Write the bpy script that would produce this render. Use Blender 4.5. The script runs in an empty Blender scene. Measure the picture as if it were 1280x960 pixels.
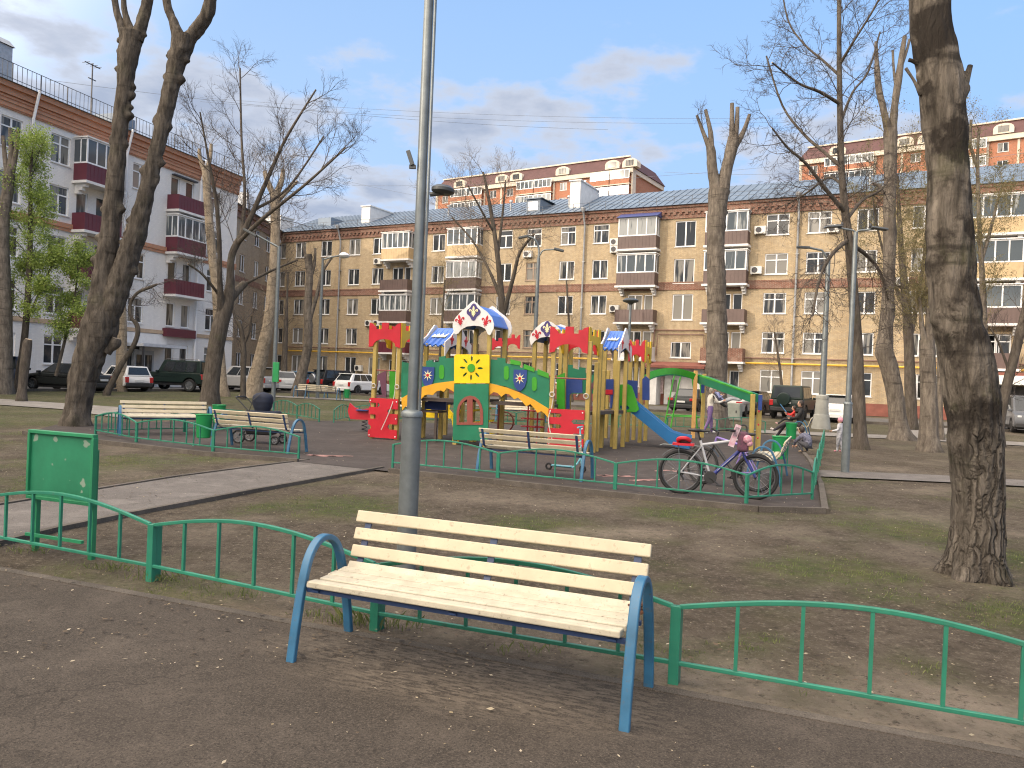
import bpy, math, random
from mathutils import Vector as V, Matrix as M, noise
from mathutils.geometry import tessellate_polygon
R = random.Random(11)
DENOISE = True
scene = bpy.context.scene
col = scene.collection
rad = math.radians
# ---------------------------------------------------------------- camera
F, EYE, ROLL, PITCH = 970.0, 1.65, rad(2.4), rad(-0.42)
cd = bpy.data.cameras.new('camera'); cam = bpy.data.objects.new('camera', cd); col.objects.link(cam)
cd.sensor_width = 36; cd.lens = 36 * F / 1280; cd.clip_start = .05; cd.clip_end = 2000
fw = V((0, math.cos(PITCH), math.sin(PITCH)))
rt = V((math.cos(ROLL), 0, math.sin(ROLL))); rt = (rt - fw * rt.dot(fw)).normalized()
up = rt.cross(fw)
m = M((rt, up, -fw)).transposed().to_4x4(); m.translation = V((0, 0, EYE)); cam.matrix_world = m
scene.camera = cam
# ---------------------------------------------------------------- world and sun
SUN_EL, SUN_AZ = rad(14), rad(-120.5)          # azimuth from +Y, clockwise
w = bpy.data.worlds.new('World'); scene.world = w; w.use_nodes = True
nt = w.node_tree; nt.nodes.clear()
def N(tree, kind, **kw):
    n = tree.nodes.new(kind)
    for k, v in kw.items():
        if k.startswith('i_'):
            n.inputs[k[2:].replace('_', ' ')].default_value = v
        elif k.startswith('n_'):
            n.inputs[int(k[2:])].default_value = v
        else: setattr(n, k, v)
    return n
out = N(nt, 'ShaderNodeOutputWorld'); bg = N(nt, 'ShaderNodeBackground'); bg.inputs['Strength'].default_value = .12
sky = N(nt, 'ShaderNodeTexSky', sky_type='NISHITA', sun_disc=False, sun_elevation=SUN_EL, sun_rotation=SUN_AZ,
        air_density=1.0, dust_density=.6, ozone_density=1.6, altitude=150)
tc = N(nt, 'ShaderNodeTexCoord'); sep = N(nt, 'ShaderNodeSeparateXYZ'); nt.links.new(tc.outputs['Generated'], sep.inputs[0])
def MATH(tree, op, a, b=None, c=None, clamp=False):
    n = N(tree, 'ShaderNodeMath', operation=op, use_clamp=clamp)
    for i, x in enumerate((a, b, c)):
        if x is None: continue
        if isinstance(x, (int, float)): n.inputs[i].default_value = x
        else: tree.links.new(x, n.inputs[i])
    return n.outputs[0]
L = nt.links.new
zz = MATH(nt, 'MAXIMUM', sep.outputs['Z'], 0.0)
den = MATH(nt, 'ADD', zz, .16)
cu = MATH(nt, 'DIVIDE', sep.outputs['X'], den); cv = MATH(nt, 'DIVIDE', sep.outputs['Y'], den)
cmb = N(nt, 'ShaderNodeCombineXYZ'); L(cu, cmb.inputs[0]); L(cv, cmb.inputs[1])
n1 = N(nt, 'ShaderNodeTexNoise', i_Scale=3.3, i_Detail=7.0, i_Roughness=.56); L(cmb.outputs[0], n1.inputs['Vector'])
n2 = N(nt, 'ShaderNodeTexNoise', i_Scale=1.0, i_Detail=2.0); L(cmb.outputs[0], n2.inputs['Vector'])
# more cloud low down, and over the left
lowb = N(nt, 'ShaderNodeMapRange', clamp=True); L(zz, lowb.inputs[0])
for i, x in enumerate((.44, .30, -.10, .145)): lowb.inputs[i + 1].default_value = x
leftb = N(nt, 'ShaderNodeMapRange', clamp=True); L(sep.outputs['X'], leftb.inputs[0])
for i, x in enumerate((-.2, -.5, 0, .10)): leftb.inputs[i + 1].default_value = x
s = MATH(nt, 'ADD', n1.outputs[0], MATH(nt, 'MULTIPLY', MATH(nt, 'SUBTRACT', n2.outputs[0], .5), .55))
s = MATH(nt, 'ADD', s, lowb.outputs[0]); s = MATH(nt, 'ADD', s, leftb.outputs[0])
cr = N(nt, 'ShaderNodeMapRange', clamp=True, interpolation_type='SMOOTHSTEP'); L(s, cr.inputs[0])
for i, x in enumerate((.53, .69, 0, .94)): cr.inputs[i + 1].default_value = x
core = N(nt, 'ShaderNodeMapRange', clamp=True); L(s, core.inputs[0])
for i, x in enumerate((.58, .80, 0, 1)): core.inputs[i + 1].default_value = x
ccol = N(nt, 'ShaderNodeMix', data_type='RGBA'); L(core.outputs[0], ccol.inputs[0])
ccol.inputs[6].default_value = (2.95, 3.1, 3.5, 1); ccol.inputs[7].default_value = (1.75, 2.02, 2.62, 1)
# haze low down, paler to the left, plus a broad glow added round the unseen sun to brighten the ground
veil = N(nt, 'ShaderNodeMapRange', clamp=True); L(MATH(nt, 'ADD', zz, MATH(nt, 'MULTIPLY', sep.outputs['X'], .30)), veil.inputs[0])
for i, x in enumerate((-.12, .62, .97, .25)): veil.inputs[i + 1].default_value = x
hz = N(nt, 'ShaderNodeMix', data_type='RGBA'); L(veil.outputs[0], hz.inputs[0])
hz.inputs[6].default_value = (1.02, 2.22, 4.4, 1); hz.inputs[7].default_value = (2.40, 3.12, 4.25, 1)
lowm = N(nt, 'ShaderNodeMapRange', clamp=True); L(zz, lowm.inputs[0])
for i, x in enumerate((.25, .95, .96, .35)): lowm.inputs[i + 1].default_value = x
vm = N(nt, 'ShaderNodeMix', data_type='RGBA'); L(lowm.outputs[0], vm.inputs[0]); L(hz.outputs[2], vm.inputs[7]); L(sky.outputs[0], vm.inputs[6])
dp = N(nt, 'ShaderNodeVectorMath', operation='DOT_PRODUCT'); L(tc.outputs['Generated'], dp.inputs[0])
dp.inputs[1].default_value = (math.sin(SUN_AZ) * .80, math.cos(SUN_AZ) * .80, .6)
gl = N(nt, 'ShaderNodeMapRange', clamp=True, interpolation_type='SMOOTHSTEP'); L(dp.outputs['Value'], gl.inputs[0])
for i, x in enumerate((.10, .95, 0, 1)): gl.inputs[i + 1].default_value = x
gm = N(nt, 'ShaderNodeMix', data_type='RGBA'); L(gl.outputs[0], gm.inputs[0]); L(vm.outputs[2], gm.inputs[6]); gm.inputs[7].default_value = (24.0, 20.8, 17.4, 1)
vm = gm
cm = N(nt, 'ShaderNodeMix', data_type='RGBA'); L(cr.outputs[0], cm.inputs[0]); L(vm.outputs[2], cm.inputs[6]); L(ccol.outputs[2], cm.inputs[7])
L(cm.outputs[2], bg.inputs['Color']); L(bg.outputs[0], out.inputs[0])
sl = bpy.data.lights.new('sun', 'SUN'); sl.energy = 1.0; sl.angle = rad(.6); sl.color = (1, .84, .66)
so = bpy.data.objects.new('sun', sl); col.objects.link(so)
SUN_DIR = V((math.sin(SUN_AZ) * math.cos(SUN_EL), math.cos(SUN_AZ) * math.cos(SUN_EL), math.sin(SUN_EL)))
so.rotation_euler = SUN_DIR.to_track_quat('Z', 'Y').to_euler(); so.location = SUN_DIR * 100
scene.view_settings.view_transform = 'Standard'; scene.view_settings.look = 'None'; scene.view_settings.gamma = 1
scene.view_settings.exposure = 1.05
scene.render.engine = 'CYCLES'; scene.cycles.max_bounces = 6; scene.cycles.use_denoising = DENOISE; scene.cycles.filter_width = 1.15; scene.cycles.denoising_prefilter = 'NONE'; scene.cycles.denoising_input_passes = 'RGB_ALBEDO_NORMAL'
# ---------------------------------------------------------------- pixel helpers (photo pixels 1280 x 960)
def ray(px, py): return fw + rt * ((px - 640) / F) - up * ((py - 480) / F)
def G(px, py, z=0):
    d = ray(px, py); t = (z - EYE) / d.z; return V((d.x * t, d.y * t, z))
def P(px, py, Y):
    d = ray(px, py); t = Y / d.y; return V((d.x * t, Y, EYE + d.z * t))
# ---------------------------------------------------------------- materials
def srgb(r, g, b):
    f = lambda c: (c / 255 / 12.92) if c / 255 <= .04045 else ((c / 255 + .055) / 1.055) ** 2.4
    return (f(r), f(g), f(b), 1)
MATS = {}
def mat(name, c, rough=.6, metal=0, var=.15, vs=3.0, bump=0, bs=40, spec=.5, c2=None, coat=0, dirt=0):
    if name in MATS: return MATS[name]
    if len(c) == 3: c = (*c, 1)
    m = bpy.data.materials.new(name); m.use_nodes = True; t = m.node_tree; b = t.nodes['Principled BSDF']
    b.inputs['Roughness'].default_value = rough; b.inputs['Metallic'].default_value = metal
    b.inputs['Specular IOR Level'].default_value = spec; b.inputs['Coat Weight'].default_value = coat
    co = N(t, 'ShaderNodeTexCoord')
    n = N(t, 'ShaderNodeTexNoise', i_Scale=vs, i_Detail=6.0, i_Roughness=.6); t.links.new(co.outputs['Object'], n.inputs['Vector'])
    mx = N(t, 'ShaderNodeMix', data_type='RGBA')
    ca = c2 if c2 else tuple(x * (1 - var) for x in c[:3]) + (1,)
    cb = c if c2 else tuple(min(1, x * (1 + var)) for x in c[:3]) + (1,)
    mx.inputs[6].default_value = ca; mx.inputs[7].default_value = cb
    mr = N(t, 'ShaderNodeMapRange'); t.links.new(n.outputs[0], mr.inputs[0]); mr.inputs[1].default_value = .3; mr.inputs[2].default_value = .7
    t.links.new(mr.outputs[0], mx.inputs[0])
    last = mx.outputs[2]
    if dirt:
        n3 = N(t, 'ShaderNodeTexNoise', i_Scale=vs * 4, i_Detail=8.0, i_Roughness=.7); t.links.new(co.outputs['Object'], n3.inputs['Vector'])
        r3 = N(t, 'ShaderNodeMapRange'); t.links.new(n3.outputs[0], r3.inputs[0])
        for i, x in enumerate((.56, .70, 0, dirt)): r3.inputs[i + 1].default_value = x
        m3 = N(t, 'ShaderNodeMix', data_type='RGBA'); t.links.new(r3.outputs[0], m3.inputs[0]); t.links.new(last, m3.inputs[6])
        m3.inputs[7].default_value = (.10, .08, .06, 1); last = m3.outputs[2]
    t.links.new(last, b.inputs['Base Color'])
    if bump:
        n4 = N(t, 'ShaderNodeTexNoise', i_Scale=bs, i_Detail=5.0); t.links.new(co.outputs['Object'], n4.inputs['Vector'])
        bp = N(t, 'ShaderNodeBump', i_Strength=bump, i_Distance=.02); t.links.new(n4.outputs[0], bp.inputs['Height'])
        t.links.new(bp.outputs[0], b.inputs['Normal'])
    MATS[name] = m; return m
# ---------------------------------------------------------------- mesh builder
class MB:
    def __init__(s): s.v = []; s.f = []; s.mi = []; s.m = M.Identity(4); s.cur = 0
    def add(s, vs, fs):
        n = len(s.v); s.v += [s.m @ V(p) for p in vs]
        for f in fs: s.f.append([i + n for i in f]); s.mi.append(s.cur)
        return s
    def box(s, c, d, rz=0, taper=1.0, mx=None):
        c = V(c); x, y, z = d[0] / 2, d[1] / 2, d[2] / 2
        r = mx if mx is not None else M.Rotation(rz, 3, 'Z')
        vs = [c + r @ V((a * x * (taper if e > 0 else 1), b * y * (taper if e > 0 else 1), e * z)) for e in (-1, 1) for a, b in ((-1, -1), (1, -1), (1, 1), (-1, 1))]
        return s.add(vs, [(3, 2, 1, 0), (4, 5, 6, 7), (0, 1, 5, 4), (1, 2, 6, 5), (2, 3, 7, 6), (3, 0, 4, 7)])
    def bx(s, x0, x1, y0, y1, z0, z1): return s.box(((x0 + x1) / 2, (y0 + y1) / 2, (z0 + z1) / 2), (x1 - x0, y1 - y0, z1 - z0))
    def beam(s, p0, p1, w, h, upv=(0, 0, 1)):
        p0, p1 = V(p0), V(p1); z = (p1 - p0); ln = z.length; z = z / ln; u = V(upv)
        if abs(z.dot(u)) > .98: u = V((1, 0, 0))
        x = u.cross(z).normalized(); y = z.cross(x)
        mx = M((x, y, z)).transposed()
        return s.box((p0 + p1) / 2, (w, h, ln), mx=mx)
    def tube(s, pts, rs, n=8, cap=True, closed=False):
        pts = [V(p) for p in pts]
        if isinstance(rs, (int, float)): rs = [rs] * len(pts)
        k = len(pts); vs = []; prev = None
        for i in range(k):
            if closed: t = pts[(i + 1) % k] - pts[i - 1]
            else: t = pts[min(i + 1, k - 1)] - pts[max(i - 1, 0)]
            t = t.normalized() if t.length > 1e-9 else V((0, 0, 1))
            if prev is None:
                a = V((1, 0, 0)) if abs(t.x) < .8 else V((0, 1, 0)); a = (a - t * a.dot(t)).normalized()
            else:
                a = prev - t * prev.dot(t); a = a.normalized() if a.length > 1e-6 else t.orthogonal().normalized()
            prev = a; b = t.cross(a)
            for j in range(n):
                an = 2 * math.pi * j / n; vs.append(pts[i] + (a * math.cos(an) + b * math.sin(an)) * rs[i])
        fs = []
        for i in range(k if closed else k - 1):
            i2 = (i + 1) % k
            for j in range(n):
                j2 = (j + 1) % n; fs.append((i * n + j, i * n + j2, i2 * n + j2, i2 * n + j))
        if cap and not closed:
            fs.append(tuple(range(n - 1, -1, -1))); fs.append(tuple((k - 1) * n + j for j in range(n)))
        return s.add(vs, fs)
    def cyl(s, p0, p1, r0, r1=None, n=12): return s.tube([p0, p1], [r0, r0 if r1 is None else r1], n)
    def strip(s, pts, w, h, wdir):      # flat bar swept along pts; w along wdir, h across
        pts = [V(p) for p in pts]; wd = V(wdir).normalized(); vs = []; k = len(pts)
        for i in range(k):
            t = (pts[min(i + 1, k - 1)] - pts[max(i - 1, 0)]).normalized(); nn = wd.cross(t).normalized()
            for a, b in ((-1, -1), (1, -1), (1, 1), (-1, 1)): vs.append(pts[i] + wd * (a * w / 2) + nn * (b * h / 2))
        fs = [(i * 4 + j, i * 4 + (j + 1) % 4, i * 4 + 4 + (j + 1) % 4, i * 4 + 4 + j) for i in range(k - 1) for j in range(4)]
        fs += [(3, 2, 1, 0), tuple((k - 1) * 4 + j for j in range(4))]
        return s.add(vs, fs)
    def prism(s, poly, o, ux, uy, t, holes=()):   # polygon (with holes) in the plane o+ux*a+uy*b, thickness t centred
        o, ux, uy = V(o), V(ux).normalized(), V(uy).normalized(); nn = ux.cross(uy)
        loops = [list(poly)] + [list(h) for h in holes]
        flat = [p for l in loops for p in l]; k = len(flat)
        tri = tessellate_polygon([[V((p[0], p[1], 0)) for p in l] for l in loops])
        vs = [o + ux * p[0] + uy * p[1] + nn * (t / 2) for p in flat] + [o + ux * p[0] + uy * p[1] - nn * (t / 2) for p in flat]
        fs = []
        for a, b, c in tri:
            pa, pb, pc = flat[a], flat[b], flat[c]
            ar = (pb[0] - pa[0]) * (pc[1] - pa[1]) - (pc[0] - pa[0]) * (pb[1] - pa[1])
            if ar < 0: b, c = c, b
            fs.append((a, b, c)); fs.append((a + k, c + k, b + k))
        st = 0
        for li, l in enumerate(loops):
            n = len(l); area = sum(l[i][0] * l[(i + 1) % n][1] - l[(i + 1) % n][0] * l[i][1] for i in range(n))
            ccw = (area > 0) == (li == 0)
            for i in range(n):
                a, b = st + i, st + (i + 1) % n
                fs.append((a, a + k, b + k, b) if ccw else (b, b + k, a + k, a))
            st += n
        return s.add(vs, fs)
    def lathe(s, prof, c=(0, 0, 0), n=16, axis=None):
        vs = []; c = V(c); q = V((0, 0, 1)).rotation_difference(V(axis)).to_matrix() if axis else M.Identity(3)
        for r, z in prof:
            for j in range(n):
                a = 2 * math.pi * j / n; vs.append(c + q @ V((r * math.cos(a), r * math.sin(a), z)))
        k = len(prof); fs = [(i * n + j, i * n + (j + 1) % n, i * n + n + (j + 1) % n, i * n + n + j) for i in range(k - 1) for j in range(n)]
        fs += [tuple(range(n - 1, -1, -1)), tuple((k - 1) * n + j for j in range(n))]
        return s.add(vs, fs)
    def ell(s, c, r, nu=12, nv=8, mx=None):
        if isinstance(r, (int, float)): r = (r, r, r)
        c = V(c); q = mx if mx is not None else M.Identity(3); vs = []
        for i in range(1, nv):
            th = math.pi * i / nv
            for j in range(nu):
                a = 2 * math.pi * j / nu; vs.append(c + q @ V((r[0] * math.sin(th) * math.cos(a), r[1] * math.sin(th) * math.sin(a), -r[2] * math.cos(th))))
        b = len(vs); vs += [c + q @ V((0, 0, -r[2])), c + q @ V((0, 0, r[2]))]
        fs = [(i * nu + j, i * nu + (j + 1) % nu, i * nu + nu + (j + 1) % nu, i * nu + nu + j) for i in range(nv - 2) for j in range(nu)]
        fs += [(b, (j + 1) % nu, j) for j in range(nu)] + [(b + 1, (nv - 2) * nu + j, (nv - 2) * nu + (j + 1) % nu) for j in range(nu)]
        return s.add(vs, fs)
    def torus(s, c, rM, rm, axis=(0, 1, 0), n=28, k=8):
        q = V((0, 0, 1)).rotation_difference(V(axis)).to_matrix()
        return s.tube([V(c) + q @ V((rM * math.cos(2 * math.pi * i / n), rM * math.sin(2 * math.pi * i / n), 0)) for i in range(n)], rm, k, closed=True)
    def build(s, name, mats, parent=None, smooth=False, bevel=0, bseg=2, loc=None):
        me = bpy.data.meshes.new(name); me.from_pydata([tuple(p) for p in s.v], [], s.f)
        if not isinstance(mats, (list, tuple)): mats = [mats]
        for x in mats: me.materials.append(x)
        if len(mats) > 1: me.polygons.foreach_set('material_index', s.mi)
        if smooth:
            me.shade_smooth()
            if smooth is not True: me.set_sharp_from_angle(angle=rad(smooth))
        me.update(); o = bpy.data.objects.new(name, me); col.objects.link(o)
        if parent: o.parent = parent
        if loc is not None: o.location = loc
        if bevel:
            b = o.modifiers.new('bevel', 'BEVEL'); b.width = bevel; b.segments = bseg; b.limit_method = 'ANGLE'; b.angle_limit = rad(40)
        return o
def tag(o, label=None, cat=None, group=None, kind=None):
    if label: o['label'] = label
    if cat: o['category'] = cat
    if group: o['group'] = group
    if kind: o['kind'] = kind
    return o
def thing(name, label, cat, loc=(0, 0, 0), rz=0, group=None):
    o = bpy.data.objects.new(name, None); col.objects.link(o); o.location = loc; o.rotation_euler = (0, 0, rz); o.empty_display_size = .2
    return tag(o, label, cat, group)
CHILD = {}
def copy_tree(o, loc=None, rz=None, label=None, parent=None):
    c = o.copy(); col.objects.link(c)
    if parent is not None: c.parent = parent
    if loc is not None: c.location = loc
    if rz is not None: c.rotation_euler = (0, 0, rz)
    if label: c['label'] = label
    for ch in list(o.children): copy_tree(ch, parent=c)
    return c
def part_copy(o, parent, loc=None):
    c = o.copy(); col.objects.link(c); c.parent = parent
    if loc is not None: c.location = loc
    return c
def crom(pts, per=6):      # Catmull-Rom through tuples
    pts = [V(p) for p in pts]; o = []
    for i in range(len(pts) - 1):
        a, b, c, d = pts[max(i - 1, 0)], pts[i], pts[i + 1], pts[min(i + 2, len(pts) - 1)]
        for k in range(per):
            t = k / per; o.append(.5 * ((2 * b) + (c - a) * t + (2 * a - 5 * b + 4 * c - d) * t * t + (3 * b - a - 3 * c + d) * t ** 3))
    o.append(pts[-1]); return o
# ================================================================ GROUND
U = V((.934, -.357, 0)); W = V((.357, .934, 0))        # along / away from the foreground fence
def sm(a, b, x):
    t = min(1, max(0, (x - a) / (b - a))); return t * t * (3 - 2 * t)
def nz(x, y, s, o=0): return noise.noise(V((x * s + o, y * s - o, o * 1.7)))
def fbm(x, y, s, o=0): return noise.fractal(V((x * s + o, y * s - o, o)), 1.0, 2.0, 4)
def grass_density(x, y):
    g = sm(-.05, .75, fbm(x, y, .42, 3.3) + .5 * fbm(x, y, 1.6, 9)) * .75
    if x < 1.5: g = max(g, sm(25.5, 27.5, y + fbm(x, y, .5) * 1.2) * (.62 + .35 * fbm(x, y, .3, 5)))
    if x < -11: g = max(g, sm(15.5, 19, y - (x + 11) * .1) * sm(-11, -13, x) * .5 * (1 + fbm(x, y, .5, 2)))
    if x > 4: g = max(g, sm(27.5, 31.5, y + fbm(x, y, .5) * 2) * sm(26, 20, x) * (.7 + .4 * fbm(x, y, .3, 5)))
    if x > 9: g = max(g * .45, sm(10, 13, x) * .25 * (fbm(x, y, .5, 7) + .3))
    for gx, gy, gr in ((3.1, 7.2, .9), (5.2, 6.9, .8), (5.3, 8.2, .7), (-2.0, 9.5, .9), (.4, 8.8, .8), (2.4, 10, .8), (-6.6, 12.4, 1.2), (4.0, 5.9, .6), (5.0, 9.5, 1.0), (-4.3, 11.2, .9)):
        d = math.hypot(x - gx, y - gy) / gr
        if d < 1.3: g = max(g, (1 - sm(.3, 1.3, d + .5 * fbm(x, y, 2, 4))) * .8)
    return max(0, min(1, g))
def frange(a, b, st):
    n = int(round((b - a) / st)); return [a + (b - a) * i / n for i in range(n + 1)]
xs = [-700, -300, -150, -80, -50, -38] + frange(-32, -12, .8)[:-1] + frange(-12, 12, .2)[:-1] + frange(12, 32, .8) + [40, 55, 90, 160, 300, 700]
ys = [-400, -150, -60, -20, -6] + frange(0, 20, .2)[:-1] + frange(20, 60, .8) + [66, 75, 90, 120, 180, 300, 700]
gv = []; gdv = []; sdv = []
def sand_density(x, y):
    d = (V((x, y, 0)) - V((.97, 4.33, 0))).dot(W); q = sm(1.0, .15, d + .55 * fbm(x, y, 1.4, 6)) * sm(-3.8, -1.0, x) * (.45 + .55 * sm(.2, 1.2, x))
    return max(q, .8 * (1 - sm(.2, 1.1, math.hypot((x - 1.15) / 1.0, (y - 8.6) / .55) + .4 * fbm(x, y, 1.5, 2))), .35 * sm(.1, .5, fbm(x, y, .6, 12)))
for y in ys:
    for x in xs:
        near = abs(x) < 31 and 1 < y < 60
        g = grass_density(x, y) if near else .3
        gv.append((x, y, -.012 + (.012 * fbm(x, y, 1.1, 8) - .008 if near else 0))); sd0 = sand_density(x, y) if near else 0; gdv.append(g * (1 - .85 * sd0)); sdv.append(sd0)
nx = len(xs); me = bpy.data.meshes.new('ground')
me.from_pydata(gv, [], [(j * nx + i, j * nx + i + 1, j * nx + nx + i + 1, j * nx + nx + i) for j in range(len(ys) - 1) for i in range(nx - 1)])
at = me.attributes.new('grass', 'FLOAT', 'POINT'); at.data.foreach_set('value', gdv); at2 = me.attributes.new('sand', 'FLOAT', 'POINT'); at2.data.foreach_set('value', sdv); me.shade_smooth()
def dirt_mat():
    m = bpy.data.materials.new('bare_earth'); m.use_nodes = True; t = m.node_tree; b = t.nodes['Principled BSDF']; b.inputs['Roughness'].default_value = .95; b.inputs['Specular IOR Level'].default_value = .15
    co = N(t, 'ShaderNodeTexCoord'); Lk = t.links.new
    def nse(s, d=6, r=.62):
        n = N(t, 'ShaderNodeTexNoise', i_Scale=s, i_Detail=float(d), i_Roughness=r); Lk(co.outputs['Object'], n.inputs['Vector']); return n.outputs[0]
    def rng(x, a, b_, c, d):
        n = N(t, 'ShaderNodeMapRange'); Lk(x, n.inputs[0])
        for i, q in enumerate((a, b_, c, d)): n.inputs[i + 1].default_value = q
        return n.outputs[0]
    def mix(f, a, b_):
        n = N(t, 'ShaderNodeMix', data_type='RGBA'); Lk(f, n.inputs[0])
        for i, q in ((6, a), (7, b_)):
            if isinstance(q, tuple): n.inputs[i].default_value = q
            else: Lk(q, n.inputs[i])
        return n.outputs[2]
    c = mix(rng(nse(.45), .35, .65, 0, 1), (.084, .068, .050, 1), (.132, .110, .084, 1))
    c = mix(rng(nse(3.2, 8, .7), .44, .66, 0, .85), c, (.052, .041, .031, 1))
    sa = N(t, 'ShaderNodeAttribute', attribute_name='sand')
    c = mix(MATH(t, 'MULTIPLY', sa.outputs['Fac'], rng(nse(4, 8, .7), .3, .62, .35, 1.1), clamp=True), c, (.265, .220, .172, 1))
    c = mix(rng(nse(26, 6, .75), .52, .70, 0, .85), c, (.25, .21, .165, 1))
    c = mix(rng(nse(17, 6, .8), .54, .68, 0, .85), c, (.032, .024, .018, 1))
    a = N(t, 'ShaderNodeAttribute', attribute_name='grass')
    gm = MATH(t, 'MULTIPLY', a.outputs['Fac'], rng(nse(9, 8, .75), .34, .6, .15, 1.25), clamp=True)
    gc = mix(rng(nse(5, 6, .7), .3, .7, 0, 1), (.040, .058, .018, 1), (.098, .120, .040, 1))
    gc = mix(rng(nse(1.3, 4, .6), .45, .7, 0, .6), gc, (.145, .125, .060, 1))
    c = mix(gm, c, gc)
    vo = N(t, 'ShaderNodeTexVoronoi', i_Scale=42.0); Lk(co.outputs['Object'], vo.inputs['Vector'])
    sp = MATH(t, 'MULTIPLY', rng(vo.outputs['Distance'], .10, .16, 1, 0), rng(nse(3, 4), .5, .62, 0, .75))
    c = mix(sp, c, (.30, .27, .22, 1))
    Lk(c, b.inputs['Base Color'])
    h = MATH(t, 'ADD', nse(14, 8, .75), MATH(t, 'MULTIPLY', nse(55, 6, .7), .5))
    bp = N(t, 'ShaderNodeBump', i_Strength=1.0, i_Distance=.05); Lk(h, bp.inputs['Height']); Lk(bp.outputs[0], b.inputs['Normal'])
    return m
me.materials.append(dirt_mat()); go = bpy.data.objects.new('ground', me); col.objects.link(go); tag(go, kind='structure')

def asphalt(name, c1, c2, crumb=.5, patch=None, rough=.9, bump=.5):
    m = bpy.data.materials.new(name); m.use_nodes = True; t = m.node_tree; b = t.nodes['Principled BSDF']; b.inputs['Roughness'].default_value = rough; b.inputs['Specular IOR Level'].default_value = .25
    co = N(t, 'ShaderNodeTexCoord'); Lk = t.links.new
    def nse(s, d=6, r=.62, src=None):
        n = N(t, 'ShaderNodeTexNoise', i_Scale=s, i_Detail=float(d), i_Roughness=r); Lk(src or co.outputs['Object'], n.inputs['Vector']); return n.outputs[0]
    def rng(x, a, b_, c, d):
        n = N(t, 'ShaderNodeMapRange'); Lk(x, n.inputs[0])
        for i, q in enumerate((a, b_, c, d)): n.inputs[i + 1].default_value = q
        return n.outputs[0]
    def mix(f, a, b_):
        n = N(t, 'ShaderNodeMix', data_type='RGBA'); Lk(f, n.inputs[0])
        for i, q in ((6, a), (7, b_)):
            if isinstance(q, tuple): n.inputs[i].default_value = q
            else: Lk(q, n.inputs[i])
        return n.outputs[2]
    c = mix(rng(nse(.8, 6, .65), .35, .65, 0, 1), (*c1, 1), (*c2, 1))
    dark = tuple(x * .45 for x in c1) + (1,); lite = tuple(min(1, x * 1.9) for x in c2) + (1,)
    c = mix(rng(nse(6, 8, .75), .5, .72, 0, .6), c, dark)
    c = mix(rng(nse(1.9, 6, .7), .5, .7, 0, .45), c, lite)
    c = mix(rng(nse(115, 3, .8), .50, .64, 0, crumb), c, lite)
    c = mix(rng(nse(80, 3, .8), .52, .64, 0, crumb), c, dark)
    if bump > .45:      # old cracks
        nv = N(t, 'ShaderNodeTexNoise', i_Scale=2.2, i_Detail=6.0); Lk(co.outputs['Object'], nv.inputs['Vector']); sv_ = N(t, 'ShaderNodeVectorMath', operation='SCALE'); Lk(nv.outputs[1], sv_.inputs[0]); sv_.inputs['Scale'].default_value = .9
        ad = N(t, 'ShaderNodeVectorMath', operation='ADD'); Lk(co.outputs['Object'], ad.inputs[0]); Lk(sv_.outputs[0], ad.inputs[1])
        vo = N(t, 'ShaderNodeTexVoronoi', feature='DISTANCE_TO_EDGE', i_Scale=.55); Lk(ad.outputs[0], vo.inputs['Vector'])
        c = mix(MATH(t, 'MULTIPLY', rng(vo.outputs['Distance'], .0, .006, .8, 0), rng(nse(.7, 3), .45, .6, 0, 1)), c, dark)
    if patch:      # a drift of sand trodden out along one line
        o, along, hl, hw, pc = patch
        mp = N(t, 'ShaderNodeMapping', vector_type='TEXTURE'); Lk(co.outputs['Object'], mp.inputs[0])
        mp.inputs['Location'].default_value = o; mp.inputs['Rotation'].default_value = (0, 0, math.atan2(along.y, along.x)); mp.inputs['Scale'].default_value = (hl, hw, 1)
        gr = N(t, 'ShaderNodeVectorMath', operation='LENGTH'); Lk(mp.outputs[0], gr.inputs[0])
        dd = MATH(t, 'ADD', gr.outputs['Value'], MATH(t, 'MULTIPLY', MATH(t, 'SUBTRACT', nse(2.6, 6, .7), .5), 1.1))
        pm = rng(dd, .55, 1.1, .82, 0)
        wv = N(t, 'ShaderNodeTexNoise', i_Scale=1.0, i_Detail=4.0, i_Roughness=.6)
        mp2 = N(t, 'ShaderNodeMapping', vector_type='TEXTURE'); Lk(co.outputs['Object'], mp2.inputs[0])
        mp2.inputs['Rotation'].default_value = (0, 0, math.atan2(along.y, along.x)); mp2.inputs['Scale'].default_value = (.11, .028, 1)
        Lk(mp2.outputs[0], wv.inputs['Vector'])
        rip = rng(wv.outputs[0], .47, .54, 1, .05)
        c = mix(MATH(t, 'MULTIPLY', pm, rip, clamp=True), c, mix(rng(nse(20, 5, .7), .35, .65, 0, 1), (*pc, 1), tuple(x * .62 for x in pc) + (1,)))
    Lk(c, b.inputs['Base Color'])
    h = MATH(t, 'ADD', nse(110, 4, .7), MATH(t, 'MULTIPLY', nse(9, 5), .8))
    bp = N(t, 'ShaderNodeBump', i_Strength=bump, i_Distance=.008); Lk(h, bp.inputs['Height']); Lk(bp.outputs[0], b.inputs['Normal'])
    return m
def sheet(name, pts, z, material):
    b = MB(); ps = [(p[0], p[1], 0) for p in pts]
    tri = tessellate_polygon([[V(p) for p in ps]])
    fs = []
    for a, q, c in tri:
        ar = (ps[q][0] - ps[a][0]) * (ps[c][1] - ps[a][1]) - (ps[c][0] - ps[a][0]) * (ps[q][1] - ps[a][1])
        fs.append((a, q, c) if ar > 0 else (a, c, q))
    b.add([(p[0], p[1], z) for p in ps], fs); return tag(b.build(name, material), kind='structure')
E0 = V((-1.0, 4.90, 0)) + W * .0
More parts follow.
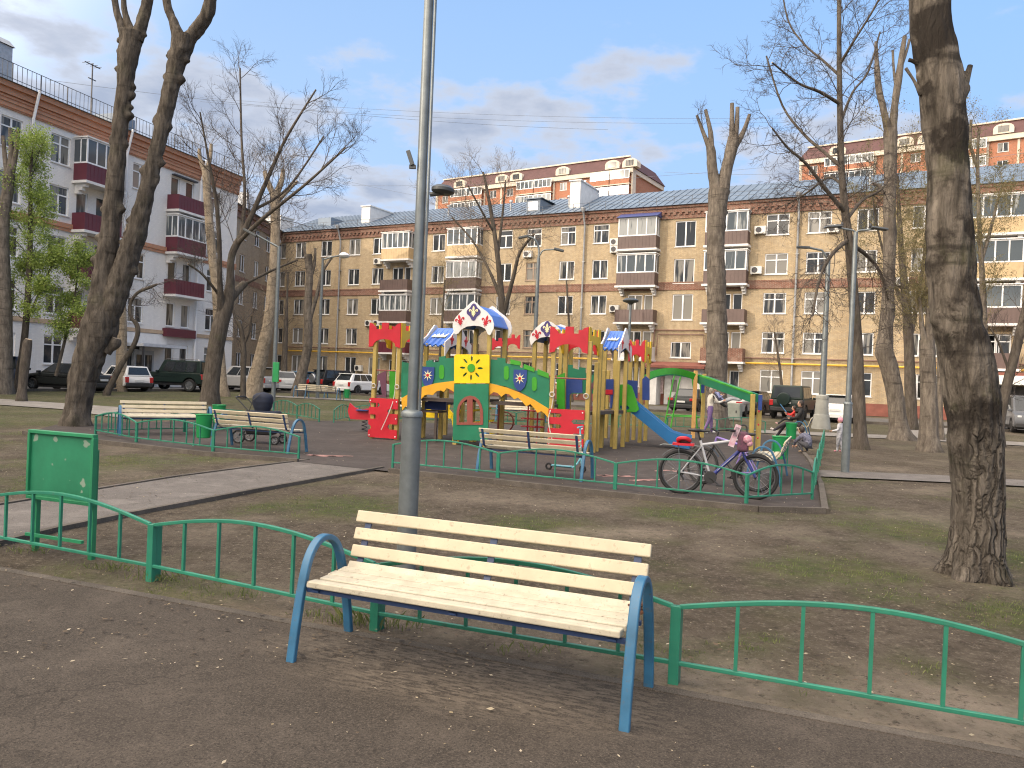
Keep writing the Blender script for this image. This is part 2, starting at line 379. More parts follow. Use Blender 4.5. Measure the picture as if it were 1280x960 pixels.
edge = lambda s: E0 + U * s
bench_c = V((-.19, 4.28, 0))
sheet('foreground_pavement', [edge(-26), edge(26), edge(26) - W * 30, edge(-26) - W * 30], .004,
      asphalt('worn_asphalt', (.038, .031, .0245), (.060, .0495, .0400), .8, (bench_c - W * .05, U, 1.30, .46, (.150, .124, .096))))
kerb_m = asphalt('kerb_concrete', (.070, .061, .051), (.110, .096, .082), .35, bump=.35)
def kerb(pts, w=.08, z0=-.05, z1=.03, name='kerb', km=None):
    b = MB()
    for a, c in zip(pts, pts[1:]):
        a, c = V((a[0], a[1], 0)), V((c[0], c[1], 0)); b.beam(a + V((0, 0, (z0 + z1) / 2)), c + V((0, 0, (z0 + z1) / 2)), w, z1 - z0)
    return tag(b.build(name, km or kerb_m), kind='structure')
kerb([edge(-26), edge(26)], .08, -.05, .009, 'kerb', asphalt('sunken_kerb', (.050, .043, .036), (.092, .079, .066), .6))
# path to the playground
up_px = [(0, 631), (113, 613), (220, 596), (320, 583), (385, 575)]; lo_px = [(0, 679), (70, 662), (162, 643), (320, 613), (478, 585)]
pu = [G(*p) for p in up_px]; pl = [G(*p) for p in lo_px]
pu = [pu[0] + (pu[0] - pu[1]) * 1.6] + pu + [V((-2.4, 16, 0)) + V((-.8, .2, 0))]; pl = [pl[0] + (pl[0] - pl[1]) * 1.6] + pl + [V((-1.6, 15, 0))]
path_m = asphalt('path_asphalt', (.098, .088, .081), (.135, .123, .113), .5)
sheet('path', pu + pl[::-1], .004, path_m)
kerb(pu[:-1], .07, -.05, .022); kerb(pl[:-1], .07, -.05, .03)
# playground surfacing
PAD = [(-10.6, 16.9), (-7.9, 15.5), (-5.75, 14.4), (-3.75, 13.8), (-2.0, 13.0), (-.25, 12.2), (1.6, 11.3), (3.4, 10.5), (4.35, 10.6), (5.45, 13.5), (7.0, 18.0), (9.6, 26.5), (9.0, 28.6), (3, 28.4), (-5.6, 25.6), (-8.6, 24), (-11.4, 19.5)]
pad_m = asphalt('rubber_surfacing', (.044, .037, .034), (.060, .051, .047), .35, bump=.3)
sheet('playground_pad', PAD, .008, pad_m)
kerb(PAD[:4], .06, -.05, .06, 'pad_kerb'); kerb(PAD[4:9], .06, -.05, .06, 'pad_kerb'); kerb(PAD[8:12], .09, -.05, .05, 'pad_kerb')
# far footpaths
fpath = asphalt('light_path', (.175, .16, .145), (.225, .21, .19), .3)
sheet('footpath_left', [(-40, 28.6), (-22, 28.2), (-15, 25.8), (-11.2, 22.6), (-8.2, 24.6), (-11, 26.4), (-14.4, 28.3), (-22, 31.2), (-40, 31.8)], .006, fpath)
sheet('footpath_right', [(5.9, 15.0), (9.0, 14.9), (13.5, 14.2), (30, 11.8), (30, 13.0), (13.7, 15.4), (9.0, 16.2), (6.3, 16.2)], .006, path_m)
sheet('footpath_far', [(9.4, 28.9), (14.5, 28.7), (22, 27), (40, 22), (40, 24), (22.4, 29.3), (17, 31.0), (22, 38), (24, 41.6), (21.6, 42.4), (15.3, 31.2), (9.6, 31.2)], .006, fpath)
sheet('footpath_middle', [(-15, 45), (-9.5, 44), (-3, 44.2), (3.5, 43), (3.5, 44.7), (-3, 46.2), (-9.5, 46.3), (-15.5, 47.5)], .006, fpath)
# courtyard road
ROADP = [(-34, 18), (-28, 30), (-24.6, 37.5), (-21.4, 46), (-18.0, 53), (-13, 55.6), (0, 51.5), (8, 47.6), (16, 43.9), (30, 37.5), (70, 19), (72, 26), (40, 43.2), (22, 53.5), (0, 65.5), (-16, 73.5), (-20.2, 72), (-21.5, 66), (-25.8, 52), (-32, 32), (-40, 20)]
sheet('road', ROADP, .004, asphalt('road_asphalt', (.085, .082, .078), (.115, .11, .105), .3))
kerb(ROADP[:11], .14, -.05, .12, 'road_kerb')
# chalk drawings on the surfacing
cb = MB()
for cx, cy, l, a in ((1.92, 13.6, .8, .1), (2.35, 13.2, .5, .5), (-3.6, 14.9, .9, -.2), (3.1, 14.8, .5, .3)):
    for k in range(4):
        cc = V((cx + R.uniform(-.2, .2), cy + R.uniform(-.12, .12), .013)); a2 = a + R.uniform(-.4, .4)
        d = V((math.cos(a2), math.sin(a2), 0)) * l * R.uniform(.25, .5); q = V((-d.y, d.x, 0)).normalized() * .03
        cb.add([cc - d - q, cc + d - q, cc + d + q, cc - d + q], [(0, 1, 2, 3)])
tag(cb.build('chalk_marks', mat('pink_chalk', (.34, .19, .17), .9, var=.3, vs=8)), kind='structure')
# ================================================================ BUILDINGS
def brick_mat(name, cA, cB, cC, bw=.26, bh=.085, mortar=(.30, .27, .22), stain=.5, rough=.9, msize=.012):
    m = bpy.data.materials.new(name); m.use_nodes = True; t = m.node_tree; b = t.nodes['Principled BSDF']; b.inputs['Roughness'].default_value = rough; b.inputs['Specular IOR Level'].default_value = .2
    Lk = t.links.new; co = N(t, 'ShaderNodeTexCoord'); sp = N(t, 'ShaderNodeSeparateXYZ'); Lk(co.outputs['Object'], sp.inputs[0])
    cm_ = N(t, 'ShaderNodeCombineXYZ'); Lk(MATH(t, 'ADD', sp.outputs['X'], sp.outputs['Y']), cm_.inputs[0]); Lk(sp.outputs['Z'], cm_.inputs[1])
    br = N(t, 'ShaderNodeTexBrick'); Lk(cm_.outputs[0], br.inputs['Vector'])
    br.inputs['Scale'].default_value = 1; br.inputs['Brick Width'].default_value = bw; br.inputs['Row Height'].default_value = bh; br.inputs['Mortar Size'].default_value = msize; br.inputs['Bias'].default_value = 0
    br.inputs['Color1'].default_value = (*cA, 1); br.inputs['Color2'].default_value = (*cB, 1); br.inputs['Mortar'].default_value = (*mortar, 1)
    n = N(t, 'ShaderNodeTexNoise', i_Scale=3.4, i_Detail=8.0, i_Roughness=.75); Lk(co.outputs['Object'], n.inputs['Vector'])
    r = N(t, 'ShaderNodeMapRange'); Lk(n.outputs[0], r.inputs[0])
    for i, q in enumerate((.46, .68, 0, .75)): r.inputs[i + 1].default_value = q
    mx = N(t, 'ShaderNodeMix', data_type='RGBA'); Lk(r.outputs[0], mx.inputs[0]); Lk(br.outputs[0], mx.inputs[6]); mx.inputs[7].default_value = (*cC, 1)
    # run-off streaks
    mp = N(t, 'ShaderNodeMapping'); mp.inputs['Scale'].default_value = (.8, .8, .1); Lk(co.outputs['Object'], mp.inputs[0])
    n2 = N(t, 'ShaderNodeTexNoise', i_Scale=1.0, i_Detail=6.0, i_Roughness=.6); Lk(mp.outputs[0], n2.inputs['Vector'])
    r2 = N(t, 'ShaderNodeMapRange'); Lk(n2.outputs[0], r2.inputs[0])
    for i, q in enumerate((.5, .75, 0, stain)): r2.inputs[i + 1].default_value = q
    m2 = N(t, 'ShaderNodeMix', data_type='RGBA', blend_type='MULTIPLY'); Lk(r2.outputs[0], m2.inputs[0]); Lk(mx.outputs[2], m2.inputs[6]); m2.inputs[7].default_value = (.55, .50, .45, 1)
    Lk(m2.outputs[2], b.inputs['Base Color'])
    bp = N(t, 'ShaderNodeBump', i_Strength=.4, i_Distance=.02); Lk(MATH(t, 'ADD', MATH(t, 'MULTIPLY', br.outputs['Fac'], -1), n.outputs[0]), bp.inputs['Height']); Lk(bp.outputs[0], b.inputs['Normal'])
    return m
yb = brick_mat('yellow_brick', (.50, .385, .235), (.40, .308, .188), (.28, .21, .128))
rb = brick_mat('red_brick', (.235, .100, .068), (.185, .078, .054), (.13, .058, .042), stain=.4)
wb = brick_mat('painted_white_brick', (.78, .755, .715), (.72, .70, .67), (.69, .67, .635), mortar=(.69, .67, .64), stain=.3)
ob = brick_mat('orange_brick', (.60, .265, .145), (.53, .23, .125), (.44, .185, .10), stain=.3)
hb = brick_mat('tower_orange_brick', (.47, .175, .09), (.42, .15, .08), (.36, .125, .065), stain=.15)
cream = mat('cream_render', (.62, .55, .45), .8, var=.1, vs=.6)
tan = mat('tan_band', (.45, .33, .22), .8, var=.15)
white_pl = mat('white_plastic', (.74, .75, .76), .35, var=.05)
old_wood = mat('old_window_paint', (.30, .22, .16), .6, var=.25, vs=6)
plaster = mat('white_plaster', (.66, .65, .63), .8, var=.12, vs=2, dirt=.35)
bal_brown = mat('brown_sheeting', (.105, .070, .062), .55, var=.12, vs=1.5)
bal_red = mat('maroon_sheeting', (.105, .021, .034), .5, var=.12, vs=1.5)
bal_tan = mat('beige_siding', (.46, .34, .19), .6, var=.12)
blue_sheet = mat('blue_sheet_roof', (.055, .075, .21), .4, var=.15)
roof_m = mat('zinc_roof', (.135, .175, .225), .5, metal=.1, var=.2, vs=.5, bump=.1, bs=3)
tower_roof = mat('dark_red_roof_tile', (.085, .038, .038), .75, var=.18, vs=1)
iron = mat('dark_iron', (.05, .05, .055), .5, metal=.4)
galv = mat('galvanised_pipe', (.36, .37, .38), .45, metal=.5, var=.2, vs=5)
rail_m = mat('dull_railing_paint', (.10, .105, .115), .7)
gas_y = mat('yellow_pipe_paint', (.60, .36, .035), .45, var=.15)
brownpipe = mat('brown_pipe_paint', (.17, .10, .075), .6)
ac_m = mat('aircon_casing', (.62, .61, .57), .5, var=.1)
plinth_m = mat('red_plinth_paint', (.21, .075, .055), .85, var=.25, vs=2, dirt=.4)
def glass_mat(name, c, curtain):
    m = bpy.data.materials.new(name); m.use_nodes = True; t = m.node_tree; b = t.nodes['Principled BSDF']; b.inputs['Roughness'].default_value = .06; b.inputs['Specular IOR Level'].default_value = .6
    Lk = t.links.new; oi = N(t, 'ShaderNodeObjectInfo'); co = N(t, 'ShaderNodeTexCoord')
    mp = N(t, 'ShaderNodeMapping'); mp.inputs['Scale'].default_value = (6, 6, .7); Lk(co.outputs['Object'], mp.inputs[0]); Lk(oi.outputs['Random'], mp.inputs['Location'])
    n = N(t, 'ShaderNodeTexNoise', i_Scale=.7, i_Detail=3.0); ad = N(t, 'ShaderNodeVectorMath', operation='ADD'); Lk(mp.outputs[0], ad.inputs[0])
    sc = N(t, 'ShaderNodeVectorMath', operation='SCALE'); sc.inputs[0].default_value = (37, 19, 53); Lk(oi.outputs['Random'], sc.inputs['Scale']); Lk(sc.outputs[0], ad.inputs[1]); Lk(ad.outputs[0], n.inputs['Vector'])
    th = MATH(t, 'ADD', n.outputs[0], MATH(t, 'MULTIPLY', MATH(t, 'SUBTRACT', oi.outputs['Random'], .5), .5))
    r = N(t, 'ShaderNodeMapRange'); Lk(th, r.inputs[0])
    for i, q in enumerate((.46, .58, 0, .85)): r.inputs[i + 1].default_value = q
    mx = N(t, 'ShaderNodeMix', data_type='RGBA'); Lk(r.outputs[0], mx.inputs[0]); mx.inputs[6].default_value = (*c, 1); mx.inputs[7].default_value = (*curtain, 1)
    Lk(mx.outputs[2], b.inputs['Base Color']); return m
glass = glass_mat('window_glass', (.028, .032, .036), (.24, .23, .205))
glass_l = glass_mat('glazing_glass', (.07, .085, .095), (.34, .35, .34))
class Facade:
    def __init__(s, o, d):
        s.o = V((o[0], o[1], 0)); s.d = V((d[0], d[1], 0)).normalized(); s.n = V((s.d.y, -s.d.x, 0)); s.rz = math.atan2(s.d.y, s.d.x)
    def hit(s, px, py):            # pixel -> (along, height)
        r = ray(px, py); e = V((0, 0, EYE)); t = (s.o - e).dot(s.n) / r.dot(s.n); p = e + r * t
        return (p - s.o).dot(s.d), p.z
WINC = {}
def win_meshes(w, h, style):
    k = (round(w, 2), round(h, 2), style)
    if k in WINC: return WINC[k]
    fr = MB(); t = .075
    mt = {'old': old_wood}.get(style, white_pl)
    fr.bx(-w / 2, w / 2, .07, .15, 0, t); fr.bx(-w / 2, w / 2, .07, .15, h - t, h); fr.bx(-w / 2, -w / 2 + t, .07, .15, t, h - t); fr.bx(w / 2 - t, w / 2, .07, .15, t, h - t)
    if style in ('two', 'old', 'cross'): fr.bx(-t * .7, t * .7, .065, .148, t, h - t)
    if style in ('cross', 'tee', 'old'): fr.bx(-w / 2 + t, w / 2 - t, .068, .146, h * .66, h * .66 + t)
    if style == 'tee': fr.bx(-t * .6, t * .6, .065, .143, t, h * .66 - .002)
    if style == 'three':
        for q in (-w / 6, w / 6): fr.bx(q - t * .6, q + t * .6, .065, .148, t, h - t)
    pn = MB(); pn.bx(-w / 2 + .02, w / 2 - .02, .11, .14, .02, h - .02)
    sl = MB(); sl.bx(-w / 2 - .05, w / 2 + .05, -.07, .10, -.06, -.002)
    f = fr.build('window', mt); p = pn.build('pane', glass, f); q = sl.build('sill', plaster if style != 'old' else old_wood, f)
    WINC[k] = f; return f
USED = set()
def window(root, x, z, w, h, style='two', name='window', parts=True, y=0):
    f = win_meshes(w, h, style); k = f.name
    if k not in USED:
        USED.add(k); f.parent = root; f.location = (x, y, z)
        if not parts:
            for ch in list(f.children): pass
        return f
    c = f.copy(); col.objects.link(c); c.parent = root; c.location = (x, y, z)
    for ch in f.children:
        if ch.name.startswith(('pane', 'sill')):
            q = ch.copy(); col.objects.link(q); q.parent = c
    return c
def wall_grid(mb, W, H0, H1, ops, rev=.16, depth=13, x0=0, back=True):
    eps = 1e-4
    xs_ = sorted({round(v, 4) for v in [x0, x0 + W] + [q for o in ops for q in (o[0], o[1])]}); zs_ = sorted({round(v, 4) for v in [H0, H1] + [q for o in ops for q in (o[2], o[3])]})
    idx = {}; vs = []; fs = []
    def vid(x, z):
        if (x, z) not in idx: idx[(x, z)] = len(vs); vs.append((x, 0, z))
        return idx[(x, z)]
    for i in range(len(xs_) - 1):
        for j in range(len(zs_) - 1):
            cx, cz = (xs_[i] + xs_[i + 1]) / 2, (zs_[j] + zs_[j + 1]) / 2
            if any(o[0] - eps < cx < o[1] + eps and o[2] - eps < cz < o[3] + eps for o in ops): continue
            fs.append((vid(xs_[i], zs_[j]), vid(xs_[i + 1], zs_[j]), vid(xs_[i + 1], zs_[j + 1]), vid(xs_[i], zs_[j + 1])))
    mb.add(vs, fs)
    for a, b, c, d in ops:
        mb.add([(a, 0, c), (b, 0, c), (b, 0, d), (a, 0, d), (a, rev, c), (b, rev, c), (b, rev, d), (a, rev, d)], [(0, 4, 5, 1), (1, 5, 6, 2), (2, 6, 7, 3), (3, 7, 4, 0), (4, 7, 6, 5)])
    if back:
        a, b = x0, x0 + W
        mb.add([(a, 0, H0), (b, 0, H0), (b, 0, H1), (a, 0, H1), (a, depth, H0), (b, depth, H0), (b, depth, H1), (a, depth, H1)], [(0, 3, 7, 4), (1, 5, 6, 2), (5, 4, 7, 6)])
def balcony(root, x, z, w, d, sheet_m, glazed=None, roofm=None, top=2.6, par=1.05, brackets=True):
    s = MB(); s.bx(x - w / 2 - .1, x + w / 2 + .1, -d - .12, .0, z - .16, z); o = s.build('balcony', plaster, root)
    p = MB(); p.bx(x - w / 2, x + w / 2, -d, -d + .05, z, z + par); p.bx(x - w / 2, x - w / 2 + .05, -d + .05, 0, z, z + par); p.bx(x + w / 2 - .05, x + w / 2, -d + .05, 0, z, z + par)
    n = int(w / .28)
    for i in range(n): p.bx(x - w / 2 + i * w / n, x - w / 2 + i * w / n + .05, -d - .015, -d, z, z + par)
    p.build('parapet', sheet_m, o)
    if brackets:
        for sx in (-1, 1):
            b = MB(); xx = x + sx * (w / 2 - .25)
            for k in range(3): b.bx(xx - .13, xx + .13, -d * (.85 - .27 * k), 0, z - .16 - .2 * (k + 1), z - .162 - .2 * k)
            b.build('bracket', plaster, o)
    if glazed:
        g = MB(); fr = MB(); z0, z1 = z + par + .003, z + top
        g.bx(x - w / 2 + .06, x + w / 2 - .06, -d + .02, -d + .05, z0, z1); g.bx(x - w / 2 + .02, x - w / 2 + .05, -d + .06, 0, z0, z1); g.bx(x + w / 2 - .05, x + w / 2 - .02, -d + .06, 0, z0, z1)
        k = glazed
        for i in range(k + 1):
            xx = x - w / 2 + .04 + (w - .08) * i / k; fr.bx(xx - .045, xx + .045, -d - .01, -d + .06, z0, z1)
        fr.bx(x - w / 2, x + w / 2, -d - .012, -d + .058, z0, z0 + .09); fr.bx(x - w / 2, x + w / 2, -d - .012, -d + .058, z1 - .09, z1)
        for sx in (-1, 1):
            xx = x + sx * (w / 2 - .035); fr.bx(xx - .035, xx + .035, -d + .06, 0, z0, z0 + .09); fr.bx(xx - .035, xx + .035, -d + .06, 0, z1 - .09, z1); fr.bx(xx - .035, xx + .035, -d * .5 - .04, -d * .5 + .04, z0, z1)
        fr.build('glazing_frame', white_pl, o); g.build('glazing', glass_l, o)
        r = MB(); r.bx(x - w / 2 - .08, x + w / 2 + .08, -d - .1, .0, z1 + .002, z1 + .08)
        if roofm: r = MB(); r.add([(x - w / 2 - .12, -d - .25, z1), (x + w / 2 + .12, -d - .25, z1), (x + w / 2 + .12, 0, z1 + .6), (x - w / 2 - .12, 0, z1 + .6), (x - w / 2 - .12, 0, z1), (x + w / 2 + .12, 0, z1)], [(0, 1, 2, 3), (0, 3, 4), (1, 5, 2), (0, 4, 5, 1), (3, 2, 5, 4)])
        r.build('balcony_roof', roofm or plaster, o)
    return o
acm = None
def aircon(root, x, z, y=0):
    global acm
    if acm is None:
        b = MB(); b.bx(-.42, .42, -.38, -.06, 0, .58); b.cur = 1
        b.lathe([(.2, 0), (.22, .01), (.22, .03)], (-.1, -.375, .29), 16, (0, -1, 0)); b.cur = 2
        b.bx(-.35, -.3, -.38, 0, -.06, -.002); b.bx(.3, .35, -.38, 0, -.06, -.002)
        acm = b.build('air_conditioner', [ac_m, iron, galv], root); acm.location = (x, y, z); return acm
    return part_copy(acm, root, (x, y, z))
# ---------------------------------------------------------------- yellow brick block
YF = Facade(P(345, 470, 84.4), (.883, -.469)); YF.o.z = 0
yroot = thing('apartment_building', 'long five storey yellow brick apartment block with dark brown balconies and zinc roof', 'apartment building', YF.o, YF.rz)
EAVE = 16.35; FL = [1.4 + 3.05 * k for k in range(5)]
YL = 88.0
cols = [(350, 340, 'two'), (375, 340, 'two'), (407, 340, 'two'), (442, 345, 'two'), (472, 345, 'two'), (547, 341, 'two'), (630, 350, 'two'), (666, 345, 'old'), (708, 345, 'two'), (749.5, 343, 'two'),
        (970, 335, 'cross'), (1022, 338, 'cross'), (1082, 343, 'two'), (1152, 348, 'two')]
ops = []; wins = []
ws = [YF.hit(px, py)[0] for px, py, _ in cols] + [62.5, 66.5, 70, 76, 80, 84.5]
stl = [c[2] for c in cols] + ['two', 'cross', 'two', 'two', 'cross', 'two']
for x, st in zip(ws, stl):
    for k in range(5):
        st2 = st
        if k == 0 and st != 'old': st2 = 'cross' if x > 34 else 'two'
        if k == 4 and 26 < x < 38: st2 = 'tee'
        wd = 1.45 if st != 'cross' else 1.7
        hh = 1.62 if k else 1.75
        ops.append((x - wd / 2, x + wd / 2, FL[k], FL[k] + hh)); wins.append((x, FL[k], wd, hh, st2))
sx = YF.hit(854, 361)[0]; sx2 = YF.hit(1130, 380)[0]
for k, (z, hh) in enumerate(((3.9, 1.3), (7.0, 2.1), (10.0, 2.0), (13.0, 2.1), (15.35, .95))):
    if k < 5 and z + hh < EAVE - .6:
        ops.append((sx - .85, sx + .85, z, z + hh)); wins.append((sx, z, 1.7, hh, 'two'))
bal = [YF.hit(500, 350)[0], YF.hit(583, 350)[0], YF.hit(799, 350)[0], YF.hit(909, 350)[0], YF.hit(1240, 370)[0]]
for x in bal:
    for k in range(5):
        ops.append((x - .95, x + .35, FL[k], FL[k] + 1.6)); wins.append((x - .3, FL[k], 1.3, 1.6, 'two'))
        ops.append((x + .5, x + 1.25, FL[k] - .75 if k else FL[k], FL[k] + 1.6)); wins.append((x + .875, FL[k] - .75 if k else FL[k], .75, 2.35 if k else 1.6, 'plain'))
b = MB(); wall_grid(b, YL, .9, EAVE - 1.05, ops, depth=12.5)
b.build('wall', yb, yroot)
b = MB(); b.bx(-.02, YL + .02, -.06, 12.5, 0, .9); b.build('plinth', plinth_m, yroot)
b = MB(); b.bx(-.05, YL + .05, -.10, 12.5, EAVE - 1.05, EAVE - .55); b.bx(-.05, YL + .05, -.22, 12.5, EAVE - .549, EAVE - .2); b.bx(-.05, YL + .05, -.36, 12.5, EAVE - .199, EAVE)
n = int(YL / .5)
for i in range(n): b.bx(i * .5, i * .5 + .25, -.215, -.10, EAVE - .75, EAVE - .552)
b.build('cornice', rb, yroot)
b = MB(); b.bx(0, YL, -.05, -.001, 14.75 + .55, 14.75 + .72)
b.bx(0, YL, -.045, -.001, 9.55, 10.0); b.bx(0, YL, -.075, -.001, 10.0, 10.12); b.bx(0, YL, -.075, -.001, 9.45, 9.55)
b.build('brick_band', rb, yroot)
for wv in wins: window(yroot, *wv)
b = MB(); b.add([(-.2, -.55, EAVE + .003), (YL + .2, -.55, EAVE + .003), (YL + .2, 6.2, EAVE + 2.9), (-.2, 6.2, EAVE + 2.9), (YL + .2, 13, EAVE + .003), (-.2, 13, EAVE + .003)], [(0, 1, 2, 3), (3, 2, 4, 5), (0, 3, 5), (1, 4, 2), (0, 5, 4, 1)])
for i in range(int(YL / .62)):
    x = i * .62; b.add([(x, -.55, EAVE + .06), (x + .05, -.55, EAVE + .06), (x + .05, 6.15, EAVE + 2.93), (x, 6.15, EAVE + 2.93), (x, -.55, EAVE), (x + .05, -.55, EAVE), (x + .05, 6.15, EAVE + 2.86), (x, 6.15, EAVE + 2.86)], [(0, 1, 2, 3), (0, 3, 7, 4), (1, 5, 6, 2), (0, 4, 5, 1)])
yroof = b.build('roof', roof_m, yroot)
def roofz(y): return EAVE + 2.9 * (y + .55) / 6.75
rail = MB()
for i in range(int(YL / 1.5)): rail.beam((i * 1.5, -.1, roofz(-.1)), (i * 1.5, -.1, roofz(-.1) + .6), .03, .03)
for z in (.3, .6): rail.beam((0, -.1, roofz(-.1) + z), (YL - 1, -.1, roofz(-.1) + z), .02, .02)
rail.build('roof_railing', rail_m, yroot)
for px, py, wv, hv, dv in ((448, 262, 1.1, 1.7, 4.0), (672, 258, 3.0, 0, 0), (712, 240, 1.0, 2.4, 4.5), (330, 290, 2.4, 1.4, 2)):
    x = YF.hit(px, py)[0]
    if hv:
        b = MB(); y0 = 1.2; b.bx(x - wv / 2, x + wv / 2, y0, y0 + dv, EAVE, roofz(y0) + hv); b.bx(x - wv / 2 - .1, x + wv / 2 + .1, y0 - .1, y0 + dv + .1, roofz(y0) + hv + .003, roofz(y0) + hv + .12)
        b.build('chimney', plaster, yroof)
    else:
        x -= .8; b = MB(); b.bx(x - .7, x + .7, .7, 3.5, EAVE, roofz(.7) + 1.15); b.add([(x - .9, .5, roofz(.7) + 1.15), (x + .9, .5, roofz(.7) + 1.15), (x + .9, 4, roofz(.7) + 1.3), (x - .9, 4, roofz(.7) + 1.3), (x - .9, .5, roofz(.7) + 1.25), (x + .9, .5, roofz(.7) + 1.25)], [(0, 1, 5, 4), (4, 5, 2, 3)])
        dm = b.build('dormer', roof_m, yroof); q = MB(); q.bx(x - .5, x + .5, .66, .7, roofz(.7) + .15, roofz(.7) + .95); q.build('louvre', white_pl, yroof)
x = YF.hit(400, 280)[0]; b = MB(); b.bx(x - 1.2, x + .6, 1.0, 4, EAVE, roofz(1) + .9); b.build('dormer', roof_m, yroof)
for i, x in enumerate((20, 27, 33, 47, 58)):
    b = MB(); b.cyl((x, 2.2, roofz(2)), (x, 2.2, roofz(2) + .9), .09); b.lathe([(.2, 0), (.14, .16), (.02, .2)], (x, 2.2, roofz(2) + .9), 10); b.build('vent_pipe', galv, yroof)
# balconies, per column and floor (k = 1..4)
g4 = dict(top=2.65)
def yb_(i, k, mt, gl=None, roofm=None, br=True, w=3.3): return balcony(yroot, bal[i], FL[k] - .78, w, 1.05, mt, gl, roofm, brackets=br)
yb_(0, 4, bal_tan, 5); yb_(0, 3, bal_brown); yb_(0, 2, bal_brown, 5); yb_(0, 1, bal_red, None)
yb_(1, 4, bal_tan, 5, None, False); yb_(1, 3, bal_brown, 4); yb_(1, 2, bal_brown, 4); yb_(1, 1, bal_brown)
yb_(2, 4, bal_brown, 4, blue_sheet, False); yb_(2, 3, bal_brown, 4, None, True); yb_(2, 2, bal_brown); yb_(2, 1, plaster)
yb_(3, 4, bal_brown, 4, None, False); yb_(3, 3, bal_brown, 4, None, True); yb_(3, 2, bal_brown); yb_(3, 1, rb)
yb_(4, 4, bal_tan, 4); yb_(4, 3, bal_tan, 4); yb_(4, 2, bal_brown, 3); yb_(4, 1, bal_brown, None)
for px, py in ((474, 327), (463, 404), (473, 404), (770, 303), (770, 312), (769, 386), (951, 288), (946, 338), (661, 318), (450, 460), (1042, 286), (1128, 352)):
    x, z = YF.hit(px, py); aircon(yroot, x, z - .3)
for px, py in ((425, 360), (729, 360), (995, 360)):
    x = YF.hit(px, py)[0]; b = MB(); b.tube([(x, -.75, EAVE + .1), (x, -.5, EAVE - .5), (x, -.2, EAVE - 1.3), (x, -.2, .5), (x, -.5, .3)], .085, 10)
    b.lathe([(.1, -.2), (.24, .1), (.24, .2)], (x, -.72, EAVE + .05), 10)
    for z in (4, 8, 12): b.bx(x - .12, x + .12, -.28, 0, z, z + .06)
    b.build('downpipe', galv, yroot, smooth=40)
ex = sx
b = MB()
def pipe(xa, xb, z, y, r, m_, nm):
    p = MB(); p.cyl((xa, y, z), (xb, y, z), r, n=8)
    for i in range(int(abs(xb - xa) / 3)): xx = min(xa, xb) + i * 3 + .4; p.bx(xx - .03, xx + .03, y, 0, z - .1, z - .04)
    p.build(nm, m_, yroot, smooth=40)
pipe(1, ex - 2.6, 3.62, -.28, .075, gas_y, 'gas_pipe'); pipe(ex + 2.6, YL - 2, 3.62, -.28, .075, gas_y, 'gas_pipe')
pipe(1, ex - 2.3, 4.02, -.2, .06, brownpipe, 'heating_pipe'); pipe(ex + 2.3, YL - 2, 4.02, -.2, .06, brownpipe, 'heating_pipe')
b = MB(); b.tube([(ex - 2.3, -.2, 4.02), (ex - 2.2, -.2, 6.1), (ex - 2.2, -.2, 6.15), (ex + 2.2, -.2, 6.15), (ex + 2.2, -.2, 6.1), (ex + 2.3, -.2, 4.02)], .06, 8); b.tube([(ex - 2.0, -.2, 4.02), (ex - 1.9, -.2, 5.8), (ex + 1.9, -.2, 5.8), (ex + 2.0, -.2, 4.02)], .05, 8); b.build('heating_pipe', brownpipe, yroot, smooth=40)
# entrance porch
b = MB(); b.bx(ex - 2.1, ex - 1.5, -1.3, 0, 0, 3.0); b.bx(ex + 1.5, ex + 2.1, -1.3, 0, 0, 3.0); b.bx(ex - 1.5, ex + 1.5, -.5, -.07, 2.45, 3.0); po = b.build('porch', plaster, yroot)
b = MB(); b.bx(ex - 2.5, ex + 2.5, -2.0, -.06, 3.003, 3.2); b.add([(ex - 2.5, -2.0, 3.2), (ex + 2.5, -2.0, 3.2), (ex + 2.5, -.06, 3.55), (ex - 2.5, -.06, 3.55)], [(0, 1, 2, 3)]); b.build('porch_roof', plinth_m, po)
b = MB(); b.bx(ex - 1.1, ex + .3, -.42, -.36, .05, 2.44); d = b.build('door', mat('grey_door_paint', (.5, .5, .48), .5), po)
b = MB(); b.bx(ex - .55, ex - .05, -.45, -.425, 1.1, 2.1); b.build('door_pane', glass, d)
b = MB(); b.bx(ex + .3, ex + 1.5, -.40, -.36, .05, 2.44); b.build('door_panel', plaster, po)
b = MB(); b.bx(YF.hit(820, 470)[0] - .6, YF.hit(820, 470)[0] + .7, -.14, -.08, .9, 2.4); b.build('notice_board', mat('pink_notices', (.5, .38, .38), .7, var=.5, vs=9), yroot)
ex2 = YF.hit(1266, 470)[0]
b = MB(); b.bx(ex2 - 2.6, ex2 + 2.6, -2.2, -.06, 3.2, 3.4); b.cur = 1; b.bx(ex2 - 2.6, ex2 + 2.6, -2.25, -.06, 2.6, 3.197); b.build('porch_roof', [plinth_m, plaster], yroot)
b = MB(); b.bx(ex2 - 1.6, ex2 + 1.6, -.12, -.08, .05, 2.5); b.build('door', mat('dark_door', (.05, .045, .045), .5), yroot)
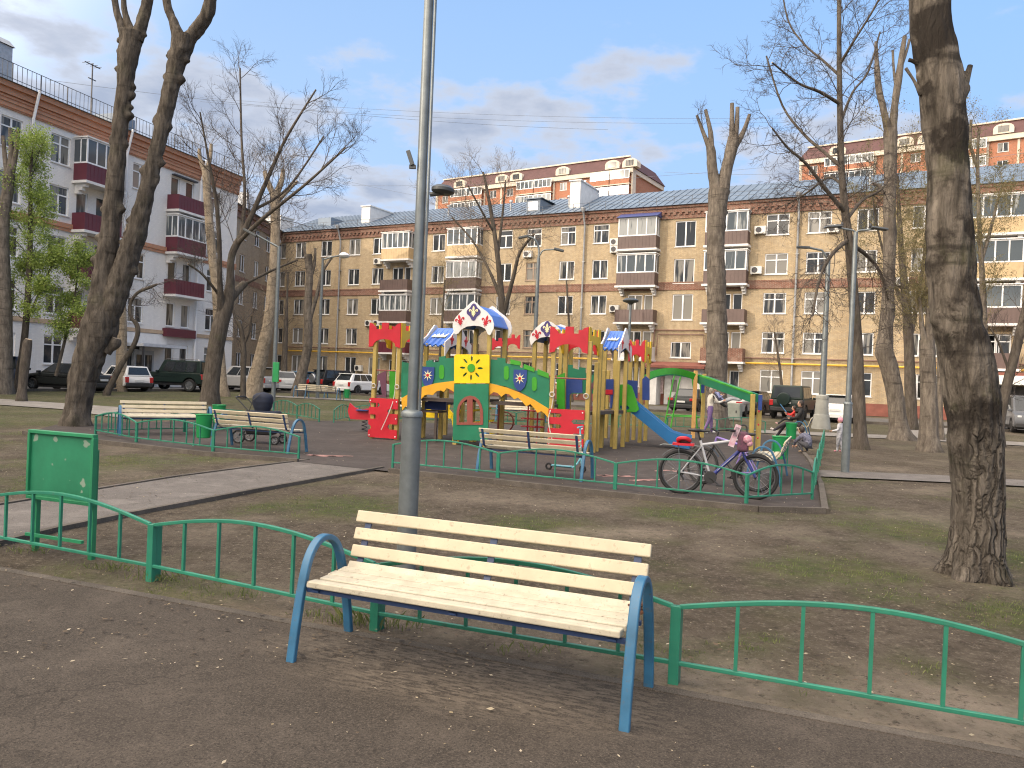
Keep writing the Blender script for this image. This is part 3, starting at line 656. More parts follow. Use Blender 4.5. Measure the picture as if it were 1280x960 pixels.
# ---------------------------------------------------------------- wing closing the corner
WF = Facade((YF.o.x + .03, 69.5), (0, 1)); wroot = thing('apartment_building', 'shaded brown brick apartment wing in the corner between white and yellow blocks', 'apartment building', (YF.o.x, 69.5, 0), WF.rz)
ops = []; wins = []
wl = 84.2 - 69.5 - .3
for px in (301, 319, 333):
    x = WF.hit(px, 380)[0]
    for k in range(5): ops.append((x - .7, x + .7, FL[k], FL[k] + 1.6)); wins.append((x, FL[k], 1.4, 1.6, 'two'))
b = MB(); wall_grid(b, wl, 0, EAVE - 1.05, ops, depth=12.5); b.build('wall', brick_mat('brown_brick', (.40, .31, .205), (.32, .245, .165), (.23, .165, .11)), wroot)
b = MB(); b.bx(-.05, wl - .45, -.12, 12.4, EAVE - 1.05, EAVE - .5); b.bx(-.05, wl - .45, -.3, 12.4, EAVE - .499, EAVE - .06); b.build('cornice', rb, wroot)
b = MB(); b.bx(0, wl, -.05, -.001, 9.5, 10.05); b.build('brick_band', rb, wroot)
for wv in wins: window(wroot, *wv)
b = MB(); b.add([(-.2, -.6, EAVE - .05), (wl, -.6, EAVE - .05), (wl, 6.2, EAVE + 2.6), (-.2, 6.2, EAVE + 2.6), (wl, 13, EAVE - .05), (-.2, 13, EAVE - .05)], [(0, 1, 2, 3), (3, 2, 4, 5), (0, 3, 5), (1, 4, 2), (0, 5, 4, 1)]); wr = b.build('roof', roof_m, wroot)
b = MB(); b.bx(8, 10, 1.5, 4, EAVE, EAVE + 2.7); b.build('chimney', plaster, wr); b = MB(); b.bx(3, 5.2, 1.5, 4, EAVE, EAVE + 3.1); b.build('chimney', plaster, wr)
# ---------------------------------------------------------------- white block on the left
WO = V((-28.6, 43.4, 0)); WD = V((6.3, 20.2, 0)).normalized(); BACK = 92.0
XF = Facade(WO - WD * BACK, WD); xroot = thing('apartment_building', 'white painted five storey apartment block with orange brick cornice and maroon balconies', 'apartment building', XF.o, XF.rz)
XL = BACK + 20.0; XE = 16.95; XFL = [1.35 + 3.0 * k for k in range(5)]
ops = []; wins = []
xc = [XF.hit(px, py)[0] for px, py in ((10, 300), (72, 300), (172, 320), (266, 350))] + [BACK - 3.4 - 3.5 * i for i in range(3)]
for i, x in enumerate(xc):
    for k in range(5):
        wd = 1.35; ops.append((x - wd / 2, x + wd / 2, XFL[k], XFL[k] + 1.7)); wins.append((x, XFL[k], wd, 1.7, 'tee' if k % 2 else 'cross'))
xb = [XF.hit(115, 250)[0], XF.hit(226, 300)[0]]
for x in xb:
    for k in range(5):
        if x == xb[0] and k == 0: continue
        for dx in (-.75, .75): ops.append((x + dx - .42, x + dx + .42, XFL[k] - (.7 if k > 1 else 0), XFL[k] + 1.7)); wins.append((x + dx, XFL[k] - (.7 if k > 1 else 0), .84, 1.7 + (.7 if k > 1 else 0), 'plain'))
b = MB(); wall_grid(b, XL, 0, XE - 1.5, ops, depth=12.5); b.build('wall', wb, xroot)
b = MB(); b.bx(-.05, XL + .05, -.10, 12.5, XE - 1.5, XE - .75); b.bx(-.05, XL + .05, -.24, 12.5, XE - .749, XE - .4); b.bx(-.05, XL + .05, -.4, 12.5, XE - .399, XE - .1)
for z in (XE - 1.42, XE - 1.15, XE - .92): b.bx(0, XL, -.15, -.101, z, z + .12)
b.build('cornice', ob, xroot)
b = MB(); b.bx(0, XL, -.07, -.001, 9.42, 9.62); b.bx(0, XL, -.12, -.001, 9.62, 9.9); b.build('brick_band', ob, xroot)
b = MB(); b.bx(0, XL, -.09, -.001, 3.75, 4.0); b.build('tan_band', tan, xroot)
for wv in wins: window(xroot, *wv)
b = MB(); b.add([(-.2, -.55, XE - .097), (XL + .2, -.55, XE - .097), (XL + .2, 6.2, XE + 1.9), (-.2, 6.2, XE + 1.9), (XL + .2, 13, XE - .097), (-.2, 13, XE - .097)], [(0, 1, 2, 3), (3, 2, 4, 5), (0, 3, 5), (1, 4, 2), (0, 5, 4, 1)]); xr = b.build('roof', roof_m, xroot)
rail = MB()
for i in range(int(XL / .3)):
    h = 1.0; rail.beam((i * .3, -.3, XE - .1), (i * .3, -.3, XE + h), .022 if i % 6 else .05, .022 if i % 6 else .05)
for z in (.15, 1.0): rail.beam((0, -.3, XE + z), (XL, -.3, XE + z), .03, .03)
rail.build('roof_railing', rail_m, xroot)
b = MB(); x = XF.hit(7, 90)[0]; b.bx(x - 1, x + .2, .8, 2, XE, XE + 2.6); b.build('chimney', plaster, xr)
b = MB(); x = XF.hit(18, 90)[0]; b.bx(x - .3, x + .5, .8, 1.6, XE, XE + 2.3); ch_ = b.build('chimney', galv, xr); b = MB(); b.add([(x - .4, .7, XE + 2.3), (x + .6, .7, XE + 2.3), (x + .6, 1.7, XE + 2.3), (x - .4, 1.7, XE + 2.3), (x - .4, 1.2, XE + 2.75), (x + .6, 1.2, XE + 2.75)], [(0, 1, 5, 4), (3, 4, 5, 2), (0, 4, 3), (1, 2, 5)]); b.build('chimney_hood', galv, ch_)
b = MB(); x = XF.hit(166, 160)[0]; b.bx(x - .8, x + .8, .6, 2.5, XE, XE + 1.1); b.build('dormer', roof_m, xr)
x = XF.hit(126, 140)[0]; b = MB(); b.beam((x, .8, XE), (x, .8, XE + 3.6), .06, .06); b.beam((x - .6, .8, XE + 3.5), (x + .6, .8, XE + 3.5), .05, .05)
for q in (-.5, -.2, .1, .4): b.beam((x + q, .5, XE + 3.5), (x + q, 1.1, XE + 3.5), .025, .025)
b.beam((x - .3, .8, XE + 2.6), (x + .3, .8, XE + 2.6), .05, .05); b.build('aerial', iron, xr)
for k in (1, 2, 3, 4):
    balcony(xroot, xb[0], XFL[k] - .75, 2.9, 1.0, bal_red, 4 if k == 4 else None, brackets=True)
for k, gl in ((4, None), (3, 4), (2, None)):
    balcony(xroot, xb[1], XFL[k] - .75, 3.0, 1.0, bal_red, gl, brackets=(k != 2))
b = MB(); x = xb[1]; b.bx(x - 1.5, x + 1.5, -.4, -.001, XFL[1] - .75, XFL[1] - .15); b.build('parapet', bal_red, xroot)
b = MB(); b.bx(xb[1] - 1.2, xb[1] + 1.2, -.35, -.05, XFL[4] + 1.75, XFL[4] + 1.85); b.build('shelf_roof', iron, xroot)
# entrance
x = XF.hit(178, 450)[0]
b = MB(); b.bx(x - 2.0, x + 2.0, -1.9, -.05, 2.75, 2.95); ca = b.build('entrance_canopy', mat('pale_canopy', (.5, .52, .55), .5), xroot)
b = MB(); b.bx(x - 2.2, x + 2.2, -.06, -.001, 2.952, 3.7); b.build('wall_panel', plaster, xroot)
for q in (-1.9, 1.9): b = MB(); b.bx(x + q - .05, x + q + .05, -1.85, -1.75, 0, 2.748); b.build('canopy_post', iron, ca)
b = MB(); b.bx(x - .9, x + .9, -.14, -.05, .05, 2.5); d = b.build('door', mat('pale_grey_door', (.38, .4, .42), .5), xroot)
b = MB(); b.bx(x - .7, x - .1, -.17, -.142, .9, 2.2); b.bx(x + .1, x + .7, -.17, -.142, .9, 2.2); b.build('door_pane', glass, d)
for px in (33, 152, 246):
    xx = XF.hit(px, 300)[0]; b = MB(); b.tube([(xx, -.6, XE), (xx, -.2, XE - 1.6), (xx, -.2, .4)], .08, 8); b.build('downpipe', white_pl, xroot, smooth=40)
# ---------------------------------------------------------------- tall blocks beyond
def tower(o, d, length, depth, h, label, skip=0):
    T = Facade(o, d); root = thing('apartment_tower', label, 'apartment tower', T.o, T.rz)
    ops = []; wl_ = []; nb = int(length / 4.2); bwid = length / nb; fl = [h - 1.9 - 3.0 * k for k in range(6)]
    for i in range(nb):
        x = (i + .5) * bwid
        for z in fl:
            if (i % 4) in (1, 2): wl_.append(('g', x, z))
            else: ops.append((x - .8, x + .8, z, z + 1.55)); wl_.append(('w', x, z))
    b = MB(); wall_grid(b, length, 0, h, ops, depth=depth); b.build('wall', hb, root)
    b = MB(); b.bx(-.3, length + .3, -.5, depth + .3, h + .003, h + .9)
    b.bx(-.3, 0, -.3, 1.2, 0, h - .003); b.bx(length, length + .3, -.3, 1.2, 0, h - .003); b.build('cornice', cream, root)
    pc = MB()
    for i in range(nb):
        if (i % 4) in (1, 2):
            for k in range(6): pass
        else:
            pc.bx(i * bwid - .18, i * bwid + .18, -.12, -.001, 0, h - .003)
    pc.build('pilaster', cream, root)
    first = None
    for tp, x, z in wl_:
        if tp == 'w':
            window(root, x, z, 1.6, 1.55, 'two')
        else:
            if first is None:
                q = MB(); q.bx(-bwid / 2 + .05, bwid / 2 - .05, -1.1, -.001, -.15, .03); first = q.build('balcony', cream, root, loc=(x, 0, z - .2))
                q = MB(); q.bx(-bwid / 2 + .1, bwid / 2 - .1, -1.05, -.98, .032, 1.0); q.build('parapet', hb, first)
                q = MB(); q.bx(-bwid / 2 + .1, bwid / 2 - .1, -1.05, -.98, 1.002, 2.6); q.build('glazing', glass_l, first)
                q = MB()
                for j in range(5): xx = -bwid / 2 + .15 + (bwid - .3) * j / 4; q.bx(xx - .06, xx + .06, -1.08, -1.052, 1.0, 2.6)
                q.bx(-bwid / 2 + .1, bwid / 2 - .1, -1.085, -1.053, 2.5, 2.65); q.bx(-bwid / 2 + .1, bwid / 2 - .1, -1.085, -1.053, .98, 1.1); q.build('glazing_frame', white_pl, first)
            else: copy_tree(first, (x, 0, z - .2), parent=root)
    H2 = h + .9; rr = 2.5; ins = 1.5
    b = MB(); a0, a1 = -.5, length + .5
    b.add([(a0, -.6, H2), (a1, -.6, H2), (a1, depth + .5, H2), (a0, depth + .5, H2), (a0 + ins, ins - .6, H2 + rr), (a1 - ins, ins - .6, H2 + rr), (a1 - ins, depth - ins, H2 + rr), (a0 + ins, depth - ins, H2 + rr)], [(0, 1, 5, 4), (1, 2, 6, 5), (2, 3, 7, 6), (3, 0, 4, 7), (4, 5, 6, 7)])
    rf = b.build('roof', tower_roof, root)
    b = MB(); b.bx(a0 + ins - .2, a1 - ins + .2, ins - .85, ins - .6, H2 + rr, H2 + rr + .25); b.build('roof_edge', cream, rf)
    for i in range(1, nb, 3):
        for dx in ((0,) if i % 2 else (-1.8, 1.8)):
            x = (i + .5) * bwid + dx
            ar = [(1.5 * math.cos(t_), .9 + .8 * math.sin(t_)) for t_ in [math.pi * j / 8 for j in range(9)]]
            b = MB(); b.prism([(1.5, 0)] + ar + [(-1.5, 0)], (x, .2, H2 + .1), (1, 0, 0), (0, 0, 1), 1.8); dm = b.build('dormer', cream, rf)
            q = MB(); q.bx(x - .8, x + .8, -.74, -.705, H2 + .35, H2 + 1.4); q.build('pane', glass, dm)
    return root
a = P(547, 250, 172); c = P(800, 250, 146)
tower((a.x, a.y, 0), (c.x - a.x, c.y - a.y), 46.5, 15, 41.4, 'orange brick tower with mansard roof showing above the middle of the yellow block')
a = P(1000, 250, 150); c = P(1290, 250, 128)
tower((a.x, a.y, 0), (c.x - a.x, c.y - a.y), 66, 15, 45.0, 'orange brick tower with mansard roof behind the bare trees at the right')
# low block closing the yard behind the viewer's left is not in view and is left out
# ================================================================ TREES
def bark_mat(name, dark, lite, sc=6.0, zs=.22, bump=.8, moss=0, rings=0, fiss=0):
    m = bpy.data.materials.new(name); m.use_nodes = True; t = m.node_tree; b = t.nodes['Principled BSDF']; b.inputs['Roughness'].default_value = .92; b.inputs['Specular IOR Level'].default_value = .15
    Lk = t.links.new; co = N(t, 'ShaderNodeTexCoord'); mp = N(t, 'ShaderNodeMapping'); mp.inputs['Scale'].default_value = (1, 1, zs); Lk(co.outputs['Object'], mp.inputs[0])
    def nse(s, d=8, r=.7, v=None):
        n = N(t, 'ShaderNodeTexNoise', i_Scale=s, i_Detail=float(d), i_Roughness=r); Lk(v or mp.outputs[0], n.inputs['Vector']); return n.outputs[0]
    def rng(x, a, b_, c, d):
        n = N(t, 'ShaderNodeMapRange'); Lk(x, n.inputs[0])
        for i, q in enumerate((a, b_, c, d)): n.inputs[i + 1].default_value = q
        return n.outputs[0]
    def mix(f, a, b_):
        n = N(t, 'ShaderNodeMix', data_type='RGBA'); Lk(f, n.inputs[0])
        for i, q in ((6, a), (7, b_)):
            if isinstance(q, tuple): n.inputs[i].default_value = q
            else: Lk(q, n.inputs[i])
        return n.outputs[2]
    f1 = nse(sc * 2.2); h = f1
    c = mix(rng(f1, .36, .66, 0, 1), (*dark, 1), (*lite, 1))
    blot = nse(sc * .22, 5, .6, co.outputs['Object'])
    c = mix(rng(blot, .52, .72, 0, .8), c, tuple(x * .75 for x in dark) + (1,))
    c = mix(rng(nse(sc * 7, 5, .75), .56, .72, 0, .6), c, tuple(x * .5 for x in dark) + (1,))
    if rings:
        mp2 = N(t, 'ShaderNodeMapping'); mp2.inputs['Scale'].default_value = (.5, .5, 3.2); Lk(co.outputs['Object'], mp2.inputs[0])
        rg = nse(2.4, 5, .6, mp2.outputs[0]); c = mix(rng(rg, .57, .70, 0, rings), c, tuple(x * .4 for x in dark) + (1,))
    if fiss:     # deep dark furrows towards the foot of the trunk
        mp3 = N(t, 'ShaderNodeMapping'); mp3.inputs['Scale'].default_value = (1, 1, .09); Lk(co.outputs['Object'], mp3.inputs[0])
        ad = N(t, 'ShaderNodeVectorMath', operation='ADD'); Lk(mp3.outputs[0], ad.inputs[0]); nv = N(t, 'ShaderNodeTexNoise', i_Scale=3.0, i_Detail=4.0); Lk(co.outputs['Object'], nv.inputs['Vector'])
        sv_ = N(t, 'ShaderNodeVectorMath', operation='SCALE'); Lk(nv.outputs[1], sv_.inputs[0]); sv_.inputs['Scale'].default_value = .22; Lk(sv_.outputs[0], ad.inputs[1])
        vo = N(t, 'ShaderNodeTexVoronoi', feature='DISTANCE_TO_EDGE', i_Scale=15.0); Lk(ad.outputs[0], vo.inputs['Vector'])
        spz = N(t, 'ShaderNodeSeparateXYZ'); Lk(co.outputs['Object'], spz.inputs[0])
        lowz = rng(MATH(t, 'ADD', spz.outputs['Z'], MATH(t, 'MULTIPLY', blot, 2.0)), 1.8, 4.2, .8, .12)
        cr_ = MATH(t, 'MULTIPLY', MATH(t, 'MULTIPLY', rng(vo.outputs['Distance'], .0, .20, 1, 0), rng(nse(2.2, 5, .7), .38, .6, .1, 1)), lowz)
        c = mix(cr_, c, (.030, .024, .019, 1)); h = MATH(t, 'SUBTRACT', h, MATH(t, 'MULTIPLY', cr_, .9))
        c = mix(MATH(t, 'MULTIPLY', rng(nse(1.5, 6, .65, co.outputs['Object']), .49, .57, 0, .92), rng(spz.outputs['Z'], .5, 1.5, .15, 1)), c, (.024, .020, .017, 1))
    if moss:
        c = mix(rng(nse(sc * .4, 6, .7, co.outputs['Object']), .55, .72, 0, moss), c, (.075, .085, .035, 1))
    Lk(c, b.inputs['Base Color'])
    bp = N(t, 'ShaderNodeBump', i_Strength=bump, i_Distance=.05); Lk(h, bp.inputs['Height']); Lk(bp.outputs[0], b.inputs['Normal'])
    return m
bark_d = bark_mat('dark_bark', (.060, .050, .041), (.135, .115, .095), 5, .25, moss=.3)
bark_b = bark_mat('big_poplar_bark', (.050, .043, .035), (.205, .178, .148), 5.0, .14, 1.0, moss=.3, rings=.75, fiss=1)
bark_m = bark_mat('maple_bark', (.045, .038, .031), (.140, .120, .098), 4.5, .22, 1.0, rings=.6, moss=.2)
bark_y = bark_mat('pale_bark', (.20, .16, .115), (.40, .33, .245), 4, .5, .6, rings=.85)
bark_g = bark_mat('grey_brown_bark', (.085, .072, .060), (.215, .185, .152), 4.5, .25, .9, rings=.7, moss=.12)
twig_m = mat('twig_bark', (.060, .048, .040), .9, var=.25)
twig_l = mat('pale_twig_bark', (.17, .135, .10), .9, var=.25)
twig_o = mat('olive_twig_bark', (.155, .125, .055), .9, var=.3)
cut_m = mat('sawn_wood', (.36, .28, .19), .85, var=.2, vs=12)
def leaf_mat(name, a, b_):
    m = bpy.data.materials.new(name); m.use_nodes = True; t = m.node_tree; b = t.nodes['Principled BSDF']; b.inputs['Roughness'].default_value = .6
    ge = N(t, 'ShaderNodeNewGeometry'); mx = N(t, 'ShaderNodeMix', data_type='RGBA'); t.links.new(ge.outputs['Random Per Island'], mx.inputs[0])
    mx.inputs[6].default_value = (*a, 1); mx.inputs[7].default_value = (*b_, 1); t.links.new(mx.outputs[2], b.inputs['Base Color'])
    tr = N(t, 'ShaderNodeBsdfTranslucent'); t.links.new(mx.outputs[2], tr.inputs[0]); ms = N(t, 'ShaderNodeMixShader'); ms.inputs[0].default_value = .4
    t.links.new(b.outputs[0], ms.inputs[1]); t.links.new(tr.outputs[0], ms.inputs[2]); t.links.new(ms.outputs[0], t.nodes['Material Output'].inputs[0]); return m
leaf_g = leaf_mat('young_green_leaves', (.14, .22, .035), (.38, .46, .11))
leaf_o = leaf_mat('olive_buds', (.12, .11, .045), (.23, .20, .09))
def rvec(s=1.0): return V((R.gauss(0, s), R.gauss(0, s), R.gauss(0, s)))
def rough_tube(mb, pts, rs, n=14, amp=.06, fr=2.2, flare=None, seed=0, lobes=5, knots=()):
    """trunk surface with lumps, fissures and root flare; flare=(height, gain)"""
    pts = [V(p) for p in pts]; k = len(pts); vs = []; prev = V((1, 0, 0))
    for i in range(k):
        t = (pts[min(i + 1, k - 1)] - pts[max(i - 1, 0)]).normalized(); a = (prev - t * prev.dot(t)).normalized(); prev = a; b = t.cross(a)
        for j in range(n):
            an = 2 * math.pi * j / n; d = a * math.cos(an) + b * math.sin(an); r = rs[i]
            q = pts[i] + d * r
            g = 1 + amp * .7 * noise.noise(V((q.x * fr / 2, q.y * fr / 2, q.z * fr / 2.2 + seed))) - amp * .2 + amp * noise.noise(V((q.x * fr * 3, q.y * fr * 3, q.z * fr + seed)))
            if n > 24: g += amp * .9 * (.35 - abs(noise.noise(V((math.cos(an) * 5.2, math.sin(an) * 5.2, q.z * 1.1 + seed * 2)))) - .4 * abs(noise.noise(V((math.cos(an) * 11, math.sin(an) * 11, q.z * 2.4 + seed)))))
            if flare:
                h = max(0, q.z) / flare[0]
                if h < 1:
                    lb = .55 + .45 * math.cos(an * lobes + seed) + .35 * noise.noise(V((math.cos(an) * 2, math.sin(an) * 2, seed)))
                    g += flare[1] * (1 - h) ** 2.2 * lb
            p = pts[i] + d * r * g
            for kp, kr, ka in knots:
                dd = (p - kp).length / kr
                if dd < 1: p = p + d * ka * (1 - dd * dd) ** 2
            vs.append(p)
    fs = [(i * n + j, i * n + (j + 1) % n, i * n + n + (j + 1) % n, i * n + n + j) for i in range(k - 1) for j in range(n)]
    c = mb.cur; mb.add(vs, fs)
    mb.add([vs[(k - 1) * n + j] for j in range(n)], [tuple(range(n))]); mb.mi[-1] = 1 if len(rs) and rs[-1] > .02 else 0
    return mb
def path3(path, Y, base, per=4):
    q = [(*(P(p[0], p[1], Y + (p[3] if len(p) > 3 else 0)) - base), p[2] / F * (Y + (p[3] if len(p) > 3 else 0)) / 2) for p in path]
    q = crom(q, per); return [V(p[:3]) for p in q], [max(.004, p[3]) for p in q]
def grow(mb, p, d, Ln, r, lvl, cfg, tips):
    sg = 5 if lvl < 2 else 4; pts = [p.copy()]; dirs = []; d = d.normalized()
    for i in range(sg):
        d = (d + rvec(cfg.get('wob', .13)) + V((0, 0, cfg.get('trop', .06)))).normalized(); p = p + d * Ln / sg; pts.append(p.copy()); dirs.append(d.copy())
    mb.tube(pts, [r * (1 - .62 * i / sg) for i in range(sg + 1)], (6, 5, 4, 3, 3, 3)[lvl], cap=False)
    if lvl >= cfg['lv']: tips.append((pts[-1], d)); tips.append((pts[-2], d)); return
    n = cfg['n'][lvl]
    for c in range(n):
        t = .22 + .78 * (c + R.random()) / n; f = t * sg; i = min(sg - 1, int(f)); q = pts[i].lerp(pts[i + 1], f - i)
        ax = dirs[i].cross(rvec()).normalized(); an = R.uniform(.42, .95)
        dd = M.Rotation(an, 3, ax) @ dirs[i]
        grow(mb, q, dd, Ln * R.uniform(.38, .66) * (1.15 - .35 * t), max(cfg.get('rmin', .004), r * .48), lvl + 1, cfg, tips)
def edge_knots(path, n, lo, hi, p0, p1):      # branch scars and burrs along a trunk path
    o = []
    for _ in range(n):
        f = R.uniform(0, len(path) - 1.001); i = int(f); a, b_ = path[i], path[i + 1]; t = f - i
        x, y, w_ = (a[k] + (b_[k] - a[k]) * t for k in range(3)); e = R.choice((-1, 1, 1, -1, R.uniform(-.7, .7)))
        o.append((x + e * w_ * .5, y, R.uniform(lo, hi), R.uniform(p0, p1)))
    return o
def tree(label, base, Y, trunk, limbs=(), tw=None, bark=None, twm=None, leaves=None, group=None, n=12, amp=.07, flare=(.7, .35), per=4, knots=(), name='tree', cat='tree', stubs=True, fr=2.2):
    b0 = P(base[0], base[1], Y); b0.z = 0
    root = thing(name, label, cat, b0, 0, group); mb = MB()
    seed = R.uniform(0, 50)
    pts, rs = path3(trunk, Y, b0, per); pts[0].z = min(pts[0].z, -.05)
    kn = [(P(a, b_, Y) - b0, kr, ka) for a, b_, kr, ka in knots]
    rough_tube(mb, pts, rs, n, amp, fr, flare, seed, knots=kn)
    allp = [(pts, rs)]
    tr = None
    for lb in limbs:
        p2, r2 = path3(lb, Y, b0, per); rough_tube(mb, p2, r2, max(6, n - 4) if n < 24 else (34 if n < 60 else 20), amp, fr * 1.5, None, seed + len(allp), knots=kn if n < 60 else ()); allp.append((p2, r2))
    tr = mb.build('trunk', [bark, cut_m], root, smooth=True)
    tips = []
    if tw:
        cb = MB()
        for src in tw:
            pi, f0, f1, cnt, Ln, r, cfg = src
            p2, r2 = allp[pi]; k = len(p2)
            for c in range(cnt):
                f = (f0 + (f1 - f0) * (c + R.random()) / cnt) * (k - 1); i = min(k - 2, int(f)); q = p2[i].lerp(p2[i + 1], f - i); t = (p2[i + 1] - p2[i]).normalized()
                if f0 > .97: dd = t + rvec(.25)
                else:
                    ax = t.cross(rvec()).normalized(); dd = M.Rotation(R.uniform(.5, 1.1), 3, ax) @ t
                grow(cb, q, dd, Ln * R.uniform(.65, 1.2), min(r, r2[i] * .8), 0, cfg, tips)
        cb.build('crown', twm or twig_m, root, smooth=True)
    if leaves:
        lm, per_tip, size, spread = leaves; lb = MB()
        for p, d in tips:
            for _ in range(per_tip):
                c = p + rvec(spread); s_ = size * R.uniform(.6, 1.4); a = rvec().normalized(); q = a.cross(rvec()).normalized()
                lb.add([c - a * s_, c + q * s_ * .45, c + a * s_, c - q * s_ * .45], [(0, 1, 2, 3)])
        lb.build('foliage', lm, root)
    return root
BARE = dict(lv=3, n=(6, 5, 4), wob=.14, trop=.05)
BARE2 = dict(lv=2, n=(6, 5), wob=.15, trop=.07)
# big trunk on the right, close to the viewer
tree('thick fissured grey brown trunk standing close behind the right end of the front fence', (1222, 722), 7.24,
     [(1218, 726, 69.9), (1219, 700, 64.4), (1222, 670, 60.7), (1223, 640, 58.9), (1222, 600, 58.9), (1219, 550, 59.8), (1215, 500, 60.7), (1208, 460, 59.8), (1203, 430, 58.0), (1196, 395, 56.1), (1190, 350, 55.2), (1187, 300, 52.4), (1186, 250, 48.8), (1184, 200, 48.8), (1180, 150, 48.8), (1177, 120, 50.6), (1174, 95, 50.6), (1169, 62, 49.7), (1163, 20, 46.9), (1160, -20, 46.0), (1157, -70, 44.2), (1155, -130, 40.5)],
     [[(1196, 118, 24.0), (1208, 96, 9.6), (1213, 82, 6.4)], [(1198, 120, 20, .1), (1203, 100, 10, .15), (1205, 90, 8, .15)], [(1152, 118, 7), (1142, 100, 3.5), (1132, 85, 4.0)], [(1150, 80, 7), (1140, 76, 5), (1136, 75, 4.8)], [(1156, -90, 24.0), (1130, -160, 14.4), (1118, -240, 11.2)], [(1156, -90, 24.0), (1180, -170, 16.0), (1190, -260, 11.2)]],
     bark=bark_b, n=88, amp=.10, flare=(.42, .42), per=11, fr=4.5,
     knots=[(1206, 112, .13, .07), (1197, 52, .07, .03), (1157, 330, .16, .035), (1222, 320, .09, .03), (1210, 128, .08, .03), (1166, 400, .12, .03), (1234, 425, .08, .025), (1228, 270, .07, .02), (1150, 95, .07, .025), (1238, 470, .09, .025), (1206, 200, .06, .02)])
# forked tree on the left
tree('large forked pollard leaning right with two dark trunks from one base', (97, 533), 19.5,
     [(95, 536, 37.0), (96, 520, 32.6), (100, 495, 30.8), (105, 470, 32.6), (114, 440, 36.1), (124, 412, 41.4), (128, 392, 37.0), (128, 360, 27.3), (132, 325, 23.8), (137, 292, 22.0), (142, 250, 22.0), (147, 195, 19.4), (151, 150, 18.5), (155, 115, 19.4), (159, 80, 22.0), (163, 56, 25.5), (166, 40, 27.3)],
     [[(130, 412, 24.6), (142, 378, 28.2), (151, 348, 27.3), (162, 315, 25.5), (171, 288, 23.8), (185, 233, 18.5), (199, 175, 17.6), (212, 117, 19.4), (219, 85, 21.1), (227, 60, 25.5), (231, 44, 27.3)],
      [(158, 52, 13.2), (151, 30, 9.7), (144, 5, 7.9), (139, -40, 7.0)], [(166, 45, 11.4), (156, 15, 7.0), (154, -25, 6.2)], [(171, 50, 15.8), (180, 20, 14.1), (186, -10, 12.3), (192, -60, 10.6)],
      [(225, 52, 17.6), (217, 28, 11.4), (209, 5, 10.6), (203, -45, 9.7)], [(233, 52, 17.6), (247, 36, 15.8), (259, 18, 15.8), (264, -8, 15.0), (272, -60, 13.2)],
      [(133, 440, 12.3), (141, 430, 10.6), (144, 422, 7.9)]],
     bark=bark_m, n=40, amp=.13, flare=(.7, .2), per=16, fr=3.2,
     knots=edge_knots([(128, 360, 28), (137, 292, 22), (142, 250, 22), (147, 195, 19), (151, 150, 19), (155, 115, 19), (159, 80, 22), (166, 40, 27)], 26, .10, .16, .06, .11) + edge_knots([(151, 348, 27), (162, 315, 25), (171, 288, 24), (185, 233, 19), (199, 175, 18), (212, 117, 19), (219, 85, 21), (231, 44, 27)], 28, .10, .16, .06, .11) + [(150, 430, .28, .10)])
# young leafing tree with cut stump in front
LEAFY = dict(lv=3, n=(5, 4, 4), wob=.16, trop=.02)
tree('young tree with fresh light green leaves before the white block', (22, 493), 36, [(21, 494, 9), (24, 465, 8), (31, 420, 8), (36, 350, 7), (38, 290, 6), (38, 230, 4), (40, 190, 3)],
     [[(34, 400, 4), (52, 360, 3), (70, 320, 2)], [(70, 470, 5, .5), (80, 430, 4, .5), (92, 380, 3, .5), (98, 330, 2, .5)]],
     [(0, .35, .98, 22, 1.35, .02, LEAFY), (1, .3, 1, 7, 1.1, .015, LEAFY), (2, .3, 1, 9, 1.0, .012, LEAFY)], bark_d, leaves=(leaf_g, 6, .050, .15), n=8, group='trees in the courtyard')
tree('short cut trunk leaning beside the parked dark sedan', (27, 503), 29.5, [(27, 506, 13), (28, 485, 11), (31, 455, 11), (34, 432, 11), (36, 424, 8)], bark=bark_d, n=12, amp=.08, flare=(.5, .3), name='cut_trunk', cat='tree trunk')
tree('pollard with stubby cut tops at the left edge of the courtyard', (4, 492), 35, [(2, 494, 26), (4, 440, 21), (4, 380, 19), (3, 300, 15), (6, 262, 14), (10, 235, 13), (12, 212, 13)],
     [[(10, 222, 8), (6, 195, 6), (4, 170, 5)], [(13, 218, 9), (14, 190, 7), (13, 160, 5)], [(14, 220, 8), (20, 190, 6), (22, 162, 5)]], bark=bark_g, n=10, group='trees in the courtyard')
tree('thin crooked leaning tree bent over beside the white estate car', (134, 491), 38, [(133, 493, 10), (140, 478, 8), (152, 455, 7), (165, 436, 6.5), (172, 418, 6), (171, 406, 6), (164, 396, 4), (163, 380, 4), (172, 366, 4), (190, 358, 4), (197, 355, 2)],
     tw=[(0, .55, 1, 12, 1.3, .018, dict(lv=2, n=(6, 5), wob=.25, trop=-.05))], bark=bark_d, n=8, flare=None, group='trees in the courtyard')
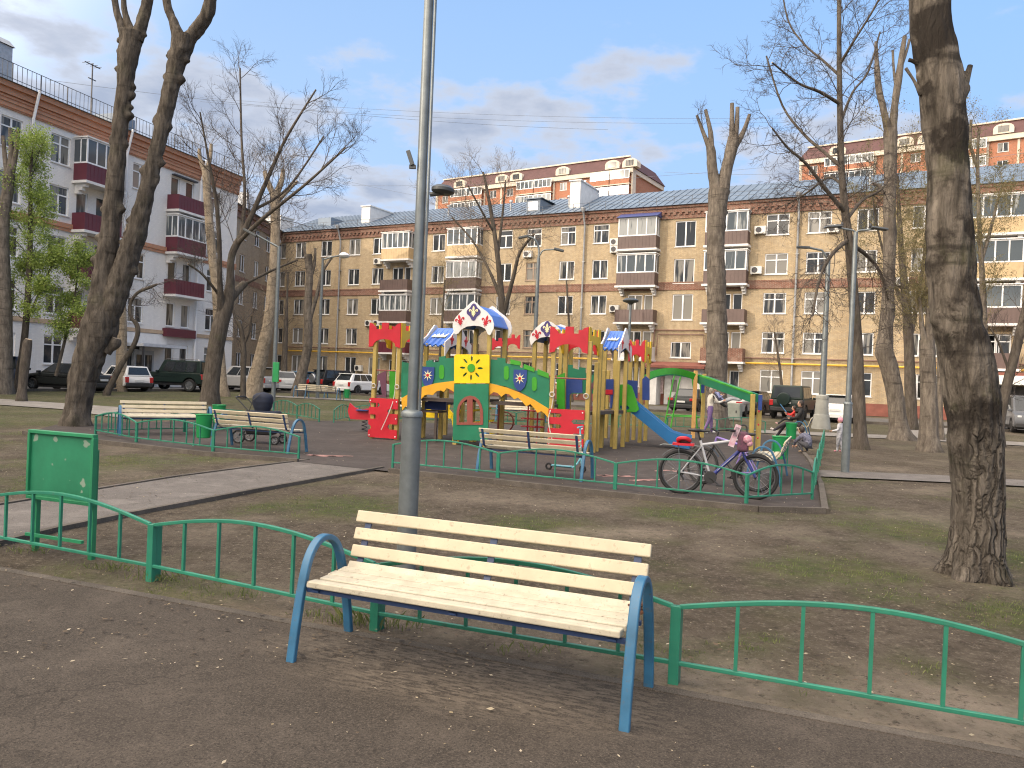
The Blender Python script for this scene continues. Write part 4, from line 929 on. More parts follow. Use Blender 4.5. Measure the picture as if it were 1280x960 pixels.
tree('dark tree trunk behind the pram benches spreading into wide bare branches', (262, 507), 33,
     [(261, 510, 25), (264, 480, 21), (269, 440, 20), (276, 405, 20), (285, 375, 16), (288, 350, 10), (290, 318, 9), (304, 291, 8), (315, 268, 6.5), (335, 222, 5), (358, 172, 3.5), (395, 112, 2)],
     [[(277, 395, 12), (275, 352, 7, -.6), (274, 300, 6, -1), (270, 250, 5, -1.3), (260, 195, 3, -1.6), (250, 140, 2, -2)], [(284, 378, 12), (296, 364, 10, .5), (306, 354, 9, .9)], [(304, 356, 4, .9), (340, 338, 3, 1.5), (372, 325, 2, 2)], [(296, 305, 6), (330, 272, 5, -.8), (380, 232, 3.5, -1.5), (432, 185, 2, -2)], [(302, 292, 5), (306, 240, 4, 1), (302, 175, 3, 1.6), (300, 85, 2, 2)], [(276, 372, 4), (255, 345, 3, -1), (235, 330, 2, -1.5)], [(318, 262, 4), (360, 235, 3, .8), (405, 170, 2, 1.4)]],
     [(0, .55, 1, 12, 2.2, .02, BARE), (1, .35, 1, 10, 1.8, .018, BARE), (3, .3, 1, 5, 1.3, .012, BARE), (4, .2, 1, 11, 2.0, .018, BARE), (5, .25, 1, 11, 1.8, .018, BARE), (6, .3, 1, 5, 1.3, .012, BARE), (7, .2, 1, 9, 1.8, .016, BARE)], bark_d, n=12, amp=.06, flare=(.6, .3), group='trees in the courtyard')
tree('pale trunk with yellowish bark rising behind the dark wide branched tree', (277, 497), 43, [(278, 499, 17), (276, 460, 13), (273, 410, 12), (271, 370, 11.5), (266, 325, 11), (262, 285, 11), (259, 240, 10), (257, 208, 10)], [[(256, 215, 7), (250, 198, 5), (249, 186, 4)], [(258, 215, 7), (263, 196, 5), (264, 180, 4)]], [(1, .9, 1, 4, 1.2, .012, BARE2), (2, .9, 1, 4, 1.2, .012, BARE2)], bark_y, twig_l, n=10, group='trees in the courtyard')
tree('pale leaning pollard trunk beside the left lamp post', (316, 495), 43, [(315, 497, 26), (319, 475, 20), (328, 440, 17), (336, 400, 14), (341, 350, 13), (344, 300, 12), (344, 262, 12), (343, 240, 12)], [[(342, 245, 8), (334, 226, 7), (331, 214, 5)], [(345, 245, 8), (352, 226, 7), (354, 212, 5)], [(346, 252, 6), (362, 236, 5), (372, 226, 3)]], [(1, .8, 1, 5, 1.8, .014, BARE), (2, .8, 1, 5, 1.8, .014, BARE), (0, .5, .95, 8, 1.0, .012, BARE2)], bark_y, twig_l, n=12, group='trees in the courtyard')
tree('pale pollard trunk in front of the blue hatchback', (374, 487), 49, [(373, 489, 18), (378, 465, 13), (385, 430, 11), (385, 380, 10), (387, 345, 9), (386, 318, 8)], [[(386, 345, 6), (383, 328, 4), (380, 308, 3)], [(387, 400, 6), (397, 365, 5), (403, 340, 4), (415, 322, 3)], [(387, 350, 5), (393, 330, 4), (394, 310, 3)]], [(0, .3, 1, 10, 1.3, .012, BARE2), (2, .3, 1, 6, 1.4, .012, BARE2)], bark_g, twig_l, n=9, group='trees in the courtyard')
tree('thin dark crooked tree before the silver crossover', (304, 490), 40, [(304, 492, 8), (304, 465, 6.5), (305, 440, 6.5), (302, 415, 6), (298, 402, 6)], [[(304, 432, 4), (311, 415, 4), (314, 395, 2.5)], [(299, 405, 4), (292, 392, 3), (290, 370, 2)]], [(0, .4, 1, 8, 1.6, .014, BARE2), (1, .3, 1, 7, 1.5, .012, BARE2), (2, .3, 1, 6, 1.5, .012, BARE2)], bark_d, n=7, flare=None, group='trees in the courtyard')
tree('bare tree with upright branches behind the castle roofs', (628, 512), 41, [(628, 514, 11), (629, 470, 9.5), (630, 430, 9), (628, 390, 9), (625, 350, 7.5), (620, 305, 6), (612, 255, 4.5), (604, 215, 2.5)],
     [[(629, 395, 6), (642, 345, 5, -.5), (650, 315, 4, -.8), (668, 292, 3, -1.2)], [(627, 375, 5), (610, 335, 3.5, .6), (590, 300, 2.5, 1.2), (565, 272, 2, 1.5)], [(622, 320, 4), (628, 270, 3, .5), (632, 225, 2, .8)], [(617, 290, 3), (600, 260, 2.5, -.8), (585, 232, 2, -1.2)]],
     [(0, .35, 1, 13, 2.0, .018, BARE), (1, .3, 1, 9, 1.7, .014, BARE), (2, .3, 1, 9, 1.7, .014, BARE), (3, .3, 1, 7, 1.6, .012, BARE), (4, .3, 1, 6, 1.5, .012, BARE)], bark_d, twig_l, n=9, group='trees in the courtyard')
tree('tall thick pollard with a two armed cut top beside the swing', (895, 538), 32, [(893, 540, 34), (894, 518, 30), (895, 490, 28), (896, 440, 26), (896, 390, 24), (895, 340, 22.5), (895, 290, 22), (897, 255, 24), (899, 238, 26)],
     [[(897, 245, 18), (891, 215, 13), (889, 192, 12), (887, 180, 10)], [(889, 190, 8), (880, 168, 5), (871, 144, 3.5)], [(889, 185, 8), (888, 165, 6), (882, 137, 4)], [(901, 245, 20), (908, 212, 15), (914, 188, 15), (917, 172, 15)], [(915, 180, 8), (915, 150, 6), (915, 129, 5)], [(918, 178, 8), (921, 155, 6), (922, 134, 5)], [(918, 185, 8), (929, 165, 6), (937, 143, 4)]],
     [(2, .5, 1, 3, .8, .012, BARE2), (4, .2, .8, 4, .9, .012, BARE2)], bark_g, twig_m, n=18, amp=.09, flare=(.9, .55), per=6, fr=2.6, group='trees in the courtyard', knots=edge_knots([(895, 490, 28), (896, 440, 26), (896, 390, 24), (895, 340, 22.5), (895, 290, 22), (897, 245, 24)], 22, .12, .2, .06, .10))
tree('slender dark bare tree with many spreading branches behind the double headed lamp', (1076, 564), 23, [(1076, 567, 21), (1075, 540, 16), (1073, 490, 15), (1071, 430, 14), (1067, 370, 12), (1062, 310, 11), (1056, 260, 9.5), (1052, 210, 8), (1050, 140, 7), (1049, 70, 6), (1049, 0, 5), (1050, -80, 3)],
     [[(1056, 265, 6), (1035, 240, 5, -.5), (1008, 205, 4, -1), (985, 185, 3, -1.4), (965, 160, 2, -1.8)], [(1051, 208, 5), (1030, 190, 4, .5), (1005, 168, 3.5, 1), (978, 132, 2.5, 1.5), (958, 70, 2, 1.8)], [(1050, 130, 4.5), (1025, 115, 4, -.6), (998, 104, 3, -1), (965, 78, 2, -1.5)], [(1050, 95, 4), (1028, 75, 3, .6), (1005, 55, 2.5, 1), (985, 25, 2, 1.5), (975, -30, 1.5, 1.8)], [(1052, 150, 4), (1066, 115, 3, .6), (1085, 90, 2.5, 1), (1100, 40, 2, 1.5)], [(1050, 80, 4), (1068, 50, 3, -.6), (1090, 15, 2.5, -1), (1120, -40, 2, -1.5)],
      [(1060, 300, 6), (1040, 318, 4.5, -.6), (1024, 350, 3.5, -1), (1016, 395, 2.5, -1.3)], [(1063, 305, 6), (1082, 318, 4.5, .6), (1100, 340, 3.5, 1), (1110, 375, 2.5, 1.4)], [(1058, 275, 5), (1078, 250, 4, .8), (1100, 238, 3, 1.3), (1118, 215, 2, 1.7)], [(1052, 230, 4), (1035, 222, 3, 1), (1010, 240, 2.5, 1.5), (985, 255, 2, 2)]],
     [(0, .5, 1, 14, 1.6, .016, BARE)] + [(i, .2, 1, 9 if i < 7 else 15, 1.2, .012, dict(lv=3, n=(5, 4, 4), wob=.22, trop=.02 if i < 7 else -.05)) for i in range(1, 11)] + [(0, .25, .5, 10, 1.3, .013, dict(lv=3, n=(5, 4, 4), wob=.24, trop=-.06))], bark_d, twig_m, n=14, amp=.05, flare=(.5, .35), group='trees in the courtyard')
tree('pollard with swollen trunk and tall cut stubs right of the slender dark tree', (1126, 551), 28.5, [(1126, 553, 30), (1123, 530, 22), (1119, 495, 20), (1113, 465, 20), (1106, 440, 21), (1107, 415, 18), (1110, 370, 14), (1112, 320, 15), (1112, 260, 14), (1113, 205, 15), (1113, 165, 16)],
     [[(1112, 172, 11), (1105, 140, 8), (1098, 108, 8), (1096, 80, 6), (1095, 52, 4)], [(1115, 172, 12), (1118, 135, 9), (1123, 100, 9), (1127, 70, 7), (1131, 45, 5)], [(1120, 110, 4), (1117, 85, 3), (1116, 63, 3)], [(1126, 85, 4), (1133, 65, 3.5), (1137, 49, 3)], [(1105, 240, 7), (1098, 232, 5), (1090, 230, 3)]],
     [(0, .45, .98, 12, 1.5, .012, BARE2)], bark_g, twig_o, (leaf_o, 2, .035, .10), n=14, amp=.09, flare=(.6, .45), group='trees in the courtyard', knots=[(1098, 440, .25, .09)] + edge_knots([(1119, 495, 20), (1107, 415, 18), (1110, 370, 14), (1112, 320, 15), (1112, 260, 14), (1113, 205, 15)], 16, .10, .17, .05, .09))
WIL = dict(lv=3, n=(5, 5, 4), wob=.13, trop=.09)
tree('budding olive tree with upright twigs behind the swollen pollard', (1139, 532), 37, [(1139, 534, 16), (1138, 490, 14), (1136, 430, 12), (1133, 380, 10), (1128, 330, 8), (1124, 270, 5), (1122, 220, 3)], [[(1138, 420, 7), (1148, 370, 5), (1156, 310, 4), (1160, 240, 2)], [(1134, 390, 6), (1112, 340, 4), (1098, 290, 3), (1090, 240, 2)]],
     [(0, .3, 1, 15, 1.9, .016, WIL), (1, .2, 1, 12, 1.8, .014, WIL), (2, .2, 1, 11, 1.8, .014, WIL)], bark_d, twig_o, (leaf_o, 2, .034, .09), n=9, group='trees in the courtyard')
tree('stout pollard trunk left of the big near trunk', (1162, 566), 23.3, [(1162, 569, 29), (1161, 545, 23), (1161, 505, 20), (1160, 465, 19), (1159, 440, 18), (1159, 425, 17)], [[(1158, 435, 10), (1152, 405, 6), (1150, 370, 4)], [(1161, 435, 11), (1166, 395, 7), (1170, 340, 5), (1172, 270, 3)], [(1160, 430, 8), (1160, 390, 6), (1158, 330, 4)]], [(1, .3, 1, 7, 1.1, .012, WIL), (2, .3, 1, 9, 1.2, .012, WIL), (3, .3, 1, 8, 1.2, .012, WIL)], bark_g, twig_o, (leaf_o, 1, .028, .07), n=14, amp=.08, flare=(.6, .4), group='trees in the courtyard')
tree('slim trunk between the stout pollard and the big near trunk', (1176, 549), 29.5, [(1176, 551, 10), (1175, 520, 7), (1175, 470, 7), (1174, 400, 6), (1176, 320, 4), (1180, 240, 2.5)], [], [(0, .4, 1, 14, 1.6, .012, WIL)], bark_g, twig_o, (leaf_o, 1, .03, .08), n=8, group='trees in the courtyard')
tree('budding olive tree partly hidden by the big near trunk', (1236, 540), 35, [(1234, 543, 13), (1232, 480, 11), (1230, 420, 9), (1228, 350, 7), (1224, 280, 5), (1222, 200, 4), (1224, 160, 3)], [[(1226, 330, 5), (1240, 280, 4), (1252, 230, 2)], [(1222, 210, 5), (1213, 180, 4), (1214, 150, 4)]], [(0, .3, 1, 16, 1.8, .014, WIL), (1, .1, 1, 10, 1.5, .012, WIL)], bark_g, twig_o, (leaf_o, 2, .034, .09), n=8, group='trees in the courtyard')
tree('thin trunk leaning right at the right edge before the parked van', (1247, 545), 27, [(1246, 547, 17), (1250, 520, 13), (1258, 485, 12), (1268, 445, 11), (1279, 400, 10), (1296, 330, 9), (1315, 250, 7)], [[(1262, 465, 4), (1248, 428, 3), (1238, 410, 2)]], [(0, .2, .8, 9, 1.7, .014, BARE2), (1, .3, 1, 5, .9, .01, BARE2)], bark_d, n=10, flare=(.5, .3), group='trees in the courtyard')
tree('small bare sapling against the yellow wall left of the off-roader', (978, 498), 53, [(978, 500, 4), (976, 470, 3.5), (972, 440, 3), (968, 415, 2)], [], [(0, .2, 1, 12, 1.5, .012, BARE)], bark_d, twig_l, n=6, flare=None, group='trees in the courtyard')
tree('small bare tree against the yellow wall above the left bridge of the castle', (548, 498), 60, [(548, 500, 5), (550, 450, 4), (553, 400, 3), (556, 350, 2)], [], [(0, .25, 1, 16, 2.6, .016, BARE)], bark_d, twig_o, n=6, flare=None, group='trees in the courtyard')
tree('thin climbing sapling on the yellow wall beside the middle downpipe', (716, 500), 60, [(715, 502, 4), (714, 450, 3.5), (711, 400, 3), (708, 350, 2)], [], [(0, .3, 1, 12, 1.7, .012, BARE2)], bark_d, twig_l, n=6, flare=None, group='trees in the courtyard')
tree('dark bare tree in the corner beside the brown wing', (356, 478), 58, [(355, 482, 8), (356, 445, 7), (357, 415, 6), (358, 390, 4), (360, 340, 2)], [], [(0, .35, 1, 12, 2.0, .014, BARE2)], bark_d, twig_m, n=7, flare=None, group='trees in the courtyard')
tree('slim bare tree behind the entrance of the white block', (150, 487), 44, [(151, 489, 15), (152, 440, 13), (153, 390, 10), (151, 340, 7), (160, 280, 4)], [], [(0, .4, 1, 12, 2.0, .014, BARE2)], bark_y, twig_l, n=8, flare=(.5, .2), group='trees in the courtyard')
# ================================================================ FENCES, BENCHES, LAMPS
green_p = mat('green_fence_paint', (.024, .185, .118), .38, var=.2, vs=4, dirt=.35)
green_b = mat('green_board_paint', (.020, .190, .085), .45, var=.22, vs=2.5)
green_bin = mat('green_bin_paint', (.015, .26, .075), .45, var=.15)
blue_p = mat('blue_bench_paint', (.030, .120, .220), .42, var=.25, vs=6, dirt=.6)
slat_m = mat('cream_slat_paint', (.47, .41, .29), .55, var=.12, vs=6, dirt=.5)
slat_w = mat('worn_white_slat_paint', (.45, .41, .315), .6, var=.18, vs=9, dirt=.8)
navy_p = mat('dark_blue_bench_paint', (.022, .045, .115), .4, var=.2)
steel = mat('galvanised_steel', (.165, .185, .19), .42, metal=.45, var=.16, vs=9, bump=.05, bs=60)
steel_d = mat('dark_lamp_housing', (.075, .082, .085), .45, metal=.3)
black_r = mat('black_rubber', (.014, .014, .015), .75, var=.2)
# ---- fence panel, 2 m long, x along
PAN = None
def fence_panel(p0, p1, label, group, hp=.41, hm=.545):
    global PAN
    p0, p1 = V((p0[0], p0[1], 0)), V((p1[0], p1[1], 0)); d = p1 - p0; ln = d.length
    if PAN is None:
        PAN = thing('low_fence', label, 'fence', p0, math.atan2(d.y, d.x), group)
        arc = lambda x: hp + (hm - hp) * math.sin(math.pi * x / 2)
        b = MB(); b.strip([(x, 0, arc(x)) for x in [.02 + 1.96 * i / 18 for i in range(19)]], .026, .026, (0, 1, 0)); b.build('top_rail', green_p, PAN, bevel=.004)
        b = MB(); b.beam((.02, 0, .1), (1.98, 0, .1), .024, .024); b.build('bottom_rail', green_p, PAN, bevel=.004)
        base = None
        for i in range(1, 6):
            x = 2 * i / 6
            b = MB(); b.bx(-.010, .010, -.010, .010, .113, arc(x) - .012); b.build('baluster', green_p, PAN, loc=(x, 0, 0))
        for x in (.012, 1.988):
            b = MB(); b.bx(-.018, .018, -.018, .018, -.06, hp + .01); b.build('post', green_p, PAN, bevel=.004, loc=(x, 0, 0))
        r = PAN
    else:
        r = copy_tree(PAN, p0, math.atan2(d.y, d.x), label); r['group'] = group
    r.scale = (ln / 2, 1, 1); return r
gf = 'green arched fence panels along the foreground pavement'
FP = [(-6.5, 7.6), (-4.6, 6.78), (-2.71, 5.94), (-.82, 5.0), (.97, 4.33), (2.82, 3.6), (4.6, 2.9)]
for i, l in enumerate(('green arched fence panel leaving the photo beyond the small green board', 'green arched fence panel in front of the small green board', 'green arched fence panel left of the front bench', 'green arched fence panel behind the front bench', 'green arched fence panel right of the front bench')):
    fence_panel(FP[i], FP[i + 1], l, gf)
def stake(p, label):
    b = MB(); b.bx(-.03, .03, -.03, .03, -.05, .40); o = b.build('iron_stake', green_p, bevel=.004); o.location = (p[0], p[1], 0); o.rotation_euler = (0, 0, math.atan2(U.y, U.x)); tag(o, label, 'stake', gf)
stake((.97 + W.x * .045, 4.33 + W.y * .045), 'thick green stake at the fence joint right of the front bench'); stake((-.82 + W.x * .045, 5.0 + W.y * .045), 'thick green stake at the fence joint behind the left half of the front bench'); stake((-2.71 + W.x * .045, 5.94 + W.y * .045), 'thick green stake at the fence joint two steps left of the front bench')
gp = 'green arched fence panels round the playground'
Q = [(-2.03, 13.52), (-.17, 12.74), (1.65, 11.93), (3.41, 11.05)]
for i, l in enumerate(('green playground fence panel crossed by the tall grey lamp post', 'green arched playground fence panel before the bench in front of the castle', 'green arched playground fence panel before the rear wheel of the silver bicycle')): fence_panel(Q[i], Q[i + 1], l, gp)
fence_panel((3.41, 11.05), (4.62, 11.75), 'short green fence panel by the front wheel of the silver bicycle', gp)
dv = V((.385, .923, 0))
rl = ['nearest corner', 'empty bench seen end on', 'lower green bin', 'crouching child', 'upright green bin', 'seated woman', 'far right corner']
for i in range(6):
    a = V((4.62, 11.75, 0)) + dv * 2.05 * i; fence_panel(a, a + dv * 2.0, 'green fence panel on the right playground side beside the ' + rl[i], gp)
Q = [(-9.3, 17.4), (-7.7, 16.0), (-5.68, 14.88), (-3.85, 14.24)]
for i, l in enumerate(('green arched fence panel near the forked tree at the left end of the playground', 'green arched fence panel before the leftmost cream bench', 'green arched fence panel before the bench with the pram')): fence_panel(Q[i], Q[i + 1], l, gp)
Q = [(-9.3, 17.4), (-7.95, 18.95), (-6.6, 20.5)]
for i, l in enumerate(('green arched fence panel behind the left arm of the leftmost cream bench', 'green arched fence panel behind the right end of the leftmost cream bench')): fence_panel(Q[i], Q[i + 1], l, gp)
Q = [(-8.57, 28.0), (-7.24, 26.3), (-6.06, 24.6)]
for i, l in enumerate(('green arched fence panel beside the left lamp post base on the lawn', 'green arched fence panel at the back left corner of the playground')): fence_panel(Q[i], Q[i + 1], l, gp)
fence_panel((-5.6, 24.6), (-5.5, 26.5), 'green arched fence panel standing end on at the back left opening', gp)
Q = [(-5.5, 26.5), (-3.6, 27.0), (-1.7, 27.4), (.2, 27.9), (2.1, 28.4), (4.0, 28.8), (5.9, 29.2), (7.8, 29.3), (9.6, 29.2)]
bl = ['left of the castle below the white hatchback', 'behind the red left tower of the castle', 'seen under the left bridge of the castle', 'seen under the right bridge of the castle', 'behind the red right tower of the castle', 'behind the blue slide', 'behind the swing frame', 'between the tall pollard and the right corner']
for i, l in enumerate(bl): fence_panel(Q[i], Q[i + 1], 'green fence panel at the playground back ' + l, gp)
# ---- bench, 1.9 m, x along, front towards -y
BEN = None
def bench(loc, rz, label, group):
    global BEN
    if BEN is None:
        BEN = thing('park_bench', label, 'bench', loc, rz, group)
        prof = crom([(-.305, -.03), (-.268, .20), (-.222, .42), (-.165, .575), (-.075, .652), (.03, .648), (.118, .575), (.185, .42), (.245, .20), (.285, -.03)], 5)
        for x in (-.955, .955):
            b = MB(); b.strip([(0, p.x, p.y) for p in prof], .052, .034, (1, 0, 0)); b.build('arm_frame', blue_p, BEN, bevel=.006, loc=(x, 0, 0), smooth=35)
        b = MB(); L_ = .905
        def slat(mb, y, z, w_, t, a, l0=-L_, l1=L_):
            mx = M.Rotation(a, 3, 'X'); mb.box(((l0 + l1) / 2, y, z), (l1 - l0, w_, t), mx=mx)
        for y, z, a in ((-.205, .430, -.06), (-.106, .434, .02), (-.007, .436, .05), (.092, .440, .08)): slat(b, y, z, .082, .036, a, -L_ + R.uniform(-.012, .012), L_ + R.uniform(-.012, .012))
        slat(b, .172, .452, .062, .030, .95, -L_, L_ - .02)
        b.build('seat', slat_w, BEN, bevel=.007)
        b = MB()
        for y, z in ((.240, .533), (.276, .634), (.312, .735)): slat(b, y, z, .073, .030, 1.22, -L_ - .03 + R.uniform(-.012, .012), L_ + .03 + R.uniform(-.012, .012))
        b.build('backrest', slat_m, BEN, bevel=.007)
        for x in (-.86, 0, .86):
            b = MB(); b.strip([(0, p[0], p[1]) for p in crom([(-.235, .396), (0, .398), (.12, .405), (.19, .455), (.238, .49), (.337, .762)], 4)], .042, .010, (1, 0, 0)); b.build('back_support', navy_p, BEN, loc=(x, 0, 0))
        for y in (-.20, .12):
            b = MB(); b.beam((-.93, y, .392), (.93, y, .392), .03, .022); b.build('seat_rail', navy_p, BEN)
        r = BEN
    else:
        r = copy_tree(BEN, loc, rz, label); r['group'] = group
    return r
ub = math.atan2(U.y, U.x)
gb = 'cream slatted benches with blue frames'
FRONT = bench((-.18, 4.295, 0), math.atan2(-.70, 1.80), 'large cream slatted bench with blue arms standing in the foreground before the fence', gb)
def mid(a, b_): return ((a[0] + b_[0]) / 2, (a[1] + b_[1]) / 2)
bench((.44, 13.32, 0), math.atan2(-.80, 1.76) + math.pi, 'cream bench seen from behind in front of the right half of the castle', gb)
bench((-5.05, 15.62, 0), math.atan2(-.8, 1.9) + math.pi, 'cream bench seen from behind with the dark pram parked behind it', gb)
bench((-8.0, 18.0, 0), math.atan2(.50, .86), 'cream bench seen from the front at the left end of the playground', gb)
bench((4.72, 14.1, 0), math.atan2(.923, .385) + math.pi, 'cream bench seen end on behind the front wheel of the silver bicycle', gb)
bench((9.55, 25.5, 0), math.atan2(.923, .385) + math.pi, 'cream bench with the seated woman on it', gb)
bench((-10.9, 44.8, 0), -.15 + math.pi, 'nearer of the two small cream benches on the far path', gb)
bench((-12.0, 46.4, 0), -.15, 'farther of the two small cream benches on the far path', gb)
bench((.4, 30.6, 0), -.1, 'white looking bench seen through the right bridge of the castle', gb)
bench((-3.6, 29.0, 0), -.1, 'far bench seen between the lamp post and the red left tower', gb)
b = MB()
for i in range(9): b.box((.885 + R.uniform(-.012, .022), .172 + R.uniform(-.006, .006), .430 + .006 * i), (R.uniform(.03, .075), .028, .010))
b.build('splintered_end', mat('rotten_wood', (.12, .055, .03), .9, var=.4, vs=30), FRONT)
# ---- green bin on a stand
BIN = None
def bin_(loc, rz, label, tilt=0):
    global BIN
    gr = 'green litter bins'
    if BIN is None:
        BIN = thing('litter_bin', label, 'litter bin', loc, rz, gr)
        b = MB(); b.lathe([(.125, 0), (.135, .01), (.165, .46), (.172, .475), (.160, .475), (.13, .03)], (0, 0, .17), 18); b.build('bucket', green_bin, BIN, smooth=40)
        b = MB(); b.tube([(-.185, 0, 0), (-.185, 0, .5)], .014, 8); b.tube([(.185, 0, 0), (.185, 0, .5)], .014, 8); b.beam((-.185, 0, .48), (.185, 0, .48), .012, .012); b.beam((-.185, -.15, .006), (-.185, .15, .006), .03, .012); b.beam((.185, -.15, .006), (.185, .15, .006), .03, .012); b.build('stand', green_p, BIN)
        b = MB(); b.torus((0, 0, .645), .170, .010, (0, 0, 1), 20, 6); b.build('rim', green_bin, BIN)
        return BIN
    return copy_tree(BIN, loc, rz, label)
bin_((P(255, 530, 15.9).x, 15.9, 0), .3, 'bright green bin between the two left benches'); bin_((P(274, 510, 20.0).x, 20.0, 0), .3, 'darker green bin behind the bench with the pram')
bin_((P(989, 540, 23.6).x, 23.6, 0), .4, 'bright green bin beside the seated woman'); bin_((P(975, 560, 16.6).x, 16.6, 0), .2, 'green bin half hidden by the bench seen end on')
bin_((-9.2, 43.4, 0), .2, 'small far green bin beside the far pair of benches')
# ---- small green board
Yb = 6.72; a = P(41, 540, Yb); c = P(118, 548, Yb - .25)
br = thing('notice_board', 'small weathered green metal board on two posts at the left fence', 'notice board', (a.x, Yb, 0), math.atan2(-.25, c.x - a.x)); wl_ = math.hypot(c.x - a.x, .25)
tl = M.Rotation(-.12, 4, 'X')
b = MB(); b.bx(0, wl_, -.006, .006, .47, 1.005)
bmat = mat('flaking_green_board_paint', (.020, .170, .088), .45, var=.2, vs=3)
t = bmat.node_tree; bs_ = t.nodes['Principled BSDF']; lk = bs_.inputs['Base Color'].links[0].from_socket
co = N(t, 'ShaderNodeTexCoord'); nn = N(t, 'ShaderNodeTexNoise', i_Scale=9.0, i_Detail=2.0, i_Roughness=.4); t.links.new(co.outputs['Object'], nn.inputs['Vector'])
rr = N(t, 'ShaderNodeMapRange'); t.links.new(nn.outputs[0], rr.inputs[0])
for i, q in enumerate((.665, .69, 0, 1)): rr.inputs[i + 1].default_value = q
mm = N(t, 'ShaderNodeMix', data_type='RGBA'); t.links.new(rr.outputs[0], mm.inputs[0]); t.links.new(lk, mm.inputs[6]); mm.inputs[7].default_value = (.20, .27, .21, 1); t.links.new(mm.outputs[2], bs_.inputs['Base Color'])
b.build('panel', bmat, br)
b = MB(); b.bx(-.02, wl_ + .02, -.03, .02, 1.006, 1.035); b.bx(-.02, wl_ + .02, -.03, .02, .44, .469); b.bx(-.025, .0, -.03, .02, .469, 1.006); b.bx(wl_, wl_ + .025, -.03, .02, .469, 1.006); b.build('board_frame', green_b, br, bevel=.003)
for x in (.03, wl_ - .03):
    b = MB(); b.bx(-.022, .022, .022, .062, -.05, .9); b.build('post', green_b, br, loc=(x, 0, 0))
b = MB(); b.beam((.03, -.05, .14), (wl_ - .03, -.05, .14), .025, .025); b.build('cross_bar', green_b, br)
# ---- lamp posts
def lamp(px, py, Y, h, r0, r1, label, collar=None, lean=0, name='lamp_post'):
    g = P(px, py, Y); root = thing(name, label, 'lamp post', (g.x, Y, 0), 0, 'lamp posts in the courtyard')
    b = MB()
    if collar: b.tube([(0, 0, -.05), (0, 0, collar)], r0, 20); b.tube([(0, 0, collar), (0, 0, h)], [r1, r1 * .8], 16); b.lathe([(r1, 0), (r0 * 1.12, 0), (r0 * 1.12, .03), (r0 * 1.0, .045), (r1, .06)], (0, 0, collar - .02), 20)
    else: b.tube([(0, 0, -.05), (0, 0, h)], [r0, r1], 14)
    b.build('mast', steel, root, smooth=40); return root
c0 = P(508, 690, 6.6)
L0 = lamp(508, 690, 6.6, 6.6, .084, .046, 'tall grey steel lamp post close behind the front bench', collar=1.31)
b = MB(); b.tube([(.075, .0, 3.18), (.19, 0, 3.20)], .02, 8); b.build('floodlight_arm', steel_d, L0)
b = MB(); b.lathe([(.02, -.03), (.075, -.03), (.098, -.012), (.100, .012), (.07, .035), (.02, .045)], (.185, 0, 3.22), 24, (.08, 0, 1)); b.build('lamp_head', steel_d, L0, smooth=40)
b = MB(); b.tube([(.062, -.02, 1.3), (.060, -.02, 3.2), (.056, -.02, 5)], .013, 8); b.build('conduit', steel, L0)
b = MB(); b.box((-.098, -.03, 3.47), (.035, .06, .13), mx=M.Rotation(-.35, 3, 'Y')); b.build('camera_housing', steel_d, L0, bevel=.004)
b = MB(); b.beam((-.05, -.03, 3.40), (-.105, -.03, 3.40), .03, .03); b.build('camera_bracket', steel_d, L0)
l1 = lamp(341, 512, 31.5, 6.6, .09, .07, 'grey lamp post with slanted head arm behind the pram bench')
b = MB(); b.tube([(0, 0, 6.55), (-.4, 0, 6.75), (-.9, -.1, 7.0)], .04, 8); b.build('arm', steel, l1)
b = MB(); b.box((-1.15, -.12, 7.08), (.6, .22, .1), mx=M.Rotation(.45, 3, 'Y')); b.build('lamp_head', steel_d, l1, bevel=.02)
b = MB(); b.bx(-.02, .22, -.16, -.05, 1.1, 1.9); b.build('control_box', green_bin, l1, bevel=.01)
l2 = lamp(397, 487, 46, 8.3, .11, .07, 'thin grey lamp post with round head behind the far pair of benches')
b = MB(); b.tube([(0, 0, 8.2), (.6, 0, 8.4), (1.1, 0, 8.5)], .045, 8); b.build('arm', steel, l2)
b = MB(); b.lathe([(.05, -.18), (.28, -.1), (.34, 0), (.2, .14), (.05, .2)], (1.25, 0, 8.5), 14); b.build('lamp_head', mat('white_lamp_glass', (.6, .6, .6), .3), l2, smooth=40)
l3 = lamp(665, 515, 38, 7.6, .13, .08, 'grey lamp post with two unequal curved arms behind the castle')
b = MB(); b.tube(crom([(0, 0, 7.55), (-.02, 0, 8.1), (-.25, 0, 8.5), (-.62, 0, 8.62)], 5), .05, 8); b.tube(crom([(0, 0, 7.6), (.2, 0, 7.95), (.6, 0, 8.02), (.8, 0, 8.02)], 4), .04, 8); b.build('arm', steel, l3)
for xx, zz_, an in ((-.78, 8.58, .25), (.98, 8.02, -.2)):
    b = MB(); b.box((0, 0, 0), (.5, .2, .12), mx=M.Rotation(-an, 3, 'Y')); b.build('lamp_head', steel_d, l3, bevel=.03, loc=(xx, 0, zz_))
l4 = lamp(783, 500, 31, 4.85, .07, .05, 'slim grey lamp post with a mushroom head behind the blue castle roof')
b = MB(); b.lathe([(.05, -.12), (.12, -.06), (.30, .0), (.33, .05), (.2, .13), (.03, .16)], (0, 0, 4.9), 18); b.build('lamp_head', steel_d, l4, smooth=40)
l5 = lamp(1056, 594, 16, 4.95, .082, .055, 'grey lamp post with two flat heads beside the toddler in silver', collar=1.42)
b = MB(); b.tube(crom([(-.36, 0, 5.03), (-.18, 0, 5.0), (-.05, 0, 4.98), (0, 0, 4.92)], 4), .022, 8); b.tube(crom([(.36, 0, 5.03), (.18, 0, 5.0), (.05, 0, 4.98), (0, 0, 4.92)], 4), .022, 8); b.build('arm', steel, l5)
